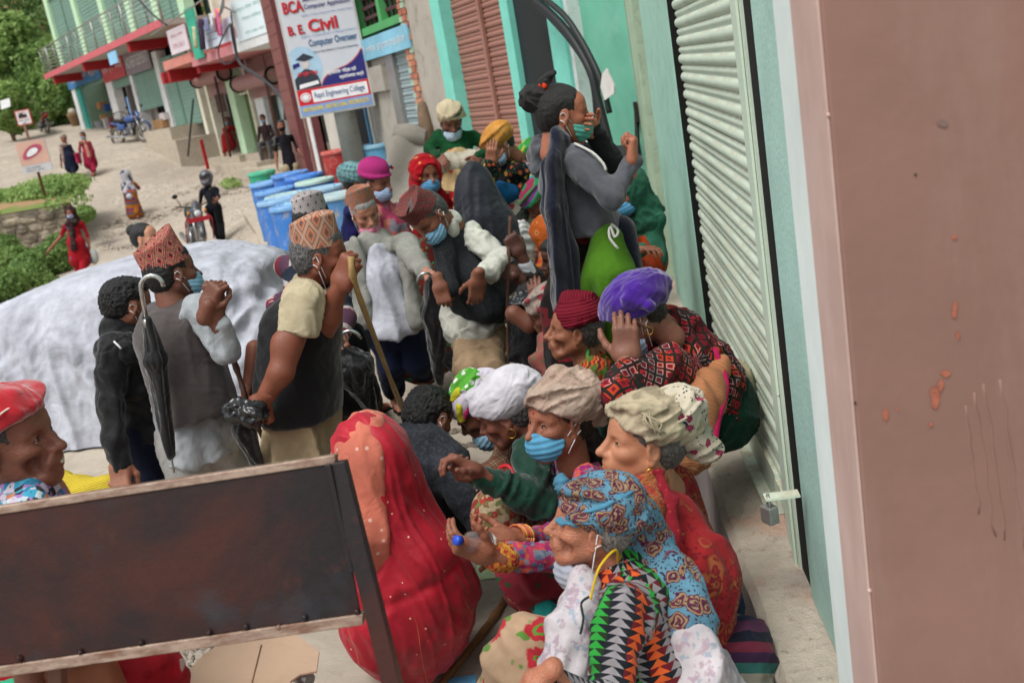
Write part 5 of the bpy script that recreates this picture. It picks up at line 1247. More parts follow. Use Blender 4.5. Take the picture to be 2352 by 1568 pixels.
# --- motorcycles
def motorcycle(base, heading, tank, lab, lean=0.0, rack=None):
    f = np.array([math.cos(heading), math.sin(heading), 0]); l = np.array([-f[1], f[0], 0]); up = nrm(ZU+l*lean); base = np.asarray(base, dtype=float)
    def p(x, y, z): return base+f*x+l*y+up*z
    rt = empty('motorcycle', base, lab, 'motorcycle'); K = plain('151618', .5); CH = plain('a8a8a8', .3, .5, .8); TK = paint(tank, .05, 3, .3, spec=.6); TY = paint('6e675e', .2, 12, .9)
    for x, r, w in ((-.62, .29, .055), (.66, .31, .045)):
        e = MB(); 
        ring = [p(x+r*math.cos(a), 0, r+.02+r*math.sin(a)) for a in np.linspace(0, 2*math.pi, 25)]; e.tube(ring, w, 8, cap=False); wh = e.build('wheel', TY, rt)
        e = MB(); e.tube([p(x+(r-.05)*math.cos(a), 0, r+.02+(r-.05)*math.sin(a)) for a in np.linspace(0, 2*math.pi, 25)], .016, 6, cap=False)
        for k in range(6): a = k*math.pi/3; e.tube([p(x, 0, r+.02), p(x+(r-.05)*math.cos(a), 0, r+.02+(r-.05)*math.sin(a))], .014, 5)
        e.lathe(p(x, -.05, r+.02), [(.05, 0), (.05, .1)], 12, l); e.build('rim', CH, wh)
        e = MB(); n = 9; V = []
        for k in range(n):
            a = rad(30 if x < 0 else 15)+k/(n-1)*rad(120); 
            for yy in (-.06, .06): V.append(p(x+(r+.06)*math.cos(a), yy, r+.02+(r+.06)*math.sin(a)))
        e.add(V, [(2*k, 2*k+2, 2*k+3, 2*k+1) for k in range(n-1)], 0, True); g = e.build('mudguard', TK if x > 0 else K, rt); s_ = g.modifiers.new('t', 'SOLIDIFY'); s_.thickness = .01
    def body(prims, name, mat, h=.018):
        v, F, uv, mi = sdf_mesh(prims, h); v = relax(v, F, 1); return link(name, mesh_np(name, v, F), mat, rt)
    body([EL(p(.12, 0, .84), (.27, .15, .13), np.stack([f, l, up], 1)), RC(p(.3, 0, .84), p(-.12, 0, .76), .12, .07, l, 1.1, .06)], 'fuel_tank', TK)
    body([RC(p(-.1, 0, .80), p(-.62, 0, .86), .085, .07, l, 1.5, .03), RC(p(-.3, 0, .80), p(-.3, 0, .79), .1, .1, l, 1.3, .06)], 'seat', K)
    body([RC(p(-.35, 0, .72), p(-.82, 0, .80), .08, .045, l, 1.3, .03), BX(p(-.3, 0, .6), (.17, .11, .1), np.stack([f, l, up], 1), .03, .03)], 'side_panel', TK)
    body([BX(p(.08, 0, .42), (.16, .13, .14), np.stack([f, l, up], 1), .04), RC(p(.16, 0, .5), p(.28, 0, .64), .09, .08), RC(p(-.1, -.1, .34), p(-.1, .1, .34), .1, .1)], 'engine', paint('5d5d5f', .15, 8, .45, metal=.4), .02)
    e = MB()
    for s_ in (-.09, .09): e.tube([p(.45, s_, .86), p(.66, s_, .33)], .024, 8)
    e.build('fork', CH, rt)
    e = MB(); e.tube([p(.2, .1, .62), p(.42, 0, .9), p(.2, -.1, .62)], .02, 6); e.tube([p(.3, 0, .7), p(.2, 0, .25), p(-.35, 0, .25), p(-.3, 0, .6)], .02, 6); e.tube([p(-.62, .1, .3), p(-.2, .12, .35)], .02, 6); e.tube([p(-.62, .12, .35), p(-.42, .12, .7)], .03, 6); e.build('frame', K, rt)
    e = MB(); e.tube([p(.22, -.14, .5), p(.25, -.15, .28), p(-.1, -.16, .24), p(-.5, -.17, .3), p(-.95, -.18, .38)], [.02, .02, .03, .045, .05], 10); e.build('exhaust', CH, rt)
    e = MB(); e.tube([p(.36, .36, 1.02), p(.4, .3, 1.03), p(.45, .1, .98), p(.45, -.1, .98), p(.4, -.3, 1.03), p(.36, -.36, 1.02)], .014, 6); hb = e.build('handlebar', K, rt)
    for s_ in (-1, 1):
        e = MB(); e.tube([p(.42, .26*s_, 1.03), p(.4, .34*s_, 1.2)], .007, 5); v_ = ico(np.zeros(3), 1, 2); e.add([p(.4, .36*s_, 1.24)+f*q[0]*.02+l*q[1]*.06+up*q[2]*.045 for q in v_[0]], v_[1], 0, True); e.build('mirror', K, rt)
    body([EL(p(.56, 0, .86), (.09, .11, .12), np.stack([f, l, up], 1)), RC(p(.5, 0, .98), p(.44, 0, 1.06), .06, .04, l, 1.5, .05)], 'headlight_cowl', TK)
    e = MB(); e.lathe(p(.635, 0, .85), [(.001, .02), (.06, .015), (.07, 0)], 16, f); e.build('headlight', plain('c8ccd0', .15, .6), rt)
    e = MB(); e.box(p(-.84, 0, .72), .04, .12, .07, heading); e.build('tail_light', paint('a02020'), rt)
    for s_ in (-1, 1): e = MB(); e.lathe(p(.5, .16*s_, .88), [(.001, 0), (.03, .01), (.03, .05), (.001, .06)], 8, f); e.build('indicator', paint('d08a30'), rt)
    if rack:
        e = MB(); 
        for s_ in (-.26, .26): e.tube([p(.5, s_*.6, .84), p(.62, s_, .72), p(.5, s_, .3)], .014, 6)
        e.build('crash_guard', paint('8a2a2c', .1, 8), rt); e = MB(); e.box(p(.7, 0, .74), .02, .42, .09, heading); e.build('number_plate', paint('a8202c'), rt)
    return rt
def hd(px, py, px2, py2):
    a, b = G(px, py), G(px2, py2); d = b-a; return math.atan2(d[1], d[0])
gm = GW(307, 345, 36.5); motorcycle(gm, math.atan2(-.35, .94)+0, '2f4f88', 'blue and silver motorcycle parked by the shop steps', .12)
gm = GW(98, 292, 46); motorcycle(gm, math.atan2(-1, .25)+math.pi+.5, 'b0262c', 'red motorcycle parked beside the green bushes', -.12)
gr = W(455, 572, 20.5); gr[2] = terrain(gr[0], gr[1]); RIDER = gr
motorcycle(gr, math.atan2(*( (CAM-gr)[[1, 0]]))+.12, '3a3d42', 'black motorcycle with a red front guard facing the camera beside its rider', .1, True)
# --- road signs
def signs():
    b = G(100, 445); 
    def post(px0, py0, px1, py1, D, name, lab, m_):
        mb = MB(); a = W(px0, py0, D); c = W(px1, py1, D); a[0], a[1] = (a[0]+c[0])/2, (a[1]+c[1])/2; c[0], c[1] = a[0], a[1]; mb.tube([c, a], .035, 8); return a, c, mb
    D = 24.2
    a, c, mb = post(62, 288, 98, 450, D, '', '', None)
    rt = empty('street_sign', c, 'white signboard with a smiling mouth picture on the grassy bank', 'sign')
    mb.build('post', paint('6a4a3a'), rt)
    O = W(54, 402, D-.1); P = W(121, 388, D-.1); O[2] = P[2] = (O[2]+P[2])/2; r = nrm(P-O); Wd = np.linalg.norm(P-O); n = nrm(np.cross(r, ZU)); n = n if np.dot(n, CAM-O) > 0 else -n; H = .75
    mb = MB(); mb.boxf(O-n*.03, r*Wd, ZU*H, n*.03); mb.build('board', paint('c2c2c6', .05, 2), rt)
    def poly(pts, mat, k):
        mb = MB(); Q = [O+r*Wd*u+ZU*H*v+n*.004*k for u, v in pts]; mb.add(Q, [tuple(range(len(Q)))]); o = mb.build('print', mat, rt)
        if np.dot(np.array(o.data.polygons[0].normal), n) < 0: o.data.flip_normals()
    poly([(.01, .25), (.99, .25), (.99, .99), (.01, .99)], paint('d0a898', .12, 1.2), 1)
    L_ = lambda s_, k: [(.5+.36*s_*math.cos(a), .62+.18*s_*math.sin(a)*(1+.2*math.sin(a))+.12*s_*math.cos(a)) for a in np.linspace(0, 6.28, 22)]
    poly(L_(1, 0), paint('b8506a'), 2); poly(L_(.66, 0), paint('6a2030'), 3); poly(L_(.58, 0), paint('e6e6e8'), 4)
    text_at('दन्त क्लिनिक', O+r*Wd*.15+ZU*H*.12+n*.008, r, ZU, Wd*.5, .05, plain('333333'), rt); text_at('डेन्टल केयर', O+r*Wd*.15+ZU*H*.04+n*.008, r, ZU, Wd*.6, .045, plain('333333'), rt)
    rt2 = empty('street_sign', a, 'small red bordered no parking style sign above the mouth signboard', 'sign')
    O = W(42, 291, D-.05); P = W(76, 284, D-.05); O[2] = P[2] = (O[2]+P[2])/2; r = nrm(P-O); Wd = np.linalg.norm(P-O); H = .36
    mb = MB(); mb.boxf(O-n*.02, r*Wd, ZU*H, n*.02); mb.build('board', paint('b03a3a'), rt2)
    mb = MB(); mb.boxf(O+r*.025+ZU*.025, r*(Wd-.05), ZU*(H-.05), n*.004); mb.build('face', paint('d8d6d6'), rt2)
    for (u0, v0, w, h, c_) in ((.2, .5, .55, .2, '2a2a2c'), (.28, .68, .25, .1, '2a2a2c'), (.15, .45, .65, .03, 'b03a3a'), (.15, .8, .65, .03, 'b03a3a')):
        mb = MB(); mb.boxf(O+r*Wd*u0+ZU*H*v0+n*.004, r*Wd*w, ZU*H*h, n*.003); mb.build('pictogram', plain(c_), rt2)
    text_at('सवारी पार्किङ', O+r*Wd*.15+ZU*H*.24+n*.008, r, ZU, Wd*.7, .05, plain('333333'), rt2); text_at('निषेध', O+r*Wd*.35+ZU*H*.09+n*.008, r, ZU, Wd*.25, .04, plain('333333'), rt2)
    # plastic chair and wicker basket
    c = GW(278, 300, 39.5); e = empty('plastic_chair', c, 'brown plastic armchair standing by the motorcycle', 'chair'); K = plain('4a3630', .5); z = c
    u, w = nrm(RT), nrm(FH)
    for i, (x, y) in enumerate(((-.22, -.2), (.22, -.2), (-.2, .2), (.2, .2))): mb = MB(); mb.tube([z+u*x*1.15+w*y*1.1, z+u*x+w*y+ZU*.42], .022, 6); mb.build('leg', K, e)
    mb = MB(); mb.boxf(z-u*.24-w*.22+ZU*.42, u*.48, w*.44, ZU*.03); mb.build('seat', K, e, .01)
    for k in range(7): xx = -.18+k*.06; mb = MB(); mb.tube([z+u*xx*.8+w*.2+ZU*.45, z+u*xx+w*.26+ZU*.85], .011, 5); mb.build('back_slat', K, e)
    mb = MB(); mb.tube(smooth_path([z-u*.24+w*.2+ZU*.45, z-u*.26+w*.26+ZU*.8, z+w*.28+ZU*.9, z+u*.26+w*.26+ZU*.8, z+u*.24+w*.2+ZU*.45], 4), .02, 6); mb.build('back_frame', K, e)
    for s_ in (-1, 1): mb = MB(); mb.tube([z+u*.26*s_+w*.24+ZU*.66, z+u*.28*s_-w*.2+ZU*.64, z+u*.26*s_-w*.22+ZU*.42], .018, 6); mb.build('armrest', K, e)
    c = GW(178, 303, 47); e = empty('wicker_basket', c, 'tall woven brown basket filled with a sack at the corner of the far block', 'basket'); mb = MB(); mb.lathe(c, [(.16, 0), (.2, .2), (.26, .5), (.28, .62), (.25, .6)], 20); mb.build('basket_body', paint('7d6248', .3, 22, .95), e)
    mb = MB(); v_ = ico(c+[0, 0, .66], .2, 2); mb.add(v_[0], v_[1], 0, True); mb.build('sack', paint('a8a090'), e)
    o = MB(); o.add([W(0, 232, 42), W(22, 225, 42), W(24, 245, 42), W(3, 252, 42), W(0, 232, 42.3), W(22, 225, 42.3), W(24, 245, 42.3), W(3, 252, 42.3)], [(0, 1, 2, 3), (4, 7, 6, 5), (0, 4, 5, 1), (3, 2, 6, 7)]); q = o.build('white_board', WHITE); setp(q, 'small white board among the bushes at the far left edge', 'sign')
signs()
# --- foreground: rusty metal rack, red tub with cardboard
def rust():
    t = NT('dark_rusted_steel', .5, .4, 0.15); a = t.noise(2.2, 5, .65, dist=.3); b = t.noise(9, 6, .75)
    c = t.mix(t.rng(a, .44, .62), '1c1517', '3d1c15'); c = t.mix(t.rng(b, .58, .74, 0, .6), c, '532a1c'); c = t.mix(t.rng(t.noise(4, 5), .62, .72, 0, .6), c, '29333a')
    s_ = t.noise(60, 4, .8); c = t.mix(t.rng(s_, .72, .76), c, '9a5a38')
    return t.fin(c, t.bump(b, .35, .006, t.bump(s_, .2, .002)), t.rng(b, .3, .7, .38, .65))
def foreground():
    RU = rust()
    e_ = NT('worn_steel_edge', .45, .4, .3); a = e_.noise(14, 5, .7, v=e_.sc(e_.co(), (1, 1, 3))); c = e_.ramp(a, [(.3, '6a4230'), (.48, '8a7466'), (.6, 'a38f80'), (.75, '7d5a44')]); ED = e_.fin(c, e_.bump(a, .3, .003))
    D = 1.95
    rt = empty('steel_rack', W(400, 1500, D), 'dark rusted steel plate rack with worn edges across the lower left foreground', 'rack')
    TL, TR = W(-160, 1205, D), W(765, 1064, D*1.0); BL, BR = W(-160, 1551, D), W(829, 1408, D)
    n = nrm(np.cross(TR-TL, BL-TL)); n = n if np.dot(n, CAM-TL) > 0 else -n
    def slab(a, b, c, d, t0, t1, name, mat, bev=.002):
        mb = MB(); P = [a+n*t1, b+n*t1, c+n*t1, d+n*t1, a+n*t0, b+n*t0, c+n*t0, d+n*t0]
        mb.add(P, [(0, 1, 2, 3), (7, 6, 5, 4), (0, 4, 5, 1), (1, 5, 6, 2), (2, 6, 7, 3), (3, 7, 4, 0)]); o = mb.build(name, mat, rt, bev)
        bm = bmesh.new(); bm.from_mesh(o.data); bmesh.ops.recalc_face_normals(bm, faces=bm.faces); bm.to_mesh(o.data); bm.free(); return o
    slab(TL, TR, BR, BL, -.004, 0, 'plate', RU)
    dn = nrm(BL-TL); rr = nrm(TR-TL)
    slab(TL-dn*.0165, TR-dn*.0165+rr*.005, TR+rr*.005, TL, -.03, .004, 'top_edge', ED)
    slab(BL, BR+rr*.005, BR+dn*.022+rr*.005, BL+dn*.022, -.03, .006, 'bottom_edge', ED)
    for (a, b, w, t0, t1, nm) in ((W(762, 1062, D), W(905, 1640, D-.03), .034, -.03, .012, 'angle_post'), (W(752, 1064, D), W(806, 1310, D), .012, -.002, .02, 'angle_flange')):
        slab(a-rr*w*.2, a+rr*w*.8, b+rr*w*.8, b-rr*w*.2, t0, t1, nm, RU)
    slab(W(100, 1515, D+.05), W(132, 1511, D+.05), W(140, 1640, D+.05), W(108, 1640, D+.05), -.04, -.01, 'leg', paint('6a4a3c', .15, 12, .6))
    for i, (x, y) in enumerate(((45, 1530-18), (185, 1497), (325, 1476), (480, 1451), (565, 1439), (640, 1440), (700, 1417), (820, 1404))):
        mb = MB(); v_ = ico(np.zeros(3), 1, 2); c = W(x, y, D-.004); mb.add([c+np.array(q)*random.uniform(.004, .0075) for q in v_[0]], v_[1], 0, True); mb.build('weld_bead', RU if i != 5 else ED, rt)
    # red plastic tub
    R_ = paint('b01c2a', .08, 4, .35, dirt='c45a60', dirt_amt=.3, spec=.6)
    tz = .62; c = G(575, 1770, tz); rad_ = float(np.linalg.norm(G(795, 1600, tz)-c))
    tb = empty('plastic_tub', (c[0], c[1], 0), 'round red plastic tub under the cardboard in the lower foreground', 'tub')
    mb = MB(); mb.lathe((c[0], c[1], 0), [(.01, .02), (rad_*.8, .02), (rad_*.93, tz-.02), (rad_, tz), (rad_, tz+.012), (rad_*.955, tz+.012), (rad_*.93, tz-.02), (rad_*.9, tz-.035), (rad_*.86, tz-.03), (rad_*.8, tz-.045), (.01, tz-.05)], 56); mb.build('tub_body', R_, tb)
    def gz(x, y, z): return G(x, y, z)
    outline = [(335, 1640), (470, 1500), (530, 1462), (640, 1420), (690, 1463), (793-60, 1495), (727, 1540), (690, 1547), (668, 1562), (660, 1585), (640, 1640)]
    cb = MB(); z = tz+.02; top = [gz(x, y, z+.02) for x, y in outline]; bot = [p-[0, 0, .005] for p in top]; k = len(top)
    cb.add(top+bot, [tuple(range(k)), tuple(range(2*k-1, k-1, -1))]+[(i, (i+1) % k, k+(i+1) % k, k+i) for i in range(k)])
    o = cb.build('cardboard_sheet', paint('b49880', .08, 2.5, .85, dirt='9a7d66', dirt_amt=.4)); bm = bmesh.new(); bm.from_mesh(o.data); bmesh.ops.recalc_face_normals(bm, faces=bm.faces); bm.to_mesh(o.data); bm.free()
    setp(o, 'torn sheet of brown cardboard lying on the red tub', 'cardboard')
    mb = MB(); a, b = gz(600, 1480, z+.022), gz(560, 1640, z+.022); mb.tube([a, b], .002, 5); mb.build('crease', paint('8a6e58'), o)
    mb = MB(); mb.tube([gz(668, 1547, z-.01), gz(712, 1560, z-.01)], .018, 12); o = mb.build('steel_nozzle', STEEL); setp(o, 'short steel pipe end poking out beside the cardboard', 'pipe')
    # green rim at the lower left corner
    gc = G(-60, 1640, .9); mb = MB(); mb.lathe(gc, [(.001, 0), (.2, 0), (.22, .01), (.22, .04), (.2, .045), (.001, .04)], 32); o = mb.build('green_plastic_lid', paint('2fa37c', .05, 4, .4)); setp(o, 'edge of a bright green plastic lid in the bottom left corner', 'lid')
    # loose rubble by the gutter
    r = np.random.default_rng(5); V = []; Fa = []; b = 0
    for k in range(420):
        p = G(r.uniform(330, 540), r.uniform(1480, 1600)); s_ = r.uniform(.006, .028); v_, f_ = ico(np.zeros(3), 1, 1)
        v_ = np.array(v_)*s_*r.uniform(.6, 1.2, 3)+r.normal(0, s_*.15, (len(v_), 3))+p+[0, 0, s_*.3]; V.append(v_); Fa.append(np.array(f_)+b); b += len(v_)
    o = link('rubble', mesh_np('rubble', np.concatenate(V), np.concatenate(Fa), False), paint('8f877c', .2, 9, .95)); setp(o, 'loose grey rubble on the ground below the rack', 'rubble', kind='stuff')
    V = []; Fa = []; b = 0
    for k in range(1500):
        while True:
            px, py = r.uniform(230, 620), r.uniform(400, 575)
            if abs(py-(560-.42*(px-230))) < 36*(.3+r.random()): break
        p = G(px, py); s_ = r.uniform(.015, .075)*(.6+.4*r.random()); v_, f_ = ico(np.zeros(3), 1, 1)
        v_ = np.array(v_)*s_*r.uniform(.6, 1.3, 3)*[1, 1, .6]+r.normal(0, s_*.12, (len(v_), 3))+p+[0, 0, s_*.1]; V.append(v_); Fa.append(np.array(f_)+b); b += len(v_)
    o = link('road_gravel', mesh_np('road_gravel', np.concatenate(V), np.concatenate(Fa), False), paint('9c9184', .22, 3, .95)); setp(o, 'band of loose stones and gravel across the road', 'gravel', kind='stuff')
foreground()
def gutter():
    # rough kerb step running behind the standing men
    pts = [G(x, y) for x, y in ((560, 500), (590, 545), (612, 600), (650, 680))]
    mb = MB()
    for i in range(3):
        a, b = pts[i], pts[i+1]; u = b-a; mb.boxf(a-[0, 0, .3], u, nrm(np.cross(ZU, u))*-1.2 if np.cross(ZU, u)[0] < 0 else nrm(np.cross(ZU, u))*1.2, ZU*(.42))
    o = mb.build('concrete_kerb', CONC); setp(o, 'rough concrete kerb below the blue barrels', 'kerb')
    for i, (x, y, w, h, lab, c) in enumerate(((840, 905, 14, 5, 'small torn scrap of white paper near the navy trousers', 'd8dcd8'), (870, 915, 12, 5, 'pale green paper scrap on the ground by the sandals', 'c8d4c0'), (955, 868, 10, 5, 'tiny paper scrap beside the black umbrella tip', 'd8dcd8'))):
        c_ = G(x, y); mb = MB(); mb.box(c_+[0, 0, .006], w/2308*4.5, w/2308*4, .002, i); o = mb.build('paper_scrap', paint(c)); setp(o, lab, 'paper')
    for i, (q, lab, c) in enumerate(((((1018, 1190), (1060, 1172), (1100, 1205), (1112, 1222), (1060, 1260), (1030, 1235)), 'light blue printed paper lying in front of the boy in grey', 'a9cfd4'), (((1083, 1335), (1098, 1298), (1165, 1288), (1166, 1328), (1120, 1332)), 'pale green and white paper on the ground under the bottle', 'b9d4a0'), (((1020, 1562), (1095, 1552), (1092, 1590), (1015, 1600)), 'corner of a bright blue packet at the bottom edge', '5f9fc8'), (((1208, 1432), (1240, 1436), (1236, 1450), (1210, 1446)), 'small white paper beside the pink sandal', 'd8dadc'))):
        P = [G(x, y)+[0, 0, .008] for x, y in q]; mb = MB(); k = len(P); mb.add(P+[p-[0, 0, .004] for p in P], [tuple(range(k)), tuple(range(2*k-1, k-1, -1))]); o = mb.build('paper_sheet', paint(c, .12, 30)); setp(o, lab, 'paper')
        if o.data.polygons[0].normal.z < 0: o.data.flip_normals()
    # slab joint: broken stones line crossing the yard
    V = []; Fa = []; b = 0; r = np.random.default_rng(8)
    for (x0, y0, x1, y1) in ((1020, 995, 1140, 985), (1050, 1028, 1170, 1018)):
        for k in range(60):
            f = r.random(); p = G(x0+(x1-x0)*f+r.uniform(-4, 4), y0+(y1-y0)*f+r.uniform(-4, 4)); s_ = r.uniform(.01, .03); v_, f_ = ico(np.zeros(3), 1, 1)
            v_ = np.array(v_)*s_*r.uniform(.5, 1.3, 3)+p; V.append(v_); Fa.append(np.array(f_)+b); b += len(v_)
    o = link('broken_concrete', mesh_np('broken_concrete', np.concatenate(V), np.concatenate(Fa), False), paint('6e665b', .2, 9)); setp(o, 'broken edges of two concrete slab joints in the yard', 'rubble', kind='stuff')
gutter()
# ------------------------------------------------ people toolkit
def facing(phi, pitch=0.0, roll=0.0):
    """phi 0 faces the camera, 90 the picture's left, -90 its right, 180 away; pitch down positive -> columns fwd,left,up"""
    a = rad(phi); fh = -FH*math.cos(a)-RT*math.sin(a); p = rad(pitch)
    f = fh*math.cos(p)-ZU*math.sin(p); l = nrm(np.cross(ZU, fh)); u = np.cross(f, l)
    if roll: r = rad(roll); l, u = l*math.cos(r)+u*math.sin(r), u*math.cos(r)-l*math.sin(r)
    return np.stack([f, l, u], 1)
_HC = {}
def head_local(kind='w', h=.0042):
    key = (kind, h)
    if key in _HC: return _HC[key]
    old = kind.startswith('o'); smile = kind.endswith('s'); E = []
    A = E.append
    A(EL((-.012, 0, .028), (.094, .076, .088), k=.02)); A(EL((.028, 0, -.02), (.060, .062, .080), k=.03))
    A(EL((.05, 0, -.062), (.046, .042, .042), k=.03))
    for s in (1, -1):
        A(RC((-.005, .055*s, -.05), (.058, .014*s, -.098), .021, .018, k=.03))
        A(EL((.056, .040*s, -.022), (.027, .026, .021), k=.02))
        if old: A(EL((.066, .042*s, -.058), (.020, .018, .024), k=.018, neg=True))
    A(RC((.066, -.012, -.099), (.066, .012, -.099), .018, k=.02))
    A(EL((.055, 0, .045), (.034, .055, .034), k=.03))
    for s in (1, -1):
        A(RC((.081, .012*s, .021), (.066, .048*s, .017), .0095, .007, k=.018))
        A(EL((.095, .031*s, .002), (.023, .020, .0135), k=.012, neg=True))
        A(EL((.0735, .031*s, .0035), (.0115, .0155, .0095), k=.006))             # lids
        A(EL((.0875, .031*s, .0015), (.006, .012, .0026), k=.002, neg=True, mi=2))  # slit
        A(RC((.086, .016*s, .027), (.076, .047*s, .026), .0028, .002, k=.003, mi=3))  # brow
    A(RC((.086, 0, .014), (.110, 0, -.028), .0085, .0125, k=.013)); A(EL((.115, 0, -.033), (.012, .0115, .010), k=.009))
    for s in (1, -1):
        A(EL((.096, .0125*s, -.036), (.012, .0075, .008), k=.009)); A(EL((.104, .007*s, -.044), (.005, .0035, .003), k=.003, neg=True))
    A(EL((.080, 0, -.060), (.022, .030, .020), k=.02))
    cor = .006 if smile else -.002
    for s in (1, -1):
        A(RC((.100, .004*s, -.0605), (.084, .026*s, -.066+cor), .0055, .003, k=.005, mi=1)); A(RC((.0985, .004*s, -.0735), (.084, .024*s, -.069+cor), .0065, .003, k=.006, mi=1))
        if smile: A(RC((.104, 0, -.0675), (.088, .018*s, -.066+cor*.6), .0035, .002, k=.003, neg=True, mi=4))
        else: A(RC((.106, 0, -.067), (.09, .024*s, -.0675+cor), .0012, .001, k=.004, neg=True))
        if old or smile: A(RC((.096, .022*s, -.036), (.078, .040*s, -.07), .0022, .0015, k=.008, neg=True))
        if old: [A(RC((.088-.004*q, .022*s, -.014-.006*q), (.060, .056*s, -.020-.012*q), .0016, .001, k=.006, neg=True)) for q in range(3)]
    if old:
        for z in (.045, .056, .067): A(RC((.095, -.03, z), (.095, .03, z), .0035, k=.01, neg=True))
    for s in (1, -1):
        Re = np.array([[.94, -.34*s*.4, .2], [.3*s, .95, 0], [-.2, 0, .97]]); Re = np.linalg.qr(Re)[0]*np.sign(np.diag(np.linalg.qr(Re)[1]))
        A(EL((-.006, .077*s, -.006), (.021, .010, .032), Re, k=.006)); A(EL((-.004, .086*s, -.002), (.012, .006, .019), Re, k=.004, neg=True)); A(EL((-.003, .080*s, -.036), (.009, .007, .010), k=.005))
    A(RC((-.032, 0, -.045), (-.05, 0, -.15), .050, .052, (0, 1, 0), 1.05, k=.03))
    v, F, uv, mi = sdf_mesh(E, h, False)
    _HC[key] = (v, F, mi); return _HC[key]
_HH = {}
def hand_local(pose, h=.0036):
    key = (pose, h)
    if key in _HH: return _HH[key]
    curls = dict(relaxed=(.35, .5, .35), open=(.06, .12, .08), fist=(1.35, 1.5, .9), grip=(1.0, 1.25, .8), cup=(.55, .55, .35), point=(.2, .25, .15), clasp=(.8, .9, .5))[pose]
    E = [BX((.048, 0, 0), (.052, .040, .0145), rnd=.0135, k=.012), RC((-.05, 0, 0), (.01, 0, 0), .0245, .024, (0, 1, 0), 1.25, k=.03), EL((.03, .026, -.008), (.032, .018, .016), k=.012), EL((.035, -.026, -.006), (.034, .014, .014), k=.012)]
    for i, (y, L, r, x0) in enumerate(((.030, .072, .0092, .092), (.0105, .080, .0095, .096), (-.010, .074, .009, .093), (-.029, .058, .0078, .086))):
        p = np.array([x0, y, .001]); sp = {'open': .10, 'relaxed': .05}.get(pose, .015)*(1.5-i); a = 0
        E.append(RC((.02, y*.55, .002), p, .010, r*1.08, k=.008))
        for j, (f, c) in enumerate(zip((.44, .31, .25), curls)):
            a += c*(1+.08*i); q = p+np.array([math.cos(a)*math.cos(sp), math.sin(sp)*math.cos(a), -math.sin(a)])*L*f*1.06
            E.append(RC(p, q, r*(1-.09*j), r*(1-.09*(j+1)), k=.004, mi=1 if False else 0)); p = q
        d = np.array([math.cos(a), 0, -math.sin(a)]); E.append(EL(p+np.array([-math.sin(a)*-.0, 0, 0])+np.array([math.sin(a), 0, math.cos(a)])*r*.55-d*.003, (.0055, .0048, .0028), np.stack([d, [0, 1, 0], np.cross(d, [0, 1, 0])], 1), k=.001, mi=1))
    th = dict(fist=[(.012, .034, -.010), (.050, .046, -.026), (.078, .026, -.034), (.084, .004, -.034)], grip=[(.012, .034, -.010), (.046, .056, -.024), (.074, .05, -.040), (.092, .034, -.05)]).get(pose, [(.010, .032, -.008), (.040, .060, -.018), (.066, .074, -.026), (.086, .078, -.032)])
    for a_, b_, r0, r1 in zip(th[:-1], th[1:], (.0145, .0115, .0102), (.0115, .0102, .0085)): E.append(RC(a_, b_, r0, r1, k=.008))
    v, F, uv, mi = sdf_mesh(E, h, False); _HH[key] = (v, F, mi); return _HH[key]
SK = dict(dark='6b4030', mid='8a5842', warm='9d664c', light='b88468', brown='784a36', pale='ad7f66')
GREYH = 'a09c98'
def frame(d, z):
    x = nrm(d); z = nrm(z-x*np.dot(z, x)); return x, np.cross(z, x), z
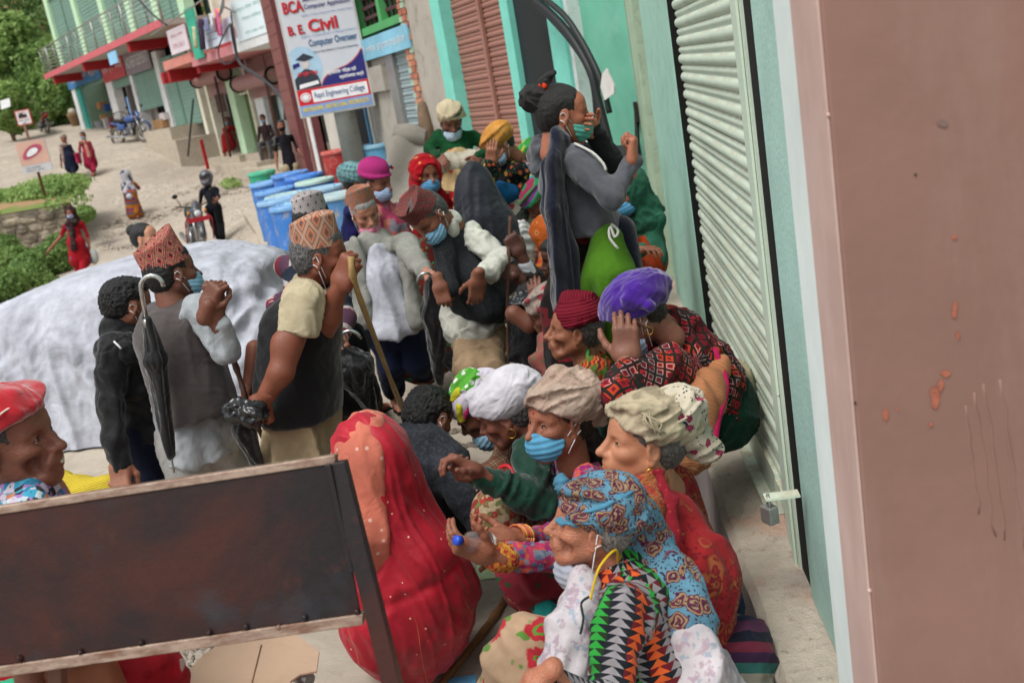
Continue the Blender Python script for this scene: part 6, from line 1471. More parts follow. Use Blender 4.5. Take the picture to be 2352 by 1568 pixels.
class Person:
    def __init__(s, label, head, phi, pitch=0, roll=0, hs=1.0, skin_='mid', kind='w', h=.0042, group=None, wr=.35, foot=None):
        s.hc = W(*head) if len(head) == 3 and not isinstance(head, np.ndarray) else np.asarray(head)
        s.M = facing(phi, pitch, roll); s.hs = hs; s.kind = kind; s.h = h; s.chunks = []
        s.skin = skin(SK.get(skin_, skin_), wr); base = SK.get(skin_, skin_); lb = lin(base)
        s.mats = [s.skin, plain_lip((lb[0]*1.0, lb[1]*.62, lb[2]*.62)), plain('1a1411', .3, .6), hairm('0d0b0b'), plain('d9d2c4', .4), plain_lip((min(1, lb[0]*1.25), lb[1]*1.15, lb[2]*1.1))]
        g = foot if foot is not None else np.array([s.hc[0], s.hc[1], float(terrain(s.hc[0], s.hc[1]))])
        s.e = empty('person', g, label, 'person', group); s.n = 0
        v, F, mi = head_local(kind, h); s.add(v, F, mi, local=True)
    def L(s, p): return s.hc+(s.M@(np.asarray(p, dtype=float)*s.hs))
    def add(s, v, F, mi, local=False):
        if local: v = s.hc+(v*s.hs)@s.M.T
        s.chunks.append((v, F, np.asarray(mi)))
    def flesh(s, prims, h=.009):
        r = sdf_mesh(prims, h, False)
        if r: s.add(relax(r[0], r[1], 1, .4), r[1], r[3]*0)
    def hand(s, wrist, d, dorsal, thumb, pose='relaxed', sc=.95):
        v, F, mi = hand_local(pose, .0036 if s.h < .005 else .0055)
        x, y, z = frame(np.asarray(d, float), np.asarray(dorsal, float))
        if np.dot(y, thumb) < 0: y = -y; F = F[:, ::-1]
        s.add(np.asarray(wrist)+(v*sc)@np.stack([x, y, z], 1).T, F, np.where(mi == 1, 5, 0))
    def arm(s, el, wr, r0=.036, r1=.026): s.flesh([RC(el, wr, r0, r1, k=.02)], .008)
    def wear(s, name, prims, mat, h=.011, fold=None, rel=1, parent=None, local=False, thick=None):
        if local:
            r = sdf_mesh(prims, h)
        else: r = sdf_mesh(prims, h)
        if r is None: return None
        v, F, uv, mi = r; v = relax(v, F, rel, .5)
        if fold is not None:
            N = vnormals(v, F); v = v+N*fold(v)[:, None]
        if local: v = s.hc+(v*s.hs)@s.M.T
        o = link(name, mesh_np(name, v, F, True, uv, mi if isinstance(mat, (list, tuple)) else None), mat, parent or s.e); s.n += 1; return o
    def tube(s, name, pts, r, mat, parent=None, n=8):
        mb = MB(); mb.tube(pts, r, n); return mb.build(name, mat, parent or s.e)
    def finish(s, extra=None):
        # eyes
        for sgn in (1, -1):
            vv, ff = ico(np.zeros(3), 1, 2); vv = np.array(vv); ff = np.array(ff)
            mi = np.where(vv[ff].mean(1)[:, 0] > .80, 2, 4)
            q = vv*.0118+np.array([.0725, .031*sgn, .002]); s.chunks.append((s.hc+(q*s.hs)@s.M.T, ff, mi))
        V = []; Fs = []; MI = []; b = 0
        for v, F, mi in s.chunks: V.append(v); Fs.append(F+b); MI.append(mi); b += len(v)
        me = mesh_np('body', np.concatenate(V), Fs, True, None, np.concatenate(MI)); link('body', me, s.mats, s.e); return s.e
@cached
def plain_lip(c): return plain(c, .45, .4)
# folds
def fd(amp, f, seed, ax=None, an=.3, amp2=0, f2=0):
    def g(v):
        A_ = (ax, an) if ax is not None else None; r = (ridged(v, f, seed, A_)+.25*ridged(v, f*2.4, seed+9, A_)-.15)*amp*1.35
        if amp2: r = r+snoise(v, f2 or f*3, seed+50)*amp2
        return r
    return g
# ---- head things (all in head space)
def hair(P, col='0d0b0b', grey=None, style='man', nap=-.06, mess=.004, h=.005):
    E = [EL((-.018, 0, .036), (.100, .083, .088), k=.02), EL((-.05, 0, -.01), (.062, .074, .07), k=.03)]
    if style == 'man': E += [EL((.03, 0, .075), (.055, .065, .042), k=.02)]
    E += [EL((.095, 0, -.035), (.062, .078, .088), k=.015, neg=True), EL((.03, .09, -.03), (.04, .03, .045), k=.01, neg=True), EL((.03, -.09, -.03), (.04, .03, .045), k=.01, neg=True),
          EL((-.004, .085, -.01), (.018, .02, .03), k=.01, neg=True), EL((-.004, -.085, -.01), (.018, .02, .03), k=.01, neg=True), HP((0, 0, nap), (0, 0, -1), .02)]
    def f(v): return ridged(v, 95, 3, (np.array([.5, 0, 1]), .2))*mess*.6+snoise(v, 190, 5)*mess*.4
    return P.wear('hair', E, hairm(col, grey), h, f, 2 if style != 'man' else 0, local=True)
def topi(P, mat, H=.11, lean=(-.01, 0.0), peak=.02, z0=.052, back=-.012, seed=1, hw=1.0):
    n, m = 56, 12; V = []; UV = []
    r_ = np.random.default_rng(seed); ph = r_.uniform(0, 6, 4)
    for j in range(m+1):
        f = j/m
        for k in range(n):
            a = 2*math.pi*k/n; rx = (.097-.012*f)*hw; ry = (.083-.004*f)*hw
            zz = z0+back*(1-math.cos(a))*.5*1.6+f*(H+peak*math.cos(a*1+ph[0]*.0)+.008*math.sin(2*a+ph[1]))
            w = 1+.018*math.sin(3*a+ph[2]+f*2)*f+.012*math.sin(5*a+ph[3]+f*5)
            V.append(((-.012+lean[0]*f)+rx*w*math.cos(a), lean[1]*f+ry*w*math.sin(a), zz)); UV.append((a*.094, f*H))
    b = len(V)
    for j in range(1, 6):
        f = j/5
        for k in range(n):
            p = np.array(V[m*n+k]); c = np.array([-.012+lean[0]+(p[0]+.012-lean[0])*.75, lean[1]+.012, 0]); q = p*(1-f)+np.array([c[0], c[1], p[2]-.014])*f
            q[2] = p[2]-.022*math.sin(f*math.pi*.6)+.0*f; V.append(tuple(q)); UV.append((UV[m*n+k][0], H+f*.07))
    V = np.array(V); UV = np.array(UV); F = []; U = []
    for j in range(m+5):
        for k in range(n):
            q = (j*n+k, j*n+(k+1) % n, (j+1)*n+(k+1) % n, (j+1)*n+k); F.append(q); u = UV[list(q)].copy()
            if k == n-1: u[1, 0] += 2*math.pi*.094; u[2, 0] += 2*math.pi*.094
            U.append(u)
    v = P.hc+(V*P.hs)@P.M.T
    return link('topi_cap', mesh_np('topi_cap', v, np.array(F), True, np.array(U).reshape(-1, 2)), mat, P.e)
def Ry(a): c, s = math.cos(a), math.sin(a); return np.array([[c, 0, s], [0, 1, 0], [-s, 0, c]])
def Rx(a): c, s = math.cos(a), math.sin(a); return np.array([[1, 0, 0], [0, c, -s], [0, s, c]])
def turban(P, mat, big=1.0, tilt=.35, back=.05, extra=(), name='headscarf', fold=.004, h=.0055, zc=.058, low=0.0, bands=True, seed=2, brow=.045):
    E = [EL((-.014, 0, zc), (.112*big, .095*big, .078*big), Ry(tilt*.4), k=.03), EL((-.07, 0, zc-.01), (.062*big+back*.3, .072*big, .062*big), k=.04)]
    if bands:
        for i, (t, rx, dz) in enumerate(((.55, 0.22, 0), (.15, -.25, .02), (-.15, .35, .035))): E.append(EL((-.016, 0, zc-.012+dz), (.118*big, .101*big, .023), Ry(tilt*t*1.4)@Rx(rx), k=.012))
    E += list(extra)
    E += [HP((.09, 0, brow), (.42, 0, -.91), .008), EL((.10, 0, brow-.095), (.06, .1, .085), k=.01, neg=True)]
    if low: E += [EL((-.1, 0, .0), (.04, .05, low), k=.03)]
    ax = Ry(tilt)@np.array([1, 0, 0.])
    def f(v): return ridged(v, 22, seed, (ax, .3))*fold+ridged(v, 55, seed+1, (ax, .25))*fold*.4
    return P.wear(name, E, mat, h, f, 1, local=True)
def mask(P, mat=None, drop=0.0, back=0.0, col='8fbfd8', loops=True, h=.0045, under=False):
    mat = mat or fabric(col, 'plain', (), 1, .8, 900, .12, 0)
    o = np.array([-back, 0, -drop])
    E = [EL(np.array((.045, 0, -.062))+o, (.070, .067, .060), k=.012), RC(np.array((.1, 0, -.03))+o, np.array((.088, 0, -.06))+o, .017, .03, k=.02), EL(np.array((.02, 0, -.06))+o, (.05, .073, .045), k=.02),
         HP(np.array((.012, 0, 0))+o, (-1, 0, -.35), .004), HP(np.array((.1, 0, -.018))+o, (-.32, 0, 1), .004), HP(np.array((.05, 0, -.119))+o, (.15, 0, -1), .006)]
    if drop > 0: E += [EL((.028, 0, -.03), (.056, .06, .074), k=.002, neg=True)]
    def f(v): return .0016*np.sin((v[:, 2]+.25*v[:, 0])*330)+snoise(v, 40, 6)*.0012
    m = P.wear('face_mask', E, mat, h, f, 1, local=True)
    if loops and m is not None:
        for s in (1, -1):
            for z0, z1 in ((-.03, .012), (-.085, -.03)):
                P.tube('ear_loop', [P.L(np.array((.022, .073*s, z0))+o*.9), P.L((-.008+0, .085*s, z1*.9-.0)), P.L((-.022, .083*s, z1*.5-.004))], .0018*P.hs, plain('d8dadc', .6), m, 5)
    return m
def earring(P, side, r=.013, z=-.052):
    c = P.L((-.003, .082*side, z)); e = P.M; mb = MB(); mb.tube([c+(e[:, 0]*math.cos(a)+e[:, 2]*math.sin(a))*r*P.hs for a in np.linspace(0, 6.28, 15)], .0022, 5, cap=False); return mb.build('earring', plain('c79a3c', .25, .6, .9), P.e)
def stud(P, side): 
    mb = MB(); v, f = ico(P.L((.104, .0165*side, -.036)), .0028, 1); mb.add(v, f); mb.build('nose_stud', plain('c79a3c', .25, .6, .9), P.e)
def tika(P):
    mb = MB(); v, f = ico(np.zeros(3), 1, 2); mb.add([P.L((.0925, 0, .040))+np.array(q)*.0042 for q in v], f); mb.build('tika', plain('b01820', .5), P.e)
# ---- body primitives
def side_of(phi): return facing(phi)[:, 1]
def torso_p(neck, pel, phi, sw=.17, r0=.10, r1=.12, f=1.32, k=.06, sh=.062, drop=.06):
    r0 *= .84; r1 *= .85; sw *= .93; sh *= .9; neck, pel = np.asarray(neck), np.asarray(pel); l = side_of(phi); dn = nrm(pel-neck); ch = neck+dn*.17
    sL, sR = neck+l*sw+dn*drop, neck-l*sw+dn*drop
    return [RC(ch, pel, r0, r1, l, f, k), RC(sL-l*.02, sR+l*.02, sh, sh, k=.05), RC(neck+dn*.02, ch, .055, .09, l, 1.15, k)], sL, sR
def sleeve_p(sh, el, wr, a=.062, b=.052, c=.04, k=.035): a *= .9; b *= .86; c *= .92; return [RC(sh, el, a, b, k=k), RC(el, wr, b, c, k=.03)]
def foot(P, an, d, sole='3a2c26', h=.01, sc=1.0):
    d = nrm(np.array([d[0], d[1], 0])); an = np.asarray(an); z = an[2]; l = np.cross(ZU, d)
    P.flesh([RC(an, an-ZU*.05, .034, .036, k=.02), RC(an-ZU*.055-d*.02, an-ZU*.062+d*.1, .034, .028, l, 1.15, k=.03), RC(an-ZU*.066+d*.1, an-ZU*.07+d*.16, .024, .017, l, 1.7, k=.03)]+[RC(an-ZU*.07+d*.14+l*x, an-ZU*.074+d*(.185-abs(x-.02)*.5)+l*x*1.1, .0095, .008, k=.004) for x in (-.03, -.015, 0, .015, .032)], .0075 if P.h < .006 else .012)
    b = an-ZU*.095
    P.wear('sandal', [RC(b-d*.04, b+d*.05, .036, .036, l, 1.1, k=.03), RC(b+d*.05, b+d*.16, .036, .04, l, 1.1, k=.03), HP(b, ZU, .003), HP(b-ZU*.022, -ZU, .003)]+[], plain(sole, .7), .009)
    P.tube('strap', [b+ZU*.0+d*.08+l*.042, b+ZU*.045+d*.07+l*.025, b+ZU*.055+d*.07, b+ZU*.045+d*.07-l*.025, b+d*.08-l*.042], .008, plain(sole, .7))
# ------------------------------------------------ the seated women in front
tP = time.time()
def stick(pts, r, mat, name, lab, cat='stick', knots=True):
    P_ = smooth_path(pts, 6); n = len(P_); rs = [r*(1+.12*math.sin(i*1.7)+(.18 if knots and i % 5 == 0 else 0))*(1-.25*i/n) for i in range(n)]
    mb = MB(); mb.tube(P_, rs, 10); o = mb.build(name, mat); setp(o, lab, cat); return o
BAMB = paint('a08455', .2, 18, .5, dirt='6a5030', dirt_amt=.5); DWOOD = paint('4a3328', .25, 14, .6)
def paisley_woman():
    DS[0] = .96
    P = Person('old woman in a blue paisley scarf and zigzag blouse, mask under her chin', (1358, 1203, 2.55), 92, -16, 0, .90, 'a86e54', 'o', .0032, wr=1.4)
    N = W(1425, 1310, 2.6); pel = W(1475, 1680, 2.66)
    T_, sL, sR = torso_p(N, pel, 80, .145, .13, .165, 1.2)
    shn = W(1425, 1400, 2.42); el = W(1385, 1640, 2.30); wr = W(1255, 1580, 2.2)
    ZZ = fabric('26331f', 'zigzag', ('d9602c', '8f8b8e', '1c2026', '2f9a3c', '6a1d24'), 56, wr=.35)
    P.wear('blouse', T_+sleeve_p(shn, el, wr, .068, .062, .048, .05)+[RC(W(1450, 1400, 2.55), W(1490, 1640, 2.55), .10, .135, k=.06), RC(P.L((-.045, 0, -.115)), N+ZU*.0, .05, .07, k=.05)], ZZ, .007, fd(.006, 9, 3, ZU, .6, .003, 22), 2)
    P.flesh([RC(P.L((-.04, 0, -.09)), N-ZU*.03, .05, .06, k=.03)], .007)
    P.flesh([RC(W(1310, 1600, 2.22), W(1262, 1558, 2.2), .032, .028), RC(W(1262, 1558, 2.2), W(1225, 1562, 2.18), .027, .025)], .006)
    P.hand(W(1236, 1562, 2.18), W(1190, 1600, 2.2)-W(1236, 1562, 2.18), ZU, -FW, 'relaxed', .9)
    for k in range(3): P.tube('bangle', ring_at(W(1262-k*7, 1562+k*2, 2.2), W(1225, 1562, 2.18)-W(1262, 1558, 2.2), .031), .0035, plain(('b02a30', '8a2028', 'b8602c')[k], .4))
    hair(P, '57534f', 'b0aca8', 'woman', -.07, .003)
    PA_ = fabric('5f8ea4', 'paisley', ('94866c', '3a1c34', '6c2748', '8f7050'), 24, wr=.3)
    PL_ = fabric('4f88a4', 'plain', (), 1, wr=.4)
    turban(P, PA_, 1.02, .5, .1, [EL((-.04, 0, .095), (.075, .08, .045), Ry(.3), k=.03), EL((.06, .03, .11), (.02, .03, .014), k=.02)], fold=.005, h=.0042, zc=.06, brow=.05)
    P.wear('scarf_band', [EL((-.012, 0, .052), (.121, .105, .021), Ry(.42)@Rx(.1), k=.01), EL((-.012, 0, .068), (.119, .1035, .019), Ry(.52)@Rx(.28), k=.006), EL((.095, .0, .108), (.02, .03, .03), k=.02), HP((.09, 0, .0), (-.5, 0, -1), .004)], PL_, .0045, fd(.0025, 45, 4, np.array([1., 0, -.4]), .25), 1, local=True)
    a = [P.L((-.11, 0, .03)), W(1475, 1265, 2.62), W(1535, 1350, 2.56), W(1578, 1440, 2.52), W(1585, 1525, 2.5)]
    E = [RC(a[i], a[i+1], (.06, .062, .058, .05)[i], (.062, .058, .05, .036)[i], facing(0)[:, 0], .55, .05) for i in range(4)]
    P.wear('scarf_tail', E, PA_, .006, fd(.008, 10, 5, W(1590, 1440, 2.5)-W(1440, 1240, 2.5), .12, .002, 30), 1)
    mask(P, None, .082, .035, 'a7adb9'); stud(P, 1)
    # yellow thread necklace
    P.tube('necklace', smooth_path([P.L((-.085, .02, -.115)), W(1415, 1262, 2.47), W(1378, 1300, 2.42), W(1362, 1350, 2.42), W(1357, 1375, 2.42)], 4), .0032, plain('c8a41c', .5))
    P.tube('cord', smooth_path([W(1352, 1370, 2.4), W(1335, 1385, 2.38), W(1340, 1420, 2.37), W(1333, 1455, 2.37)], 4), .003, plain('1c2a26', .6))
    SH = fabric('c4bec2', 'speck', ('a58f9c', '9aa7b4'), 28, wr=.5)
    E = [RC(W(1340, 1340, 2.52), W(1312, 1440, 2.44), .035, .05, k=.04), RC(W(1312, 1440, 2.44), W(1295, 1600, 2.4), .05, .075, k=.05)]
    P.wear('white_shawl_front', E, SH, .007, fd(.012, 9, 7, ZU, .15, .003, 25), 1)
    E = [RC(W(1535, 1395, 2.6), W(1575, 1500, 2.52), .035, .055, facing(0)[:, 0], .7, .05), RC(W(1575, 1500, 2.52), W(1600, 1620, 2.5), .06, .10, k=.06), RC(W(1590, 1600, 2.5), W(1520, 1680, 2.45), .10, .1, k=.06), RC(W(1600, 1540, 2.6), W(1640, 1620, 2.6), .06, .08, k=.06)]
    P.wear('white_shawl_back', E, SH, .008, fd(.016, 7, 8, ZU+RT*.4, .2, .004, 20), 1)
    SKT = fabric('b89b7e', 'floral', ('b5303a', 'a8343c', 'b84048', '5f8a3c', '4f9a3a'), 7.5, wr=.4)
    k1 = W(1205, 1500, 2.6); E = [RC(W(1420, 1650, 2.65), k1, .12, .085, k=.06), RC(k1, W(1150, 1680, 2.7), .085, .10, k=.06), RC(W(1330, 1480, 2.75), W(1260, 1600, 2.6), .08, .12, k=.06)]
    P.wear('skirt', E, SKT, .009, fd(.010, 7, 9, W(1420, 1650, 2.65)-k1, .3, .003, 20), 1)
    P.wear('sash', [RC(W(1300, 1470, 2.5), W(1270, 1600, 2.4), .03, .05, k=.03)], fabric('b52535', 'bandhani', ('d87078',), 60, wr=.5), .008, fd(.006, 16, 4), 1)
    P.finish()
def ring_at(c, ax, r, n=14):
    ax = nrm(ax); e1 = nrm(np.cross(ax, ZU)); e2 = np.cross(ax, e1); return [c+(e1*math.cos(a)+e2*math.sin(a))*r for a in np.linspace(0, 2*math.pi, n)]
def red_shawl_woman():
    DS[0] = 1.07
    P = Person('woman in a red shawl and cream printed headscarf with gold earring looking left', (1478, 1012, 2.72), 84, -13, 0, 1.1, 'b07a5c', 'w', .0036, wr=.45)
    N = W(1520, 1125, 2.8); pel = W(1585, 1400, 2.95)
    P.flesh([RC(P.L((-.03, 0, -.09)), N, .053, .07, k=.03)], .007)
    hair(P, '3a3634', '8f8a86', 'woman', -.08, .003)
    M_ = fabric('b9ab90', 'speck', ('8a7f6a',), 9, wr=.4); M2 = fabric('c0b6a2', 'floral', ('8f2f4c', '7a2340', '333a48', '2e3644', 'a5506a'), 24, wr=.4)
    turban(P, M_, 1.03, .45, .1, [EL((.03, .07, .10), (.03, .02, .022), k=.02), EL((-.02, .085, .085), (.05, .016, .018), Ry(.5), k=.01)], fold=.005, h=.0045, seed=8, brow=.062)
    P.wear('scarf_tail', [EL((-.07, 0, .085), (.095, .09, .058), Ry(.45), k=.03), RC((-.09, .02, .045), (-.17, .03, -.015), .062, .038, k=.04), HP((.02, 0, 0), (1, 0, .3), .01)], M2, .0055, fd(.005, 22, 9, Ry(.6)@np.array([1., 0, 0]), .2), 1, local=True)
    for k in range(9): P.tube('fringe', smooth_path([P.L((.03+random.uniform(-.012, .012), .092, .105)), P.L((.01+random.uniform(-.02, .03), .11, .085)), P.L((-.01+random.uniform(-.02, .02), .108, .055+random.uniform(-.01, .02)))], 3), .0024, M_, None, 5)
    earring(P, 1, .015, -.062); earring(P, 1, .008, -.088); stud(P, 1)
    RS = fabric('a3272c', 'paisley', ('9c4a2e', '7a1d24', '8e2a2a', 'a05a38'), 13, wr=.35); R2 = fabric('a84838', 'paisley', ('b8804c', '8e1f2c', 'b4683c', 'b0753f'), 26, wr=.35)
    T_, sL, sR = torso_p(N, pel, 80, .15, .13, .17, 1.2)
    shn = W(1530, 1185, 2.66)
    E = T_+[RC(shn, W(1590, 1330, 2.62), .085, .10, k=.08), RC(W(1590, 1330, 2.62), W(1570, 1430, 2.7), .11, .13, k=.08), RC(W(1545, 1130, 2.85), W(1635, 1330, 2.85), .06, .08, k=.07), RC(N, W(1450, 1190, 2.62), .07, .07, k=.05), RC(W(1470, 1200, 2.62), W(1430, 1400, 2.62), .08, .1, k=.06)]
    P.wear('shawl', E, RS, .008, fd(.014, 5.5, 12, ZU+RT*.25, .12, .003, 18), 1)
    P.wear('shawl_front', [RC(W(1500, 1105, 2.68), W(1468, 1180, 2.56), .045, .06, k=.04), RC(W(1468, 1180, 2.56), W(1455, 1320, 2.5), .06, .07, k=.04), EL(P.L((0, 0, -.05)), .09, k=.02, neg=True)], R2, .007, fd(.007, 12, 13, ZU+RT*.3, .12), 1)
    b = [W(1512, 1085, 2.58), W(1540, 1150, 2.53), W(1548, 1230, 2.5), W(1535, 1330, 2.48)]
    P.wear('shawl_border', [RC(b[i], b[i+1], .017, k=.01, w=facing(0)[:, 0], f=.55) for i in range(3)], fabric('8e1f2c', 'bandhani', ('c0444c', '5a141c'), 70, wr=.3), .006, fd(.003, 20, 14), 1)
    P.wear('skirt', [RC(pel, W(1480, 1560, 2.8), .17, .14, k=.06), RC(pel-ZU*.05, W(1650, 1540, 2.95), .13, .1, k=.06)], fabric('25324a', 'plain'), .012, fd(.01, 8, 15), 1)
    P.finish()
    # woven bag beside her
    E = [RC(W(1605, 1420, 2.75), W(1690, 1500, 2.7), .07, .09, k=.06), RC(W(1690, 1500, 2.7), W(1700, 1640, 2.65), .10, .12, k=.06), RC(W(1740, 1440, 2.8), W(1720, 1520, 2.75), .02, .03, k=.04)]
    r = sdf_mesh(E, .009); v = relax(r[0], r[1], 1); v = v+vnormals(v, r[1])*fd(.008, 9, 5)(v)[:, None]
    o = link('woven_bag', mesh_np('woven_bag', v, r[1], True, r[2]), fabric('3a2440', 'stripes', ('3a2440', '2f5f5a', '8a867a', '4a1f38', '232a48', '54304a', '1f2230', '6a2a3a'), 4.5, wr=.3)); setp(o, 'dark purple and teal striped woven bag beside the plinth', 'bag')
def mask_woman():
    DS[0] = 1.03
    P = Person('woman in a beige turban and bright blue mask holding an empty bottle', (1283, 965, 3.22), 58, -8, 0, 1.07, '8a5640', 'o', .0036, wr=.8)
    N = W(1330, 1050, 3.35); pel = W(1385, 1330, 3.5)
    P.flesh([RC(P.L((-.03, 0, -.09)), N, .052, .065, k=.03)], .007)
    hair(P, '15110f', None, 'woman', -.08, .004); P.wear('hair_back', [RC(P.L((-.08, 0, -.04)), W(1375, 1060, 3.35), .05, .05, k=.03)], hairm('0d0b0b'), .008, fd(.004, 30, 3), 1)
    TB = fabric('a68f80', 'speck', ('b9a596', '8a6f62'), 12, wr=.5)
    turban(P, TB, 1.08, .5, .12, [RC((-.03, -.03, .13), (-.09, .03, .125), .035, .03, k=.02), RC((-.09, .03, .08), (-.12, .06, -.01), .05, .028, k=.04), BX((.01, .055, .1), (.055, .045, .012), Ry(.4)@Rx(-.6), .01, .02)], fold=.006, h=.0048, seed=21, brow=.055)
    mask(P, None, 0, 0, '5fa6cc', h=.0038); tika(P)
    FB = fabric('7f3a5a', 'blocks', ('b83a5c', '78808f', '9c3560', 'c05a48', '5a6a86', '8a2a6a'), 62, wr=.35)
    T_, sL, sR = torso_p(N, pel, 75, .16, .11, .14, 1.25)
    el = W(1345, 1278, 3.08); wr = W(1150, 1278, 3.0); el2 = W(1270, 1240, 3.3); wr2 = W(1195, 1228, 3.12)
    shn = W(1352, 1110, 3.18)
    P.wear('blouse', T_+sleeve_p(shn, el, wr, .07, .062, .042, .05)+sleeve_p(sR, el2, wr2, .06, .052, .038), FB, .0075, fd(.006, 11, 23, None, 1, .003, 24), 2)
    P.flesh([RC(wr, W(1120, 1276, 2.97), .034, .027, k=.02)], .007); P.flesh([RC(wr2, W(1170, 1236, 3.08), .032, .026, k=.02)], .007)
    hd_ = W(1050, 1250, 2.93)-W(1122, 1276, 2.96)
    P.hand(W(1118, 1274, 2.96), hd_, -UPV*.6-FW*.5, UPV, 'cup', 1.02)
    P.hand(W(1172, 1236, 3.08), W(1110, 1232, 3.04)-W(1172, 1236, 3.08), -UPV*.6+FW*.3, UPV, 'cup', 1.0)
    for k in range(5): P.tube('bangle', ring_at(W(1186+k*5, 1230, 3.1), wr2-W(1172, 1236, 3.08), .036), .0035, plain(('b8643a', 'c08a44', 'a84a38')[k % 3], .35))
    P.wear('cuff', [RC(W(1142, 1279, 2.99), W(1162, 1280, 3.0), .047, .047, k=.01)], fabric('a03038', 'blocks', ('c0923c', 'a02a34', 'b8702c'), 110, wr=.2), .006)
    SK_ = fabric('7d2430', 'floral', ('b08a5a', '2f4f34', '9c7a4c', '2a4a30', '1f3a28'), 9, wr=.4)
    k1 = W(1215, 1310, 3.25); an = W(1215, 1385, 3.35)
    P.wear('skirt', [RC(pel, k1, .14, .085, k=.07), RC(k1, W(1300, 1400, 3.45), .09, .13, k=.06), RC(pel, W(1400, 1430, 3.6), .16, .14, k=.06), RC(W(1250, 1290, 3.45), k1, .1, .08, k=.06), RC(W(1190, 1330, 3.4), W(1190, 1375, 3.45), .05, .045, k=.04)], SK_, .009, fd(.010, 9, 24, k1-pel, .3), 1)
    P.wear('petticoat', [RC(W(1205, 1360, 3.28), W(1270, 1415, 3.2), .03, .035, UPV, 1.5, .04)], fabric('1f8a84', 'plain', (), 1), .007, fd(.005, 14, 25), 1)
    foot(P, W(1215, 1385, 3.36), W(1165, 1400, 3.3)-W(1225, 1395, 3.4), '8f5350')
    P.finish()
    # bottle
    a, b = W(1047, 1240, 2.90), W(1140, 1250, 3.0); ax = nrm(b-a); e = empty('plastic_bottle', a, 'clear crumpled plastic bottle with a blue cap held in both hands', 'bottle')
    t = NT('clear_plastic', .12, .5); t.b.inputs['Transmission Weight'].default_value = .92; t.b.inputs['IOR'].default_value = 1.18; t.b.inputs['Base Color'].default_value = (.93, .9, .92, 1)
    mb = MB(); mb.lathe(a+ax*.018, [(.012, 0), (.013, .012), (.03, .03), (.034, .05), (.032, .06), (.034, .07), (.032, .08), (.035, .1), (.033, .115), (.028, .125), (.002, .12)], 24, ax); mb.build('bottle_shell', t.m, e)
    mb = MB(); mb.lathe(a-ax*.002, [(.001, -.001), (.0145, 0), (.0155, .004), (.0155, .02), (.001, .021)], 24, ax); mb.build('cap', plain('2a4fc0', .35), e)
def velvet_woman():
    DS[0] = 1
    P = Person('woman in a white knotted turban and dark green velvet blouse wringing her hands', (1163, 948, 3.72), 100, 18, 0, 1.02, '784a3a', 'o', .0042, wr=.6)
    N = W(1215, 1010, 3.8); pel = W(1290, 1190, 3.95)
    P.flesh([RC(P.L((-.03, 0, -.09)), N, .05, .06, k=.03)], .008)
    hair(P, '2b2826', '8a8683', 'woman', -.07, .004)
    WH_ = fabric('cfcdd4', 'plain', (), 1, wr=.5)
    turban(P, WH_, 1.1, .3, .14, [RC((.075, .03, .11), (.085, .055, .0), .022, .02, k=.02), RC((.085, .055, .0), (.08, .06, -.055), .02, .004, k=.02), EL((.07, .02, .12), (.03, .03, .022), k=.02), EL((-.06, 0, .08), (.09, .09, .07), k=.04)], fold=.004, h=.0052, seed=31, bands=False, brow=.045)
    earring(P, 1, .017, -.055)
    GV = fabric('08392a', 'plain', (), 1, .6, 900, .7, .25)
    T_, sL, sR = torso_p(N, pel, 80, .15, .11, .13, 1.25)
    shn = W(1222, 1040, 3.58); el = W(1238, 1150, 3.42); wr = W(1098, 1090, 3.35); el2 = W(1195, 1120, 3.8); wr2 = W(1120, 1090, 3.5)
    P.wear('velvet_blouse', T_+sleeve_p(shn, el, wr, .075, .07, .044, .05)+sleeve_p(sR, el2, W(1165, 1095, 3.6), .055, .05, .035), GV, .008, fd(.008, 13, 33, wr-el, 1.6, .003, 30), 2)
    P.flesh([RC(W(1165, 1095, 3.6), wr2, .03, .026, k=.02)], .008)
    P.tube('bracelet', ring_at(W(1160, 1092, 3.6), wr2-W(1165, 1095, 3.6), .036), .008, plain('b02028', .5))
    P.hand(W(1092, 1080, 3.33), W(1040, 1050, 3.3)-W(1092, 1080, 3.33), UPV+RT*.2, -FW*.5+UPV*.4, 'clasp', 1.0)
    P.hand(W(1110, 1100, 3.4), W(1055, 1092, 3.32)-W(1110, 1100, 3.4), -UPV, -RT, 'clasp', 1.0)
    k1 = W(1150, 1175, 3.6)
    P.wear('skirt', [RC(pel, k1, .13, .08, k=.07), RC(k1, W(1170, 1240, 3.8), .09, .1, k=.06), RC(pel, W(1270, 1260, 4.0), .15, .14, k=.06)], fabric('a89470', 'blocks', ('b8a684', '9a3434', 'c0b090', '8a6f4c', 'a8443c', '6f7a4a'), 48, wr=.4), .01, fd(.010, 8, 34, k1-pel, .3), 1)
    P.wear('red_underskirt', [RC(W(1120, 1165, 3.68), W(1112, 1205, 3.72), .03, .05, k=.04)], fabric('a82028'), .009, None, 1)
    P.finish()
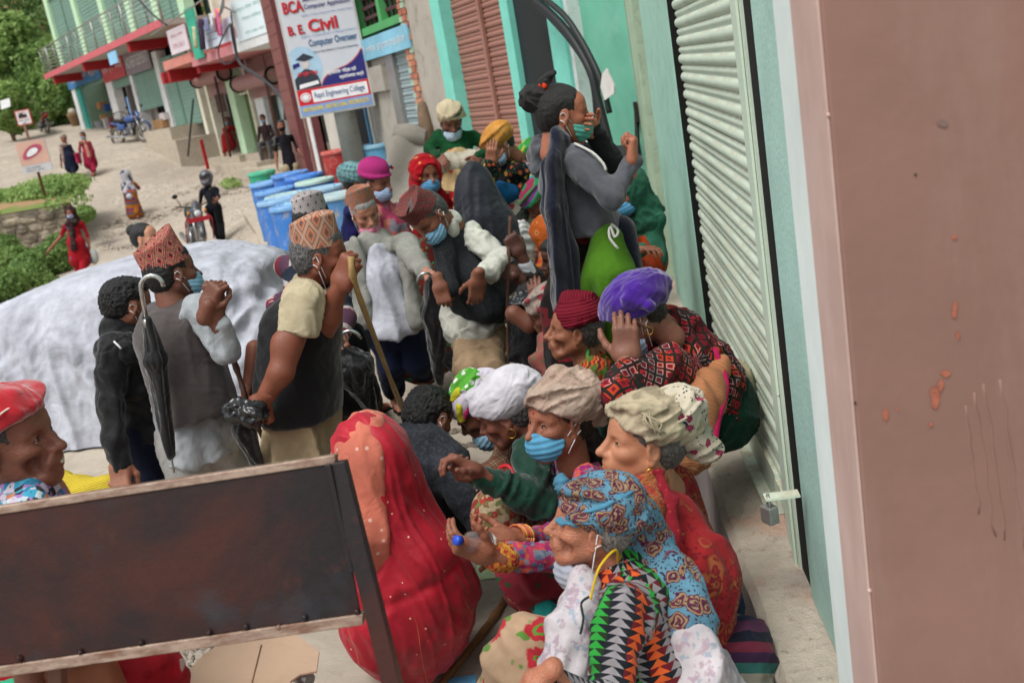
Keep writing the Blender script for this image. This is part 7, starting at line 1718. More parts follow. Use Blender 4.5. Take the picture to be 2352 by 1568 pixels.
def polka_woman():
    P = Person('woman looking down under a green polka dot and white scarf with a checked blouse', (1100, 938, 4.02), 96, 36, 0, 1.0, '6a4130', 'o', .0045, wr=.5)
    N = W(1165, 965, 4.15); pel = W(1230, 1130, 4.3)
    P.flesh([RC(P.L((-.03, 0, -.09)), N, .05, .06, k=.03)], .008)
    hair(P, '4a4644', '9a9692', 'woman', -.07, .004)
    turban(P, fabric('c9c2cf', 'plain', (), 1, wr=.5), 1.0, .2, .1, [], fold=.005, h=.0055, seed=41, bands=False, brow=.04)
    P.wear('polka_cloth', [EL((-.02, .0, .10), (.085, .085, .05), Ry(.2), k=.02), RC((-.06, .03, .1), (-.09, .03, .02), .055, .045, k=.03)], fabric('5aa83c', 'bigdots', ('e0e4dc',), 26, wr=.4), .0055, fd(.004, 25, 42), 1, local=True)
    P.wear('yellow_fold', [RC((.05, .05, .1), (-.02, .075, .12), .018, .014, k=.02), RC((.02, .085, .075), (.06, .07, .03), .014, .018, k=.02)], fabric('c4bd2e'), .005, fd(.002, 40, 42), 1, local=True)
    P.wear('pink_fold', [EL((-.005, 0, .035), (.113, .096, .018), Ry(.2), k=.01), EL((-.005, 0, .05), (.113, .097, .016), Ry(.35), k=.005), HP((.09, 0, 0), (-.4, 0, -1), .003)], fabric('a82a5c', 'stripes', ('a82a5c', 'b83034', 'b8b030', 'a82a5c'), 18), .0048, fd(.002, 40, 43), 1, local=True)
    mask(P, None, .05, .0, '8fb8d0'); earring(P, 1, .013, -.055)
    T_, sL, sR = torso_p(N, pel, 80, .15, .11, .13, 1.25)
    P.wear('checked_blouse', T_+sleeve_p(W(1170, 1000, 3.98), W(1160, 1070, 3.85), W(1120, 1085, 3.8), .065, .055, .045), fabric('a08468', 'plaid', ('5a2a24', '2f2622'), 22), .01, fd(.006, 10, 44), 1)
    P.wear('skirt', [RC(pel, W(1140, 1160, 4.1), .14, .1, k=.06), RC(pel, pel-ZU*.18, .16, .2, k=.06)], fabric('6a2430', 'bandhani', ('b05a5c',), 40), .014, None, 1)
    P.finish()
def bending_boy():
    P = Person('boy in a dark grey sweater crouching with his back to the camera', (985, 958, 3.95), -140, 38, 0, 1.0, '8a5a44', 'm', .0042)
    N = W(950, 1015, 3.88); pel = W(975, 1240, 3.95)
    hair(P, '0b0a0b', None, 'man', -.065, .006)
    mask(P, None, .01, 0, 'c4d4dc')
    P.flesh([RC(P.L((-.04, 0, -.08)), N, .05, .06, k=.03)], .008)
    G_ = fabric('2c3036', 'speck', ('3c4047',), 90, wr=.45)
    sR = W(1035, 1070, 3.75); el = W(1068, 1150, 3.7); wr = W(1098, 1218, 3.68)
    E = [RC(W(960, 1060, 3.86), pel, .145, .14, RT, 1.2, .08), RC(W(915, 1050, 3.9), W(1025, 1068, 3.8), .075, .075, k=.08), RC(N, W(965, 1080, 3.86), .06, .12, k=.07)]
    P.wear('sweater', E+sleeve_p(sR, el, wr, .075, .06, .04, .05)+sleeve_p(W(905, 1060, 3.95), W(890, 1150, 4.05), W(930, 1200, 4.2), .07, .055, .04), G_, .008, fd(.007, 8, 51, UPV, .7, .002, 26), 2)
    P.wear('sweater_collar', [RC(N+P.M[:, 0]*.0-ZU*.0, P.L((-.055, 0, -.105)), .062, .056, k=.02), EL(P.L((0, 0, .01)), .085, k=.01, neg=True)], fabric('26292f', 'rib', (), 400), .007)
    P.hand(wr, nrm(wr-el)-ZU*.1, RT, FW, 'relaxed', .9)
    P.wear('trousers', [RC(pel, W(1030, 1215, 4.25), .14, .09, k=.06), RC(pel, W(960, 1250, 4.3), .13, .1, k=.06)], fabric('20242c'), .013, None, 1)
    P.finish()
def red_sari_woman():
    P = Person('woman squatting with her back turned, wrapped in a red and salmon sequined sari', (858, 1052, 3.40), 158, 12, 0, 1.0, '7d4f3a', 'w', .005)
    N = W(872, 1140, 3.45); pel = W(950, 1395, 3.55)
    RD = sari_mat()
    Hc = P.L((-.02, 0, .0))
    E = [EL(P.L((-.012, 0, .03)), (.125, .108, .125), P.M, k=.04), RC(W(856, 1050, 3.4), W(866, 1200, 3.45), .118, .128, RT, 1.0, .06), RC(Hc-ZU*.04, N, .09, .10, RT, 1.05, .07), RC(N+RT*.02, W(903, 1230, 3.5), .105, .13, RT, 1.2, .09),
         RC(W(903, 1230, 3.5), W(935, 1345, 3.55), .135, .17, RT, 1.05, .09), RC(W(930, 1330, 3.5), W(930, 1400, 3.55), .17, .19, RT, 1.1, .09), RC(W(930, 1400, 3.55), W(935, 1450, 3.62), .19, .185, RT, 1.15, .09), HP((0, 0, .012), (0, 0, -1), .01), RC(W(965, 1270, 3.45), W(1000, 1350, 3.6), .10, .13, k=.1), HP((0, 0, .015), (0, 0, -1), .01)]
    def f(v):
        top = np.clip((v[:, 2]-.55)/.25, 0, 1); ax = nrm(W(850, 1050, 3.4)-W(1000, 1400, 3.5))
        a = ridged(v, 6.5, 61, (ax, .12))*.014*(1-top*.3)+ridged(v+np.array([0, 0, 1.])*(v@RT)[:, None]*.8, 11, 67)*.006+ridged(v, 15, 62, (ax, .15))*.005+snoise(v, 22, 63)*.0015
        band = np.exp(-((v[:, 2]-.52-(v@RT+.2)*.25)/.02)**2)*.008
        return a-band
    P.wear('sari', E, RD, .0075, f, 1)
    # salmon veil end lying over her head and left back
    E = [EL(P.L((-.012, 0, .03)), (.128, .111, .128), P.M, k=.04), RC(W(856, 1050, 3.4), W(866, 1200, 3.45), .121, .131, RT, 1.0, .06), RC(Hc-ZU*.04, N, .104, .12, RT, 1.05, .07), RC(N, W(860, 1225, 3.44), .125, .13, RT, 1.1, .08), RC(W(860, 1225, 3.44), W(858, 1262, 3.44), .12, .06, RT, 1.1, .08),
         HP(W(884, 1100, 3.3), nrm(np.cross(W(862, 965, 3.3)-W(884, 1290, 3.3), FW))*(1 if np.dot(np.cross(W(862, 965, 3.3)-W(884, 1290, 3.3), FW), RT) > 0 else -1), .006)]
    ax = ZU
    P.wear('veil_end', E, fabric('cf7560', 'bandhani', ('e0b4a4', 'b85a50'), 26, .7, 900, .4, .1), .007, lambda v: ridged(v, 8, 61, (nrm(W(850, 1050, 3.4)-W(870, 1300, 3.5)), .12))*.010+ridged(v, 20, 64, (ZU, .15))*.004+.002, 1)
    P.finish()
def sari_mat():
    t = NT('red_sequined_sari', .55, .3); a = t.noise(3.5, 4, .6)
    c = t.mix(t.rng(a, .35, .65), '8e0d20', 'ad142a')
    d = t.vor(22, rnd=.18); c = t.mix(t.rng(d, .07, .09, 1, 0), c, 'd8a890')
    wv = t.n('ShaderNodeTexWave', wave_type='BANDS'); t.L(t.co(), wv.inputs['Vector']); wv.inputs['Scale'].default_value = .8; wv.inputs['Distortion'].default_value = 6; wv.inputs['Detail Scale'].default_value = .8
    ring = t.ma('MULTIPLY', t.rng(wv.outputs['Fac'], .49, .5), t.rng(wv.outputs['Fac'], .50, .512, 1, 0)); sx = t.n('ShaderNodeSeparateXYZ'); t.L(t.co(), sx.inputs[0]); low = t.rng(sx.outputs[2], .40, .30)
    c = t.mix(t.ma('MULTIPLY', t.ma('MULTIPLY', ring, low), .8), c, 'c09050')
    t.b.inputs['Sheen Weight'].default_value = .1
    return t.fin(c, t.bump(t.noise(14, 4, .6, dist=.4), .4, .012, t.bump(t.noise(220, 2), .2, .001)))
def left_woman():
    P = Person('smiling woman in a red headscarf and blue print blouse at the left edge', (26, 1013, 2.42), -84, -2, 0, 1.04, '7a4a38', 'os', .0034, wr=.8)
    N = W(20, 1105, 2.5); pel = W(60, 1480, 2.6)
    P.flesh([RC(P.L((-.035, 0, -.09)), N-ZU*.03, .055, .07, k=.03)], .007)
    hair(P, '1a1514', '6a6460', 'woman', -.08, .004)
    KN = fabric('b51826', 'knit', (), 420, wr=.2)
    turban(P, fabric('b81a28', 'plain', (), 1, 1, 500, .8, .6), 1.06, .3, .1, [RC((.06, -.03, .10), (-.05, -.05, .12), .03, .035, k=.03)], fold=.004, h=.0048, seed=71, brow=.065)
    for pts in (((.085, -.05, .10), (.05, -.095, .085), (.02, -.105, .05), (.0, -.103, .015)), ((.085, -.03, .115), (.03, -.075, .115), (-.03, -.09, .09), (-.05, -.1, .04)), ((.02, -.085, .105), (-.0, -.108, .07), (-.02, -.11, .03), (-.045, -.11, .005))):
        P.tube('white_thread', smooth_path([P.L(q) for q in pts], 4), .0022, plain('d8cfc0', .8), None, 5)
        mb = MB(); v, f = ico(P.L(pts[-1]), .007, 1); mb.add(v, f); v, f = ico(P.L(pts[2]), .005, 1); mb.add(v, f); mb.build('pompom', plain('ded6c8', .9), P.e)
    BL_ = fabric('3a6f8a', 'blocks', ('3f9ab8', 'c4b8c8', 'b9c8d0', '2c2c34', 'b87a5a', '9a7ab0', '2f7a9a'), 52, wr=.35)
    T_, sL, sR = torso_p(N, pel, -80, .16, .125, .15, 1.25)
    P.wear('blouse', T_+sleeve_p(W(70, 1190, 2.32), W(95, 1330, 2.25), W(180, 1480, 2.2), .075, .06, .045, .05)+[RC(N, W(75, 1150, 2.45), .07, .085, k=.06)], BL_, .008, fd(.007, 9, 72, None, 1, .003, 22), 1)
    RC_ = fabric('a01824', 'floral', ('c0b8b4', 'b01828', 'a81826', '8a101c', 'c8c0bc'), 9, wr=.4)
    P.wear('red_skirt', [RC(W(80, 1520, 2.5), W(300, 1560, 2.3), .16, .10, k=.08), RC(W(300, 1550, 2.3), W(330, 1760, 2.4), .09, .14, k=.08), RC(W(-20, 1520, 2.4), W(60, 1700, 2.4), .15, .2, k=.08)], RC_, .011, fd(.010, 8, 73), 1)
    P.flesh([RC(W(60, 1500, 2.1), W(75, 1580, 2.08), .035, .03)], .008)
    P.finish()
    E = [BX(W(190, 1580, 2.12), (.085, .03, .075), np.stack([nrm(RT+ZU*.1), FH, nrm(ZU-RT*.1)], 1), .02), RC(W(120, 1500, 2.12), W(255, 1495, 2.12), .008, k=.01)]
    r = sdf_mesh(E, .006); o = link('shoulder_bag', mesh_np('shoulder_bag', relax(r[0], r[1]), r[1]), plain('7d4a32', .45)); setp(o, 'tan brown leather bag on the lap of the woman in red at the lower left', 'bag')
    mb = MB(); mb.tube(smooth_path([W(118, 1500, 2.08), W(150, 1515, 2.07), W(200, 1520, 2.07), W(262, 1512, 2.08)], 4), .006, 6); mb.build('bag_seam', plain('5a3020', .5), o)
def child():
    P = Person('child in a yellow ribbed sweater whose hand is held by the young man in black', (48, 990, 3.95), 60, 0, 0, .85, '8f5f48', 'w', .006)
    hair(P); N = W(55, 1050, 4.0)
    Y_ = fabric('c9b23c', 'rib', (), 900)
    T_, sL, sR = torso_p(N, W(75, 1240, 4.05), 60, .12, .09, .10, 1.2)
    P.wear('yellow_sweater', T_+[RC(W(100, 1098, 3.95), W(195, 1124, 3.9), .052, .045, k=.05), RC(W(195, 1124, 3.9), W(256, 1107, 3.88), .043, .034, k=.04)], Y_, .008, fd(.004, 14, 81), 2)
    P.wear('shorts', [RC(W(75, 1240, 4.05), W(85, 1420, 4.1), .12, .09, k=.06)], fabric('2a3a5a'), .014)
    P.hand(W(256, 1107, 3.88), RT, UPV, -FW, 'fist', .7)
    P.finish()
for f_ in (paisley_woman, red_shawl_woman, mask_woman, velvet_woman, polka_woman, bending_boy, red_sari_woman, left_woman, child): 
    t_ = time.time(); f_(); print(f_.__name__, round(time.time()-t_, 2))

stick([G(1168, 1375)+ZU*.018, G(1130, 1435)+ZU*.02, G(1080, 1500)+ZU*.018, G(1000, 1600)+ZU*.02], .017, paint('8a6440', .2, 14, .6, dirt='4a3424', dirt_amt=.5), 'wooden_staff', 'peeled brown wooden staff lying on the ground beside the sandal')
# ------------------------------------------------ people standing and sitting in the middle
DS[0] = 1.0
TOPI1 = fabric('b8625a', 'diamond', ('c88a72', 'a83a44', '2c2f2c', '20302c'), 20, wr=.25); TOPI2 = fabric('b8846c', 'diamond', ('bc8c70', 'b8684a', '6a5c58', 'b0a294'), 16, wr=.25)
TOPI3 = fabric('b7b3ae', 'diamond', ('c4c0bc', '8a8288', '5a5058', 'a88a90'), 22, wr=.25); TOPI4 = fabric('a8735a', 'diamond', ('b0765a', '8a7a74', '7a6a62', 'a85a48'), 15, wr=.3); TOPI5 = fabric('6a3238', 'diamond', ('7d3c3e', '7a6244', '2c2420', '8a4a48'), 26, wr=.3)
def legs(P, hl, hr, kl, kr, al, ar, mat, r=(.10, .075, .06), h=.012, fold=None, shoes='2a2422', fdir=None, feet=True, seat=True):
    E = [RC(hl, kl, r[0], r[1], k=.03), RC(kl, al, r[1], r[2], k=.03), RC(hr, kr, r[0], r[1], k=.03), RC(kr, ar, r[1], r[2], k=.03)]
    if seat: E.append(RC(hl, hr, r[0]*1.15, r[0]*1.15, k=.06))
    P.wear('trousers', E, mat, h, fold or fd(.008, 9, 3, ZU, .5), 1)
    if feet:
        for a in (al, ar): foot(P, np.array([a[0], a[1], float(terrain(a[0], a[1]))+.1]), fdir if fdir is not None else P.M[:, 0], shoes)
def umbrella(top, tip, lab, hook=None, r=.035, flare=0.0):
    e = empty('umbrella', tip, lab, 'umbrella'); ax = nrm(tip-top); L = np.linalg.norm(tip-top); B = fabric('121316', 'plain', (), 1, .45, 900, .5, .3)
    E = [RC(top, top+ax*L*.25, r*.5, r, k=.02), RC(top+ax*L*.25, tip-ax*L*.12, r*(1+flare), r*.35, k=.02)]
    s_ = sdf_mesh(E, .006); v = relax(s_[0], s_[1], 1); v = v+vnormals(v, s_[1])*fd(.006, 28, 5, ax, .08)(v)[:, None]; link('canopy', mesh_np('canopy', v, s_[1]), B, e)
    mb = MB(); mb.tube([tip-ax*L*.14, tip], .004, 6); mb.build('ferrule', STEEL, e)
    if hook is not None:
        side, ln = hook; c = top-ax*ln; pts = [top]+[top-ax*ln*.9]+[c+side*.04*(1-math.cos(a))-ax*.04*math.sin(a) for a in np.linspace(0, 3.3, 9)]
        mb = MB(); mb.tube(pts, .0085, 8); mb.build('handle', plain('b8bab8', .2, .6, .9), e); mb = MB(); mb.tube([top-ax*.01, top+ax*.035], .014, 10); mb.build('collar', plain('8a8a80', .3, .5, .8), e)
    return e
def black_jacket_youth():
    P = Person('young man in a black jacket with his back turned, holding a child by the hand', (294, 700, 3.95), -128, 12, 0, .9, '8a5a44', 'm', .0042)
    hair(P, '0b0b0d', None, 'man', -.05, .006); mask(P); N = W(283, 770, 3.95); pel = W(330, 985, 4.05)
    P.flesh([RC(P.L((-.04, 0, -.08)), N, .05, .06, k=.03)], .008)
    BK = fabric('0e1013', 'plain', (), 1, .6, 900, .7, .2)
    T_, sL, sR = torso_p(N, pel, -140, .165, .12, .12, 1.3)
    a = W(258, 800, 3.85); el = W(252, 930, 3.82); wr = W(275, 1065, 3.8)
    P.wear('jacket', T_+sleeve_p(a, el, wr, .068, .058, .042)+sleeve_p(W(345, 800, 4.1), W(370, 920, 4.15), W(380, 1000, 4.1), .06, .05, .04)+[RC(N-ZU*.0, P.L((-.06, 0, -.11)), .07, .062, k=.02)], BK, .008, fd(.007, 10, 91, ZU, .7, .003, 30), 1)
    P.wear('jacket_hood', [RC(W(248, 788, 3.95), W(292, 800, 3.85), .04, .05, k=.04), RC(W(292, 800, 3.85), W(330, 790, 4.0), .05, .035, k=.04)], BK, .008, fd(.006, 20, 92), 1)
    P.tube('drawcord', [W(262, 784, 3.8), W(278, 800, 3.78)], .004, plain('c8c8c8'))
    P.hand(wr, W(278, 1110, 3.78)-wr, -FW, RT, 'grip', .95)
    g1, g2 = G(385, 1180), G(420, 1160); legs(P, W(315, 1000, 4.05), W(350, 1000, 4.15), W(345, 1110, 4.05), W(385, 1110, 4.2), g1+ZU*.1, g2+ZU*.1, fabric('141a2c', 'plain', (), 1, wr=.6), (.10, .08, .06))
    P.finish()
def vest_man():
    P = Person('man in a grey waistcoat and red patterned topi with an umbrella hooked on his shoulder', (396, 628, 3.82), -128, 0, -4, .9, '6b4232', 'm', .004)
    hair(P, '0c0b0b', None, 'man', -.09, .003); mask(P); topi(P, TOPI1, .115, (-.03, .01), .028, .055, -.02, 3, 1.04)
    N = W(398, 700, 3.82); pel = W(450, 985, 3.95)
    P.flesh([RC(P.L((-.04, 0, -.08)), N, .052, .06, k=.03)], .008)
    GV = fabric('4f4948', 'plain', (), 1, .85, 900, .35, .3); GS = fabric('a0a6aa', 'plain', (), 1, wr=.6)
    T_, sL, sR = torso_p(N, pel, -140, .175, .14, .165, 1.3, drop=.05)
    T_ = T_+[RC(W(392, 780, 3.85), W(452, 940, 3.9), .125, .135, RT, 1.12, .06)]
    P.wear('waistcoat', T_+[HP(W(445, 968, 3.8), nrm(-ZU+RT*.12), .006)], GV, .0085, fd(.007, 5, 93, UPV, .3, .0015, 30), 2)
    a = W(462, 712, 3.75); el = W(512, 808, 3.68); wr = W(497, 705, 3.62)
    P.wear('shirt', sleeve_p(a, el, W(502, 748, 3.63), .075, .062, .045, .04)+[RC(W(430, 930, 3.93), W(462, 1040, 3.95), .125, .14, RT, 1.1, .06), HP(W(465, 1058, 3.9), -ZU, .006)], GS, .0085, fd(.009, 9, 94, ZU, .35, .003, 30), 1)
    P.flesh([RC(W(504, 752, 3.63), wr, .03, .027, k=.02), RC(W(470, 730, 3.6), W(480, 700, 3.58), .03, .027)], .008)
    P.hand(wr, W(488, 660, 3.6)-wr, -FW, -RT, 'fist', .88); P.hand(W(476, 702, 3.6), W(492, 665, 3.58)-W(476, 702, 3.6), -FW-RT*.6, RT, 'grip', .88)
    g1, g2 = G(470, 1260), G(560, 1230); legs(P, W(440, 1010, 3.95), W(495, 1000, 4.0), W(440, 1120, 3.95), W(540, 1110, 4.05), g1+ZU*.1, g2+ZU*.1, fabric('9c9b98', 'plain', (), 1, wr=.6), (.11, .09, .08))
    P.finish()
    umbrella(W(337, 738, 3.6), W(400, 1085, 3.75), 'folded black umbrella with a bright steel hook hanging from the waistcoat shoulder', (-(RT*.0)+RT*1.0, .12), .04)
    stick([W(528, 800, 3.7), W(548, 860, 3.75), W(590, 975, 3.9), G(700, 1200)], .011, DWOOD, 'walking_stick', 'brown wooden walking stick in front of the man in the grey waistcoat')
def black_vest_man():
    P = Person('grey haired man in a black waistcoat and orange topi leaning on a bamboo cane', (737, 588, 3.78), -92, 8, 0, .97, '7a4632', 'o', .0036, wr=.4)
    hair(P, '2f2e2f', '8f8d8c', 'man', -.08, .003, .0045); topi(P, TOPI2, .115, (-.012, 0), .012, .050, -.012, 5, 1.02); mask(P, None, .048, .0, '15161a')
    N = W(718, 650, 3.82); pel = W(690, 940, 3.85)
    P.flesh([RC(P.L((-.03, 0, -.08)), N-ZU*.02, .052, .06, k=.03)], .007)
    BV = fabric('0c0d10', 'plain', (), 1, .7, 900, .35, .3); CR = fabric('b5a98c', 'plain', (), 1, wr=.5)
    T_, sL, sR = torso_p(N, pel, -85, .15, .145, .155, 1.15, drop=.07)
    P.wear('waistcoat', T_+[RC(W(672, 760, 3.8), W(668, 930, 3.85), .125, .14, k=.06), RC(W(722, 880, 3.85), W(716, 940, 3.9), .095, .11, k=.06), HP(W(680, 968, 3.8), nrm(-ZU-RT*.06), .006)], BV, .008, fd(.006, 5, 95, UPV, .3, .0015, 30), 2)
    P.wear('shirt', [RC(W(697, 690, 3.65), W(683, 770, 3.6), .078, .075, k=.03), HP(W(683, 768, 3.6), nrm(W(660, 900, 3.6)-W(697, 690, 3.6)), .005), RC(P.L((-.06, 0, -.115)), P.L((.015, 0, -.165)), .062, .055, k=.02), EL(P.L((-.02, 0, -.06)), .072, k=.006, neg=True)], CR, .007, fd(.004, 14, 96), 1)
    el = W(640, 865, 3.58); wr = W(600, 925, 3.62)
    P.flesh([RC(W(683, 740, 3.6), W(645, 855, 3.58), .053, .044, k=.02), RC(W(645, 855, 3.58), wr, .046, .029, k=.02), EL(W(648, 800, 3.58), (.04, .04, .06), k=.03)], .007)
    P.hand(wr, W(575, 960, 3.66)-wr, -FW, RT-ZU, 'grip', 1.05)
    P.flesh([RC(W(585, 800, 3.95), W(570, 905, 3.9), .035, .026, k=.02)], .008); P.hand(W(572, 902, 3.88), W(562, 940, 3.8)-W(572, 902, 3.88), -RT, FW, 'grip', 1.0)
    wr2 = W(783, 652, 3.68); P.flesh([RC(W(735, 770, 3.78), W(752, 728, 3.74), .05, .048, k=.03), RC(W(752, 728, 3.74), wr2, .048, .03, k=.03)], .007)
    P.hand(wr2, W(800, 610, 3.65)-wr2, -RT*.5-FW, UPV, 'fist', 1.1)
    DH = fabric('ad9c7c', 'plain', (), 1, wr=.5)
    P.wear('dhoti', [RC(W(690, 930, 3.88), W(692, 1080, 3.92), .135, .155, RT, 1.05, .05), RC(W(690, 1080, 3.92), W(700, 1200, 4.0), .155, .17, k=.05)], DH, .009, fd(.014, 6, 97, ZU, .08, .003, 26), 1)
    g = G(730, 1270); foot(P, g+ZU*.1, RT); foot(P, G(690, 1280)+ZU*.1, RT); P.finish()
    stick([W(806, 590, 3.62), W(815, 650, 3.66), W(870, 800, 4.1), W(935, 968, 4.6)], .0125, BAMB, 'bamboo_cane', 'long yellow bamboo cane held by the man in the black waistcoat')
    umbrella(W(545, 935, 3.62), W(615, 1120, 3.85), 'folded black and orange umbrella held behind the back of the waistcoat man', None, .032, .4)
    r = sdf_mesh([EL(W(548, 942, 3.6), (.05, .05, .035), k=.02), EL(W(585, 950, 3.56), (.045, .04, .04), k=.02)], .005); v = r[0]+vnormals(r[0], r[1])*fd(.012, 24, 3)(r[0])[:, None]; o = link('plastic_bag', mesh_np('plastic_bag', v, r[1]), plain('17191c', .25, .6)); setp(o, 'crumpled black plastic bag gripped behind the waistcoat man', 'bag')
def striped_man():
    P = Person('man in a striped purple sweater and pale topi behind the black waistcoat man', (722, 515, 4.75), -135, 5, 0, .9, 'mid', 'm', .0055)
    hair(P); topi(P, TOPI3, .125, (-.01, 0), .006, .045, -.01, 7, 1.0)
    N = W(712, 580, 4.75); pel = W(735, 800, 4.85); ST = fabric('54384a', 'stripes', ('54384a', '54384a', '54384a', 'a8a0a0', '7a2430', 'a8a0a0', '1c2434', '1c2434', '1c2434', 'a8a0a0', '7a2430'), 3.6, wr=.3)
    T_, sL, sR = torso_p(N, pel, -150, .19, .15, .15, 1.35)
    P.wear('striped_sweater', T_+sleeve_p(sR, W(640, 700, 4.7), W(650, 780, 4.65), .075, .06, .05)+sleeve_p(W(765, 640, 4.7), W(790, 730, 4.55), W(778, 775, 4.45), .07, .06, .05), ST, .01, fd(.006, 8, 98), 1)
    P.wear('collar', [RC(P.L((-.06, 0, -.1)), N, .065, .08, k=.02)], fabric('1a2436'), .01)
    P.hand(W(780, 770, 4.4), W(800, 800, 4.36)-W(780, 770, 4.4), RT, FW, 'grip')
    g1, g2 = G(800, 985), G(850, 960); legs(P, W(735, 800, 4.85), W(780, 800, 4.85), W(765, 900, 4.85), W(815, 900, 4.9), g1+ZU*.1, g2+ZU*.1, fabric('0c0c0f'), (.12, .11, .10)); P.finish()
    umbrella(W(795, 805, 4.35), W(862, 960, 4.5), 'tattered black umbrella with a curved handle held by the striped sweater man', (RT, .05), .06, .5)
def linen_man():
    P = Person('smiling old man in a pale grey blazer with a pink mask on his chin', (838, 487, 6.15), -22, 22, 8, .97, 'a8735c', 'os', .0045, wr=.4)
    hair(P, '8a8886', 'c0bebc', 'man', -.06, .002); topi(P, TOPI4, .12, (-.02, 0), .02, .05, -.012, 9); mask(P, None, .045, .0, 'c4788e')
    N = W(862, 548, 6.2); pel = W(905, 740, 6.3); JK = fabric('8f8f88', 'plain', (), 1, wr=.45); WS = fabric('b0b2bc', 'plain', (), 1, wr=.5)
    l = facing(-18)[:, 1]; a = W(808, 578, 6.2); b = W(935, 562, 6.15)
    P.flesh([RC(P.L((-.03, 0, -.08)), N, .05, .06, k=.03)], .01)
    P.wear('shirt', [RC(N, W(885, 640, 6.15), .07, .11, l, 1.1, .05), RC(W(885, 640, 6.15), W(908, 755, 6.15), .115, .14, l, 1.15, .05), HP(W(915, 775, 6.1), -ZU, .006)], WS, .011, fd(.014, 6, 101, ZU, .15), 1)
    E = [RC(N-l*.0, W(880, 640, 6.3), .08, .115, l, 1.2, .05), RC(W(880, 640, 6.3), W(897, 740, 6.3), .12, .15, l, 1.2, .05), RC(a, b, .052, k=.06)]
    E += [RC(W(815, 560, 6.1), W(843, 735, 6.12), .04, .06, k=.06), RC(W(925, 575, 6.05), W(957, 735, 6.08), .04, .055, k=.06)]
    E += sleeve_p(b, W(958, 605, 5.95), W(990, 635, 5.8), .075, .066, .052)+sleeve_p(a, W(805, 650, 6.1), W(826, 735, 6.12), .062, .055, .048)+[EL(W(892, 650, 5.92), (.075, .10, .40), k=.02, neg=True), EL(W(862, 540, 6.02), (.085, .085, .09), k=.02, neg=True), HP(W(880, 770, 6.1), -ZU, .006)]
    P.wear('blazer', E, JK, .010, fd(.010, 6, 102, ZU, .35, .002, 22), 1)
    P.hand(W(988, 634, 5.8), W(1005, 655, 5.75)-W(985, 632, 5.8), -FW, RT, 'grip')
    g1, g2 = G(915, 938), G(985, 905); legs(P, W(880, 760, 6.25), W(940, 750, 6.25), W(895, 840, 6.3), W(958, 830, 6.3), g1+ZU*.14, g2+ZU*.14, fabric('141c34', 'plain', (), 1, wr=.5), (.10, .085, .07), fdir=-FH+RT*.3); P.finish()
    umbrella(W(993, 650, 5.6), W(1012, 905, 6.0), 'long folded black umbrella with silver hook between the two old men', (-RT, .03), .075)
def white_shirt_man():
    P = Person('stooping man in a dark wool waistcoat and loose white shirt, hand on his hip', (985, 497, 5.35), 38, 42, 14, 1.08, '7a4c38', 'o', .0045, wr=.4)
    hair(P, '3a3838', '6a6866', 'man', -.07, .003); topi(P, TOPI5, .10, (.02, 0), -.012, .05, -.008, 11, 1.06); mask(P, None, 0, 0, '7fb0cc')
    N = W(1035, 530, 5.55); pel = W(1110, 730, 5.7); WV = fabric('24272a', 'speck', ('33363a',), 120, wr=.4); WS = fabric('c2c3b8', 'plain', (), 1, wr=.8)
    l = facing(20)[:, 1]
    P.flesh([RC(P.L((-.03, 0, -.08)), N, .05, .06, k=.03)], .01)
    a = W(1085, 545, 5.5)
    P.wear('shirt', sleeve_p(a, W(1158, 600, 5.4), W(1098, 640, 5.2), .08, .072, .05, .04)+[RC(W(1062, 640, 5.65), W(1085, 750, 5.7), .12, .165, l, 1.12, .06), RC(W(1110, 690, 5.7), W(1160, 735, 5.75), .12, .09, k=.06), HP(W(1090, 785, 5.6), nrm(-ZU+RT*.15), .006), RC(P.L((-.05, 0, -.12)), P.L((.0, 0, -.15)), .058, .05, k=.02)], WS, .0095, fd(.013, 8, 104, W(1158, 600, 5.4)-a, .8, .004, 24), 1)
    P.wear('waistcoat', [RC(N+l*.0, W(1070, 640, 5.55), .09, .125, l, 1.2, .06), RC(W(1070, 640, 5.55), W(1105, 705, 5.6), .13, .135, l, 1.2, .06), RC(W(1015, 545, 5.45), W(1070, 555, 5.55), .075, .08, k=.06), RC(W(1010, 560, 5.4), W(1035, 660, 5.35), .055, .06, k=.05), HP(W(1100, 742, 5.5), nrm(-ZU-RT*.30), .006)], WV, .0095, fd(.008, 7, 105, UPV, .4), 1)
    w_ = W(1098, 645, 5.18); P.flesh([RC(w_+UPV*.03, w_, .033, .03)], .009); P.hand(w_, W(1092, 700, 5.25)-w_, -FW+RT*.2, -RT, 'relaxed', 1.05)
    P.hand(W(1010, 655, 5.3), W(1020, 690, 5.3)-W(1010, 655, 5.3), -FW, RT, 'grip', 1.0)
    g1, g2 = G(1075, 935), G(1130, 925); legs(P, W(1085, 760, 5.75), W(1110, 760, 5.75), W(1085, 845, 5.5), W(1125, 850, 5.5), g1+ZU*.1, g2+ZU*.1, fabric('9c8468', 'plain', (), 1, wr=.6), (.11, .10, .075)); P.finish()
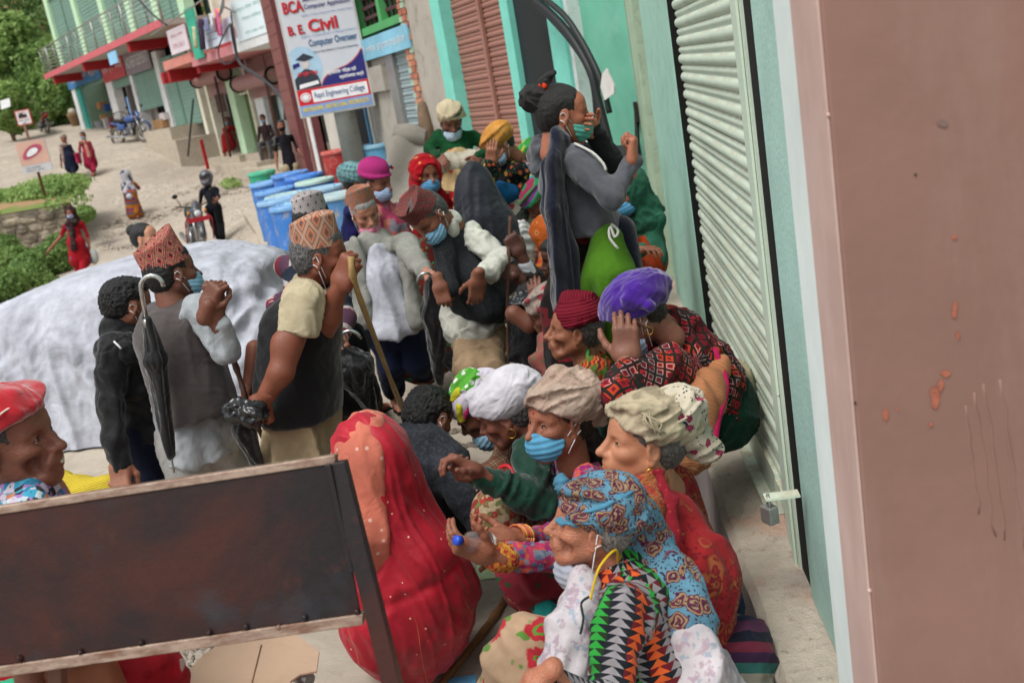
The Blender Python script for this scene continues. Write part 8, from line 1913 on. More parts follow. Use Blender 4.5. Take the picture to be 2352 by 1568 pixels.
def maroon_cap_woman():
    P = Person('woman in a maroon knitted cap and orange striped blouse looking left', (1320, 757, 4.22), 90, -10, 0, 1.04, '8a5840', 'o', .004, wr=.6)
    hair(P, '1c1a1a', '6a6664', 'woman', -.09, .004)
    P.wear('knitted_cap', [EL((-.016, 0, .07), (.108, .094, .068), Ry(.25), k=.02), EL((-.02, 0, .052), (.115, .1, .030), Ry(.32), k=.012), RC((.03, 0, .13), (-.04, .02, .135), .03, .035, k=.04), HP((.09, 0, .04), (.35, 0, -.93), .01)], fabric('6a1424', 'rib', ('v',), 520), .005, fd(.003, 18, 111), 1, local=True)
    N = W(1360, 815, 4.3); pel = W(1390, 960, 4.4); P.flesh([RC(P.L((-.03, 0, -.08)), N, .048, .06, k=.03)], .008); stud(P, 1)
    IK = fabric('a8381c', 'ikat', ('d0842a', '5a1a20', 'c8542a', '3f6a2a'), 26, wr=.5)
    T_, sL, sR = torso_p(N, pel, 90, .15, .135, .15, 1.2)
    P.wear('blouse', T_+sleeve_p(W(1365, 850, 4.12), W(1345, 930, 4.05), W(1290, 950, 4.0), .08, .065, .05), IK, .009, fd(.008, 10, 112, ZU, .3), 1)
    P.tube('green_neckline', smooth_path([W(1352, 800, 4.2), W(1345, 840, 4.12), W(1330, 880, 4.1)], 3), .007, plain('2f7a3a'))
    P.wear('skirt', [RC(pel, W(1330, 980, 4.3), .15, .12, k=.07), RC(pel, W(1340, 1080, 4.5), .16, .16, k=.07)], fabric('2a2440', 'bandhani', ('6a4a70',), 30), .014); P.finish()
def purple_turban_woman():
    P = Person('woman in a bright purple headscarf resting her face in her hand against the shutter', (1462, 722, 3.55), 92, 28, 0, .96, '7a5040', 'w', .004)
    hair(P, '14110f', None, 'woman', -.1, .004); PU = fabric('3f1484', 'plain', (), 1, .95, 700, .4, .5)
    turban(P, PU, 1.17, .3, .12, [RC((-.03, .085, .10), (-.085, .06, .06), .03, .035, k=.02), EL((-.03, .105, .075), (.035, .014, .045), Ry(.7), k=.012), RC((-.01, .10, .10), (-.06, .115, .03), .014, .02, k=.01)], fold=.005, h=.005, seed=121, bands=False, brow=.05)
    mask(P, None, .03, 0, '9fb0c8'); earring(P, 1, .014, -.055)
    N = W(1545, 770, 3.72); pel = W(1640, 935, 3.85); P.flesh([RC(P.L((-.04, 0, -.08)), N, .052, .06, k=.03)], .008)
    AR = fabric('6a1420', 'argyle', ('9a1c28', 'b03a20', '22201c', 'c0a8a8'), 21, wr=.5)
    T_, sL, sR = torso_p(N, pel, 85, .15, .15, .16, 1.2)
    a = W(1545, 840, 3.5); el = W(1425, 905, 3.3); wr = W(1440, 822, 3.38)
    P.wear('blouse', T_+[RC(N, W(1600, 880, 3.75), .12, .16, k=.08)]+sleeve_p(a, el, W(1436, 845, 3.36), .085, .07, .05, .06), AR, .0078, fd(.009, 9, 122, el-a, .8, .003, 26), 2)
    P.flesh([RC(W(1436, 845, 3.36), wr, .036, .03)], .008); P.hand(wr, W(1436, 745, 3.37)-wr, -FW-RT*.1, -RT, 'cup', 1.1)
    P.wear('waist_cloth', [RC(W(1600, 925, 3.75), W(1672, 880, 3.95), .13, .10, k=.06)], fabric('a8a184'), .01, fd(.006, 18, 123, RT, .2), 1)
    P.wear('skirt', [RC(pel, W(1440, 950, 3.6), .15, .11, k=.08), RC(W(1645, 950, 3.95), W(1640, 965, 3.8), .14, .12, k=.08), RC(pel, W(1400, 1080, 3.7), .13, .14, k=.08)], fabric('123c30', 'plain', (), 1, wr=.6), .012, fd(.01, 8, 124), 1); P.finish()
    OS = fabric('9a5a3c', 'stripes', ('a8663f', 'b07a58', 'a86a3c', 'b88a68'), 75, wr=.4)
    q = [W(1655, 840, 3.62), W(1600, 930, 3.52), W(1590, 1035, 3.45)]; r = sdf_mesh([RC(q[0], q[1], .03, .09, RT, .9, .05), RC(q[1], q[2], .09, .075, RT, .9, .05)], .008); v = r[0]+vnormals(r[0], r[1])*fd(.012, 9, 125, ZU, .2)(r[0])[:, None]
    e = empty('shoulder_cloth', q[2], 'orange woven shoulder bag with a pink strap and red green fringe', 'bag'); link('cloth_bag', mesh_np('cloth_bag', v, r[1], True, r[2]), OS, e)
    mb = MB(); mb.tube(smooth_path([W(1640, 800, 3.62), W(1668, 880, 3.55), W(1650, 960, 3.45), W(1640, 1020, 3.42)], 4), [.012]*12+[.02], 6); mb.build('pink_strap', fabric('b01c54'), e)
    V = MB(); rr = random.Random(4)
    for k in range(80): x = 1545+rr.random()*85; p = W(x, 1010+rr.random()*16-(x-1545)*.1, 3.42); mb = V.tube([p, p+[0, 0, -.03], p+[rr.uniform(-.015, .015), 0, -.07]], .0035, 4, k % 3)
    o = V.build('fringe', [fabric('b02430'), fabric('6a8a3a'), fabric('b08a50')], e); o['kind'] = 'stuff'
def hoodie_girl():
    P = Person('young woman in a grey hooded jacket, green mask and hair bun by the door', (1293, 263, 4.38), -92, 6, 0, 1.08, '9a6048', 'w', .0038, wr=.15)
    hair(P, '0d0a0a', None, 'woman', -.09, .002)
    P.wear('hair_bun', [EL((-.125, 0, .07), (.05, .045, .052), k=.02), RC((-.09, 0, .06), (-.12, 0, .07), .05, .04, k=.03), RC((-.07, -.01, .13), (-.03, -.01, .165), .022, .01, k=.02)], hairm('0d0a0a'), .006, fd(.004, 30, 3), 1, local=True)
    P.wear('hair_tie', [EL((-.075, -.02, .115), (.018, .022, .012), k=.01)], fabric('d8401c'), .004, fd(.004, 80, 2), 0, local=True)
    mask(P, None, 0, 0, '5fb0a0', h=.004)
    N = W(1278, 325, 4.45); pel = W(1370, 540, 4.6); GH = fabric('54575e', 'plain', (), 1, .75, 900, .5, .3)
    P.flesh([RC(P.L((-.03, 0, -.08)), N, .047, .06, k=.03)], .007)
    T_, sL, sR = torso_p(N, pel, -85, .15, .125, .155, 1.25)
    a = W(1318, 370, 4.28); el = W(1408, 452, 4.2); wr = W(1452, 372, 4.22); a2 = W(1330, 350, 4.62); el2 = W(1412, 375, 4.6); wr2 = W(1362, 300, 4.45)
    P.wear('hoodie', T_+[RC(W(1300, 420, 4.45), W(1345, 510, 4.5), .115, .14, k=.07)]+sleeve_p(a, el, wr, .078, .066, .045, .05)+[HP(W(1350, 535, 4.5), nrm(-ZU+RT*.05), .006)], GH, .0085, fd(.008, 8, 131, ZU, .4, .003, 26), 2)
    P.wear('dark_sleeve', sleeve_p(a2, el2, wr2, .06, .055, .045), fabric('26282c', 'plain', (), 1, wr=.6), .009, fd(.005, 14, 132), 1)
    P.wear('hood', [RC(W(1245, 345, 4.5), W(1290, 335, 4.35), .055, .045, k=.05), RC(W(1245, 345, 4.5), W(1240, 385, 4.5), .055, .045, k=.05)], GH, .008, fd(.006, 18, 133), 1)
    P.tube('drawstring', smooth_path([W(1320, 330, 4.25), W(1360, 350, 4.2), W(1385, 375, 4.18), W(1392, 392, 4.18)], 3), .006, plain('b8b8b4')); P.tube('drawstring', smooth_path([W(1405, 515, 4.3), W(1420, 530, 4.25), W(1412, 545, 4.25), W(1402, 520, 4.25), W(1400, 545, 4.25), W(1420, 572, 4.25)], 3), .006, plain('b8b8b4'))
    P.hand(wr, W(1455, 325, 4.2)-wr, -FW*.3+RT, FW, 'grip', 1.0); P.hand(wr2, W(1352, 290, 4.4)-wr2, FW, UPV, 'relaxed')
    SCF = fabric('0f1428', 'plain', (), 1, .9, 900, .5, .3); s_ = [W(1290, 322, 4.28), W(1262, 380, 4.25), W(1268, 480, 4.28), W(1290, 580, 4.35), W(1300, 680, 4.4)]
    P.wear('long_scarf', [RC(s_[i], s_[i+1], .05+.008*i, .055+.012*i, RT, .95, .05) for i in range(4)], SCF, .009, fd(.018, 6, 134, s_[0]-s_[-1], .05, .003, 20), 1)
    SK_ = fabric('1a1614', 'blocks', ('1a1614', '2a1e18', '14110f', '3c2616', '1a1614', '6a1820'), 14, wr=.4)
    P.wear('dark_skirt', [RC(W(1355, 530, 4.6), W(1335, 700, 4.6), .13, .16, k=.06), RC(W(1335, 700, 4.6), W(1340, 820, 4.65), .16, .17, k=.06)], SK_, .012, fd(.012, 6, 135, ZU, .1), 1)
    LG = fabric('47741a', 'plain', (), 1, wr=.4)
    P.wear('lime_kurta', [RC(W(1395, 550, 4.42), W(1400, 640, 4.4), .075, .12, k=.05), RC(W(1400, 640, 4.4), W(1395, 810, 4.5), .12, .145, RT, .95, .05)], LG, .009, lambda v: fd(.018, 13, 136, ZU, .05)(v)*np.clip((W(1400, 600, 4.4)[2]-v[:, 2])*8, .1, 1), 1)
    P.wear('dark_panel', [RC(W(1425, 530, 4.5), W(1450, 640, 4.5), .07, .06, k=.04)], SCF, .01, None, 1)
    g = G(1370, 960); foot(P, g+ZU*.1, RT); P.finish()
for f_ in (black_jacket_youth, vest_man, black_vest_man, striped_man, linen_man, white_shirt_man, maroon_cap_woman, purple_turban_woman, hoodie_girl):
    t_ = time.time(); f_(); print(f_.__name__, round(time.time()-t_, 2))
# ------------------------------------------------ people farther back
def back_person(lab, head, phi, pitch, N, pel, top, arms=(), gear=None, low=None, hs=1.0, sk='mid', kind='w', h=.014, r=(.12, .14), sw=.16, hr=.006, legp=None, grp=None, seed=1, tops='blouse', feet=None, hairc=('0f0d0d', None), msk=None):
    """N, pel: pixels+depth of neck and pelvis; arms [(shoulder, elbow, wrist, bare)]; low [(name, prims, mat)]"""
    P = Person(lab, head, phi, pitch, 0, hs, sk, kind, hr, grp); n = W(*N); p = W(*pel)
    P.flesh([RC(P.L((-.03, 0, -.08)), n, .05, .06, k=.03)], .012)
    hair(P, hairc[0], hairc[1], 'woman', -.09, .002, .008)
    if msk: mask(P, None, msk[1] if len(msk) > 1 else 0, 0, msk[0], h=.006)
    if gear: gear(P)
    T_, sL, sR = torso_p(n, p, phi, sw, r[0], r[1], 1.3); E = list(T_)
    for a in arms:
        s_, e_, w_ = W(*a[0]), W(*a[1]), W(*a[2]); bare = len(a) > 3 and a[3]
        if bare: E += [RC(s_, s_*.4+e_*.6, .065, .055, k=.04)]; P.flesh([RC(s_, e_, .045, .038, k=.02), RC(e_, w_, .038, .027, k=.02)], .012)
        else: E += sleeve_p(s_, e_, w_, .062, .052, .042)
        d = nrm(w_-e_); P.hand(w_, d, -FW if abs(np.dot(d, FW)) < .8 else UPV, RT if phi > 0 else -RT, 'relaxed', .95)
    P.wear(tops, E, top, h, fd(.008, 8, seed), 1)
    for nm, pr, mt in (low or ()): P.wear(nm, pr, mt, h, fd(.011, 6, seed+3, ZU, .25), 1)
    for f_ in (feet or ()): foot(P, G(*f_)+ZU*.1, P.M[:, 0])
    P.finish(); return P
def w(*a): return W(*a)
def beanie(P):
    P.wear('knitted_hat', [EL((-.016, 0, .09), (.108, .095, .082), k=.02), EL((-.01, 0, .06), (.118, .104, .034), Ry(.1), k=.008), HP((0, 0, .03), (.2, 0, -1), .01)], fabric('b8357e', 'knit', (), 170), .0065, None, 1, local=True)
    mb = MB(); [mb.add(*ico(P.L((.06, .06+.02*k, .11-.01*k)), .014, 1), k) for k in range(3)]; mb.build('brooch', [plain('7fb0d0'), plain('2a4a3a'), plain('b03040')], P.e)
def tb(mat, big=1.0, **k): return lambda P: turban(P, mat, big, h=.008, **k)
def hoodsari(mat, open_=.075):
    def g(P): P.wear('headscarf', [EL((-.01, 0, .025), (.122, .105, .115), k=.03), RC((-.03, 0, -.06), (-.05, 0, -.17), .10, .13, k=.05), EL((.115, 0, -.015), (.075, open_, .10), k=.015, neg=True), EL((.12, 0, -.12), (.08, .06, .08), k=.03, neg=True)], mat, .0085, fd(.005, 16, 4), 1, local=True)
    return g
PINKP = fabric('b0566a', 'blocks', ('c06a70', '8a8a98', 'b8486c', 'c47a6a'), 22); REDS = fabric('a0101c', 'floral', ('b09050', 'a82028', 'b81c24', '8a1018', 'b08a4a'), 14)
back_person('woman in a bright pink knitted hat and blue mask beside the drums', (864, 420, 6.9), -58, 12, (880, 470, 7.0), (930, 600, 7.1), PINKP, [((850, 500, 6.8), (860, 560, 6.7), (900, 580, 6.6)), ((925, 480, 7.1), (950, 500, 7.0), (945, 460, 6.8))], beanie,
    [('flowered_skirt', [RC(w(935, 600, 7.0), w(965, 790, 6.9), .19, .27, k=.05)], fabric('7a2a24', 'floral', ('c07a2a', '1f8a70', 'b03a24', '2f9a78', 'c89a3a'), 9))], sk='brown', msk=('9fb4d4',), feet=[(932, 862), (955, 850)], hs=1.05)
back_person('woman in a teal checked headscarf and deep blue shawl behind the pink hat', (822, 416, 7.5), -90, 10, (812, 470, 7.5), (830, 600, 7.6), fabric('14144a', 'plain'), [], tb(fabric('3a6e78', 'plaid', ('7fa0a0', '244a54'), 30), 1.1, extra=[EL((-.1, 0, .09), (.04, .04, .03), k=.02)]), [('skirt', [RC(w(825, 590, 7.6), w(840, 700, 7.6), .17, .2)], fabric('1a1c3a'))], sk='brown')
back_person('older woman draped in a red sari with a tika and bright blue mask', (978, 402, 7.3), -25, 5, (990, 445, 7.4), (1010, 560, 7.5), REDS, [((935, 460, 7.3), (950, 500, 7.1), (1015, 500, 6.9), False), ((1050, 450, 7.4), (1075, 490, 7.2), (1040, 505, 7.0), False)],
    lambda P: (hoodsari(REDS)(P), tika(P)), [('sari_skirt', [RC(w(1010, 550, 7.4), w(1020, 680, 7.4), .2, .28)], REDS)], sk='brown', kind='o', msk=('5fa0cc',), r=(.14, .17), hairc=('4a4648', '9a9698'), hs=1.1)
def green_sweater():
    l = facing(-5)[:, 1]
    def gear(P):
        turban(P, fabric('c0b294', 'plain', (), 1, wr=.5), 1.02, h=.007, extra=[RC((-.04, .07, .07), (-.03, .105, -.02), .035, .03, k=.03), RC((-.03, .105, -.02), (.01, .12, -.13), .03, .022, k=.02)])
        P.wear('head_band', [EL((-.012, 0, .085), (.117, .1, .011), Ry(.1), k=.004)], fabric('28343c'), .006, None, 0, local=True)
        P.tube('yellow_necklace', smooth_path([P.L((.02, .06, -.13)), P.L((.13, .05, -.2)), P.L((.16, 0, -.28)), P.L((.13, -.05, -.2)), P.L((.02, -.06, -.13))], 4), .012, plain('d0b020'))
    back_person('old woman in a dark green sweater standing with hands on her hips', (1035, 276, 8.3), -8, 28, (1048, 305, 8.4), (1052, 385, 8.4), fabric('0c4422', 'plain', (), 1, wr=.6), [((1008, 312, 8.4), (985, 340, 8.4), (1010, 362, 8.2)), ((1090, 312, 8.4), (1122, 335, 8.4), (1098, 362, 8.2))], gear,
        [('waist_wrap', [RC(w(1015, 378, 8.3), w(1088, 372, 8.3), .115, .12, ZU, .8)], fabric('b4ad9c', 'plain', (), 1, wr=.7)), ('flowered_skirt', [RC(w(1050, 390, 8.4), w(1068, 520, 8.4), .19, .26, k=.05)], fabric('b49a70', 'floral', ('b84a30', 'b05a3c', 'c05a38', '9a8a5a', 'b8502c'), 9))],
        sk='dark', kind='o', msk=('a9c0d0', .03), hairc=('8a8884', 'b8b6b2'), hs=1.08, sw=.15, seed=5, tops='sweater')
green_sweater()
back_person('woman in an orange headscarf and flowered black blouse holding a white bag', (1146, 333, 7.1), 62, 30, (1165, 372, 7.2), (1170, 460, 7.3), fabric('17181a', 'floral', ('b8502c', 'b08a3c', 'b03a30', '2f6a3a', 'c8a060'), 16), [((1130, 385, 7.0), (1125, 440, 6.9), (1128, 372, 6.8)), ((1200, 390, 7.2), (1212, 470, 7.1), (1192, 515, 6.9))], tb(fabric('c0843a', 'speck', ('c8924a',), 12), 1.05, extra=[EL((-.01, .08, .08), (.03, .02, .03))]),
    [('blue_sash', [RC(w(1150, 448, 7.15), w(1195, 442, 7.3), .115, .12, ZU, .8)], fabric('145a8c')), ('skirt', [RC(w(1175, 470, 7.3), w(1195, 610, 7.3), .17, .22, k=.05)], fabric('b8b0a0', 'floral', ('a83040', 'b04048', '9a2a38', '5a7a4a', 'b04a50'), 12))], sk='mid', msk=('9cb8d0',), seed=7, hs=1.05)
r = sdf_mesh([EL(W(1200, 548, 6.8), (.09, .06, .12), k=.04), RC(W(1200, 548, 6.8), W(1192, 515, 6.85), .05, .02, k=.04)], .009); v = r[0]+vnormals(r[0], r[1])*fd(.01, 16, 3)(r[0])[:, None]; o = link('carrier_bag', mesh_np('carrier_bag', v, r[1]), plain('b9b8b8', .4)); setp(o, 'crumpled white plastic carrier bag hanging from a hand', 'bag')
back_person('woman in a green and yellow headscarf and pale blue mask behind the hoodie girl', (1222, 360, 7.8), 20, 8, (1222, 400, 7.9), (1230, 480, 7.9), fabric('7a2c5a', 'blocks', ('7a2c5a', 'a85a3c', '3a8a5a', 'a03a70'), 16), [], tb(fabric('2f8a3c', 'speck', ('c0b02c', 'b0b8a8'), 9)), [('shawl', [RC(w(1215, 400, 7.8), w(1250, 470, 7.7), .06, .08)], fabric('5a9a6a', 'stripes', ('5a9a6a', 'b0a050', '3a8a9a', 'a05a8a'), 9))], sk='dark', msk=('9cb0d4',))
back_person('person with a green and purple headscarf bending low beside the pale post', (1238, 462, 6.9), 75, 40, (1260, 500, 6.9), (1270, 600, 7.0), fabric('8a3a28'), [], tb(fabric('1f7a4a', 'stripes', ('1f7a4a', '7a3a8a', '1f7a4a', '8a2a4a'), 12), 1.1), None, sk='dark')
def grey_poncho():
    P = Person('person hidden under a dark grey rain hood seen from behind', (1097, 440, 6.3), 172, 20, 0, 1.0, 'mid', 'w', .007); C_ = fabric('2b2e36', 'plain', (), 1, .55, 900, .8, .1)
    P.wear('rain_cape', [EL(P.L((-.02, 0, .03)), (.125, .12, .13), k=.04), RC(P.L((-.02, 0, .11)), P.L((-.03, 0, .13)), .09, .06, k=.04), RC(P.hc-ZU*.08, W(1110, 500, 6.3), .13, .15, k=.06), RC(W(1100, 470, 6.3), W(1120, 530, 6.35), .13, .16, RT, 1.1, .08), RC(W(1120, 530, 6.35), W(1125, 620, 6.4), .16, .19, RT, 1.1, .08), RC(W(1150, 500, 6.3), W(1185, 600, 6.3), .05, .08, k=.08)], C_, .0105, fd(.014, 6, 3, UPV, .15), 1); P.finish()
grey_poncho()
back_person('woman in a dark green shawl and blue mask seated behind the hoodie girl', (1440, 437, 5.35), 48, 14, (1462, 480, 5.5), (1465, 585, 5.5), fabric('2f6450', 'plain', (), 1, wr=.6), [((1430, 520, 5.3), (1440, 580, 5.2), (1470, 575, 5.1))], lambda P: hoodsari(fabric('2f6450', 'plain', (), 1, wr=.6))(P), [('orange_skirt', [RC(w(1470, 600, 5.5), w(1440, 640, 5.3), .17, .15)], fabric('a83a10'))], sk='mid', msk=('5fa0cc',), r=(.14, .17))
back_person('woman with a purple hair band and yellow scarf farthest behind the door post', (1428, 378, 6.6), 165, 10, (1432, 420, 6.6), (1440, 520, 6.7), fabric('b0a02c', 'speck', ('5a8aa0',), 6), [], lambda P: P.wear('hair_band', [RC((-.07, -.05, -.02), (-.07, .05, -.02), .035, .035)], fabric('4a2090'), .008, None, 1, local=True), None)
back_person('person wrapped in an orange sari beside the long dark scarf', (1262, 545, 6.0), 110, 20, (1258, 590, 6.0), (1255, 700, 6.1), fabric('a8641c', 'floral', ('a02a28', 'b07a2c', 'a83c24', 'b88a3c', '8a2a20'), 13), [], lambda P: hoodsari(fabric('a8521c', 'bandhani', ('a02a28', 'c0a070'), 30))(P), None)
def stick_man():
    P = Person('man in a grey suit jacket gripping a thin stick with both hands', (1285, 590, 5.7), 85, 10, 0, 1.0, '4f3026', 'm', .006); hair(P)
    P.wear('jacket', torso_p(W(1290, 640, 5.7), W(1300, 760, 5.8), 85)[0]+sleeve_p(W(1275, 670, 5.6), W(1262, 680, 5.5), W(1218, 625, 5.4), .08, .065, .05), fabric('34302f', 'plain', (), 1, wr=.7), .01, fd(.008, 10, 3), 1)
    P.wear('shirt_cuff', [RC(W(1222, 630, 5.4), W(1206, 608, 5.38), .042, .04)], fabric('b0b4b8'), .008); P.flesh([RC(W(1210, 612, 5.38), W(1190, 575, 5.35), .034, .03, k=.02), RC(W(1230, 660, 5.5), W(1180, 632, 5.35), .034, .03)], .008)
    P.hand(W(1192, 580, 5.35), W(1172, 545, 5.32)-W(1192, 580, 5.35), -FW, UPV, 'fist', 1.05); P.hand(W(1182, 632, 5.36), W(1160, 618, 5.34)-W(1182, 632, 5.36), -FW, UPV, 'fist', 1.05)
    P.wear('trousers', [RC(W(1300, 760, 5.8), W(1210, 770, 5.5), .13, .1), RC(W(1210, 770, 5.5), W(1225, 880, 5.5), .1, .08)], fabric('17161a'), .012, fd(.008, 9, 3), 1); P.finish()
    stick([W(1173, 497, 5.33), W(1168, 600, 5.33), W(1166, 700, 5.36), W(1168, 850, 5.45)], .011, DWOOD, 'thin_stick', 'thin dark brown stick held upright by two clasped hands')
stick_man()
def dark_squatter():
    P = Person('person in black squatting on the ground below the stooping man', (1225, 700, 5.2), 140, 55, 0, .95, 'dark', 'w', .007); hair(P); B = fabric('0b0b0e', 'plain', (), 1, wr=.7)
    P.wear('black_garment', [RC(W(1235, 720, 5.3), W(1230, 800, 5.35), .10, .13, RT, 1.1, .08), RC(W(1230, 800, 5.35), W(1265, 860, 5.25), .12, .12, k=.08), RC(W(1040, 830, 5.7), W(1075, 850, 5.6), .05, .06)], B, .0105, fd(.012, 7, 4), 1)
    P.flesh([RC(W(1180, 720, 5.0), W(1215, 745, 5.0), .045, .04), RC(W(1215, 745, 5.0), W(1235, 700, 5.0), .04, .03)], .01); P.hand(W(1235, 700, 5.0), UPV, -FW, RT, 'relaxed'); P.finish()
    r = sdf_mesh([RC(W(1185, 690, 5.05), W(1220, 680, 5.05), .035, .04, k=.03), RC(W(1200, 700, 5.05), W(1205, 730, 5.05), .03, .02, k=.03), EL(W(1240, 665, 5.05), (.03, .05, .02), k=.03)], .007); v = r[0]+vnormals(r[0], r[1])*fd(.01, 22, 3)(r[0])[:, None]; setp(link('black_bag', mesh_np('black_bag', v, r[1]), plain('14181c', .35)), 'knotted black plastic bag near the maroon cap', 'bag')
    back_person('woman in a pale red flowered shawl crouching behind the maroon cap', (1262, 715, 4.95), 100, 20, (1270, 750, 5.0), (1290, 860, 5.0), fabric('8a5048', 'floral', ('a82838', 'b09a90', 'a83040', '5a6a4a', 'b0a090'), 12), [((1262, 780, 4.9), (1240, 830, 4.85), (1262, 860, 4.8))], tb(fabric('9a8a80', 'floral', ('b03048', '8a7a70', 'a84050', '6a6a60', 'b06068'), 16)), None, sk='dark')
dark_squatter()
# ---- people on the road
def road_person(lab, hx, hy, fx, fy, phi, top, low, gear=None, msk=None, arms=None, z=None, grp='people walking on the road', sk='mid', stride=.12, extra=None, tops='kurta', hem=.45, hs=1.0):
    g = G(fx, fy) if z is None else z; d = DEPTH(g); hc = W(hx, hy, d); P = Person(lab, hc, phi, 0, 0, hs, sk, 'w', .011, grp, foot=g)
    H = hc[2]-g[2]; l = P.M[:, 1]; f = P.M[:, 0]; n = hc-ZU*.19; p = np.array([(hc[0]+g[0])/2, (hc[1]+g[1])/2, g[2]+H*.56]); hair(P, h=.012)
    if gear: gear(P)
    if msk: mask(P, None, 0, 0, msk, h=.01, loops=False)
    T_, sL, sR = torso_p(n, p, phi, .16, .10, .125, 1.3); E = list(T_)
    for i, s_ in enumerate((1, -1)):
        a = n+l*.16*s_-ZU*.05; off = (arms[i] if arms else ((.22*s_, .05, -.3), (.24*s_, .12, -.55)))
        e_ = n+l*off[0][0]+f*off[0][1]+ZU*off[0][2]; w_ = n+l*off[1][0]+f*off[1][1]+ZU*off[1][2]; E += sleeve_p(a, e_, e_*.5+w_*.5, .05, .045, .04); P.flesh([RC(e_, w_, .038, .028)], .016); P.hand(w_, w_-e_, l*s_, f, 'relaxed')
    E += [RC(p, p-ZU*H*hem*.6+(0*f), .14, .19, l, 1.15, .05)] if hem else []
    P.wear(tops, E, top, .018, fd(.01, 6, 3, ZU, .3), 1)
    for s_ in (1, -1):
        k = p+l*.09*s_+f*stride*s_*.5-ZU*H*.26; a = np.array([g[0], g[1], g[2]+.09])+l*.08*s_+f*stride*s_; P.wear('trouser_leg', [RC(p+l*.08*s_, k, .10, .08), RC(k, a+ZU*.06, .08, .07)], low, .02); foot(P, a, f, '5a3a30')
    if extra: extra(P, n, p, l, f, g)
    P.finish(); return P
NAVY_ = fabric('141a30'); MAG = fabric('96183c', 'bandhani', ('c0808a',), 14); SALM = fabric('b07a68')
shawl = lambda mat, k=1: (lambda P, n, p, l, f, g: P.wear('scarf', [RC(n+f*.08+l*.05, n+f*.16-l*.05, .07, .06), RC(n+f*.14-l*.08*k, p+f*.17-l*.1*k-ZU*.1, .05, .06)], mat, .018, fd(.01, 10, 3), 1))
road_person('woman in a navy kurta and pale headscarf walking with a pink bag', 146, 319, 172, 410, 8, NAVY_, NAVY_, tb(fabric('a09088')), None, None, extra=lambda P, n, p, l, f, g: (shawl(fabric('9c8880'))(P, n, p, l, f, g), P.wear('pink_bag', [BX(p+l*.3-ZU*.1, (.05, .14, .17), None, .04)], fabric('b8305c', 'blocks', ('b8305c', 'c08a98', 'a02048'), 9), .02)))
road_person('woman in a magenta kurta with a peach scarf and blue mask on the road', 190, 312, 217, 402, 5, MAG, MAG, None, '9cb8d4', extra=shawl(SALM, -1))
road_person('woman in a red kurta and brown scarf carrying a clear bag near the car', 162, 489, 190, 640, -2, fabric('9c1220', 'floral', ('3a5a8a', '8a7a8a', 'a81824', 'a01420', '2a5a48'), 6), fabric('9c1220'), hoodsari(fabric('3a2022'), .07), 'a9b8d8', (((.2, .0, -.3), (.2, .08, -.52)), ((-.3, 0, -.22), (-.55, .05, -.42))), extra=lambda P, n, p, l, f, g: (shawl(fabric('3a2426', 'floral', ('2a5a44', '4a2a2c', '2a4a3a', '3a2426', '3a2a2a'), 9), 0)(P, n, p, l, f, g), P.wear('clear_bag', [EL(n+l*.22+f*.08-ZU*.72, (.11, .08, .16))], plain('a9b0ac', .3), .018)))
def shawl_back(P, n, p, l, f, g):
    M_ = fabric('b4b2b8', 'blocks', ('c0bec4', '4a4a5a', 'b8b6bc', 'c4c2c8'), 9); P.wear('patterned_shawl', [EL(P.L((-.01, 0, .02)), .135, k=.05), RC(n+ZU*.05, n-ZU*.25-f*.05, .13, .17, l, 1.1, .08), RC(n-ZU*.25-f*.06, p-f*.08-ZU*.05, .16, .11, l, 1.0, .08)], M_, .018, fd(.012, 7, 3, ZU, .2), 1)
road_person('woman seen from behind under a black and white shawl with an orange skirt', 289, 402, 312, 502, 178, fabric('9a5a1c', 'stripes', ('a8641c', 'a8641c', '6a3a6a', 'a0501c', '4a5a7a'), 4), fabric('9a5a1c'), None, None, (((.2, .12, -.2), (.1, .25, -.05)), ((-.2, .12, -.2), (-.1, .25, -.1))), extra=shawl_back, hem=.75, stride=.05)
def helmet(P): P.wear('helmet', [EL((-.01, 0, .03), (.145, .13, .145), k=.02), EL((.02, 0, -.06), (.12, .11, .09), k=.03), EL((.14, 0, .0), (.05, .09, .04), k=.01, neg=True)], paint('4a4c54', .15, 8, .3, spec=.7), .012, None, 1, local=True); P.wear('visor', [EL((.03, 0, .07), (.115, .118, .05), k=.01)], plain('1c1e24', .2, .6), .012, None, 0, local=True)
zr_ = GW(512, 568, 21.2)
road_person('rider in a grey helmet and dark clothes standing astride the black motorcycle', 474, 411, 0, 0, 5, fabric('10141f', 'plain', (), 1, wr=.6), fabric('0c0c10'), helmet, None, (((.2, .1, -.2), (.22, .35, -.25)), ((-.26, .0, -.3), (-.32, .05, -.58))), zr_, tops='jacket', hem=0, extra=None, hs=1.1)
back_person('person behind the covered car with black hair tied by a teal band', (333, 546, 8.0), -80, 0, (345, 600, 8.1), (360, 700, 8.1), fabric('2a2c34'), [], lambda P: P.wear('hair_bun', [EL((-.09, 0, .07), (.05, .05, .05), k=.02)], hairm('0d0a0a'), .008, None, 1, local=True) and P.wear('hair_tie', [EL((-.055, .04, .095), (.02, .02, .03))], fabric('1f9a80'), .007, None, 0, local=True), None, sk='light')
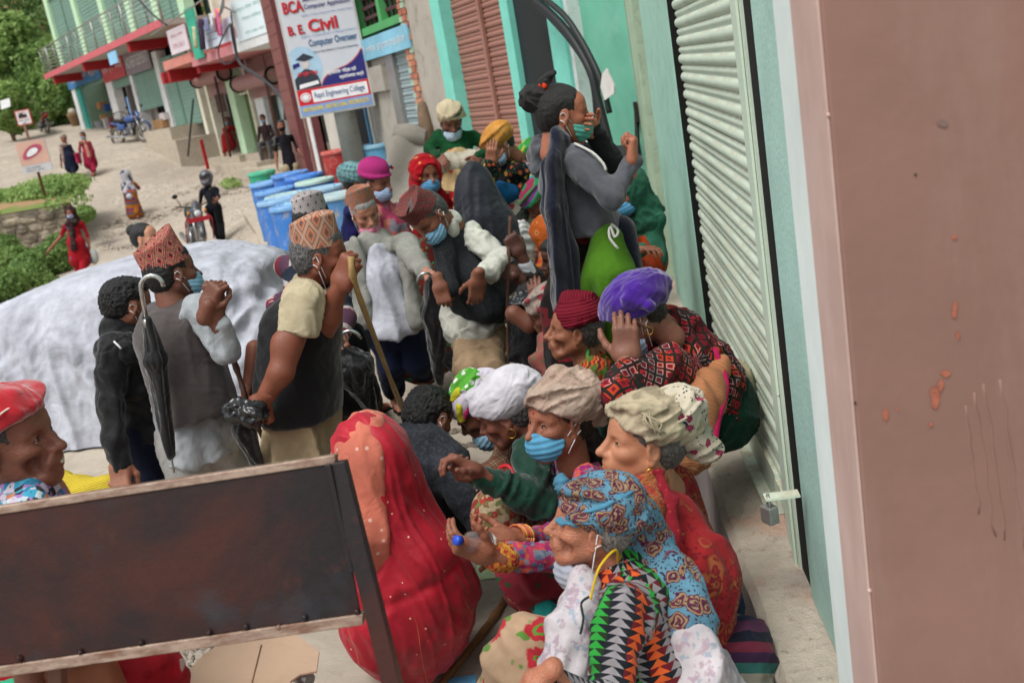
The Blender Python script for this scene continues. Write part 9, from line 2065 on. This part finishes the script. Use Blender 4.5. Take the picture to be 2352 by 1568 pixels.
# shop front people
zs = PA.pt(T(PA, *p1(1900, 1300), .25), Zh(PA, *p1(1900, 1300), .25), .25)
road_person('woman in a red kurta and mask leaning in the narrow shop doorway', *[p1(1890, 1010)[0], p1(1890, 1010)[1]], 0, 0, -5, fabric('8f1c1c', 'bandhani', ('b05a50',), 9), fabric('8f1c1c'), None, '8fb8d8', (((.22, .0, -.3), (.2, .1, -.55)), ((-.16, .12, -.25), (-.04, .2, -.05))), zs, 'people at the shop fronts', stride=.03)
zt = W(690, 480, 20.5); zt[2] = terrain(zt[0], zt[1])
road_person('man in a dark T shirt and black mask standing by the glass shop front', *p2(345, 1050), 0, 0, -12, fabric('15131c'), fabric('a8997c'), lambda P: hair(P, style='man', h=.01), '17181c', (((.2, .02, -.28), (.26, .2, -.42)), ((-.22, .0, -.3), (-.26, .08, -.55))), zt, 'people at the shop fronts', stride=.04, tops='t_shirt', hem=0)
zq = PA.pt(T(PA, *p1(2200, 1300), .5), Zh(PA, *p1(2200, 1360), .5), .5); hq = W(*p1(2190, 990), DEPTH(zq))
def sitting_boy():
    P = Person('boy in a checked shirt and blue mask sitting at the glass shop front', hq, 8, 5, 0, 1.0, 'mid', 'm', .011, 'people at the shop fronts', foot=zq); hair(P, h=.012); mask(P, None, 0, 0, '8fb8d8', h=.01, loops=False); n = hq-ZU*.2; p = n-ZU*.5; f = P.M[:, 0]; l = P.M[:, 1]; f = nrm(np.array([f[0], f[1], 0]))
    k1, k2 = p+f*.4+l*.14, p+f*.4-l*.14; P.wear('shirt', torso_p(n, p, 8)[0]+sleeve_p(n+l*.16-ZU*.05, n+l*.22-ZU*.3+f*.05, k1+ZU*.1)+sleeve_p(n-l*.16-ZU*.05, n-l*.22-ZU*.3+f*.05, k2+ZU*.1), fabric('4a3238', 'plaid', ('2a1c20', '6a5a5c'), 14), .018, None, 1)
    P.wear('grey_trousers', [RC(p+l*.08, k1, .09, .07), RC(p-l*.08, k2, .09, .07), RC(k1, k1-ZU*.42, .07, .055), RC(k2, k2-ZU*.42, .07, .055)], fabric('5f5f62'), .018, None, 1)
    for k in (k1, k2): foot(P, k-ZU*.45, f, '1c2030')
    P.finish(); mb = MB(); mb.box(p-ZU*.13-f*.05, .5, .4, .06, 0); mb.box(p-ZU*.35-f*.05, .4, .3, .4, 0); setp(mb.build('wooden_stool', WOOD), 'low wooden stool under the boy in the checked shirt', 'stool')
sitting_boy()
print('people done', round(time.time()-T0, 1))
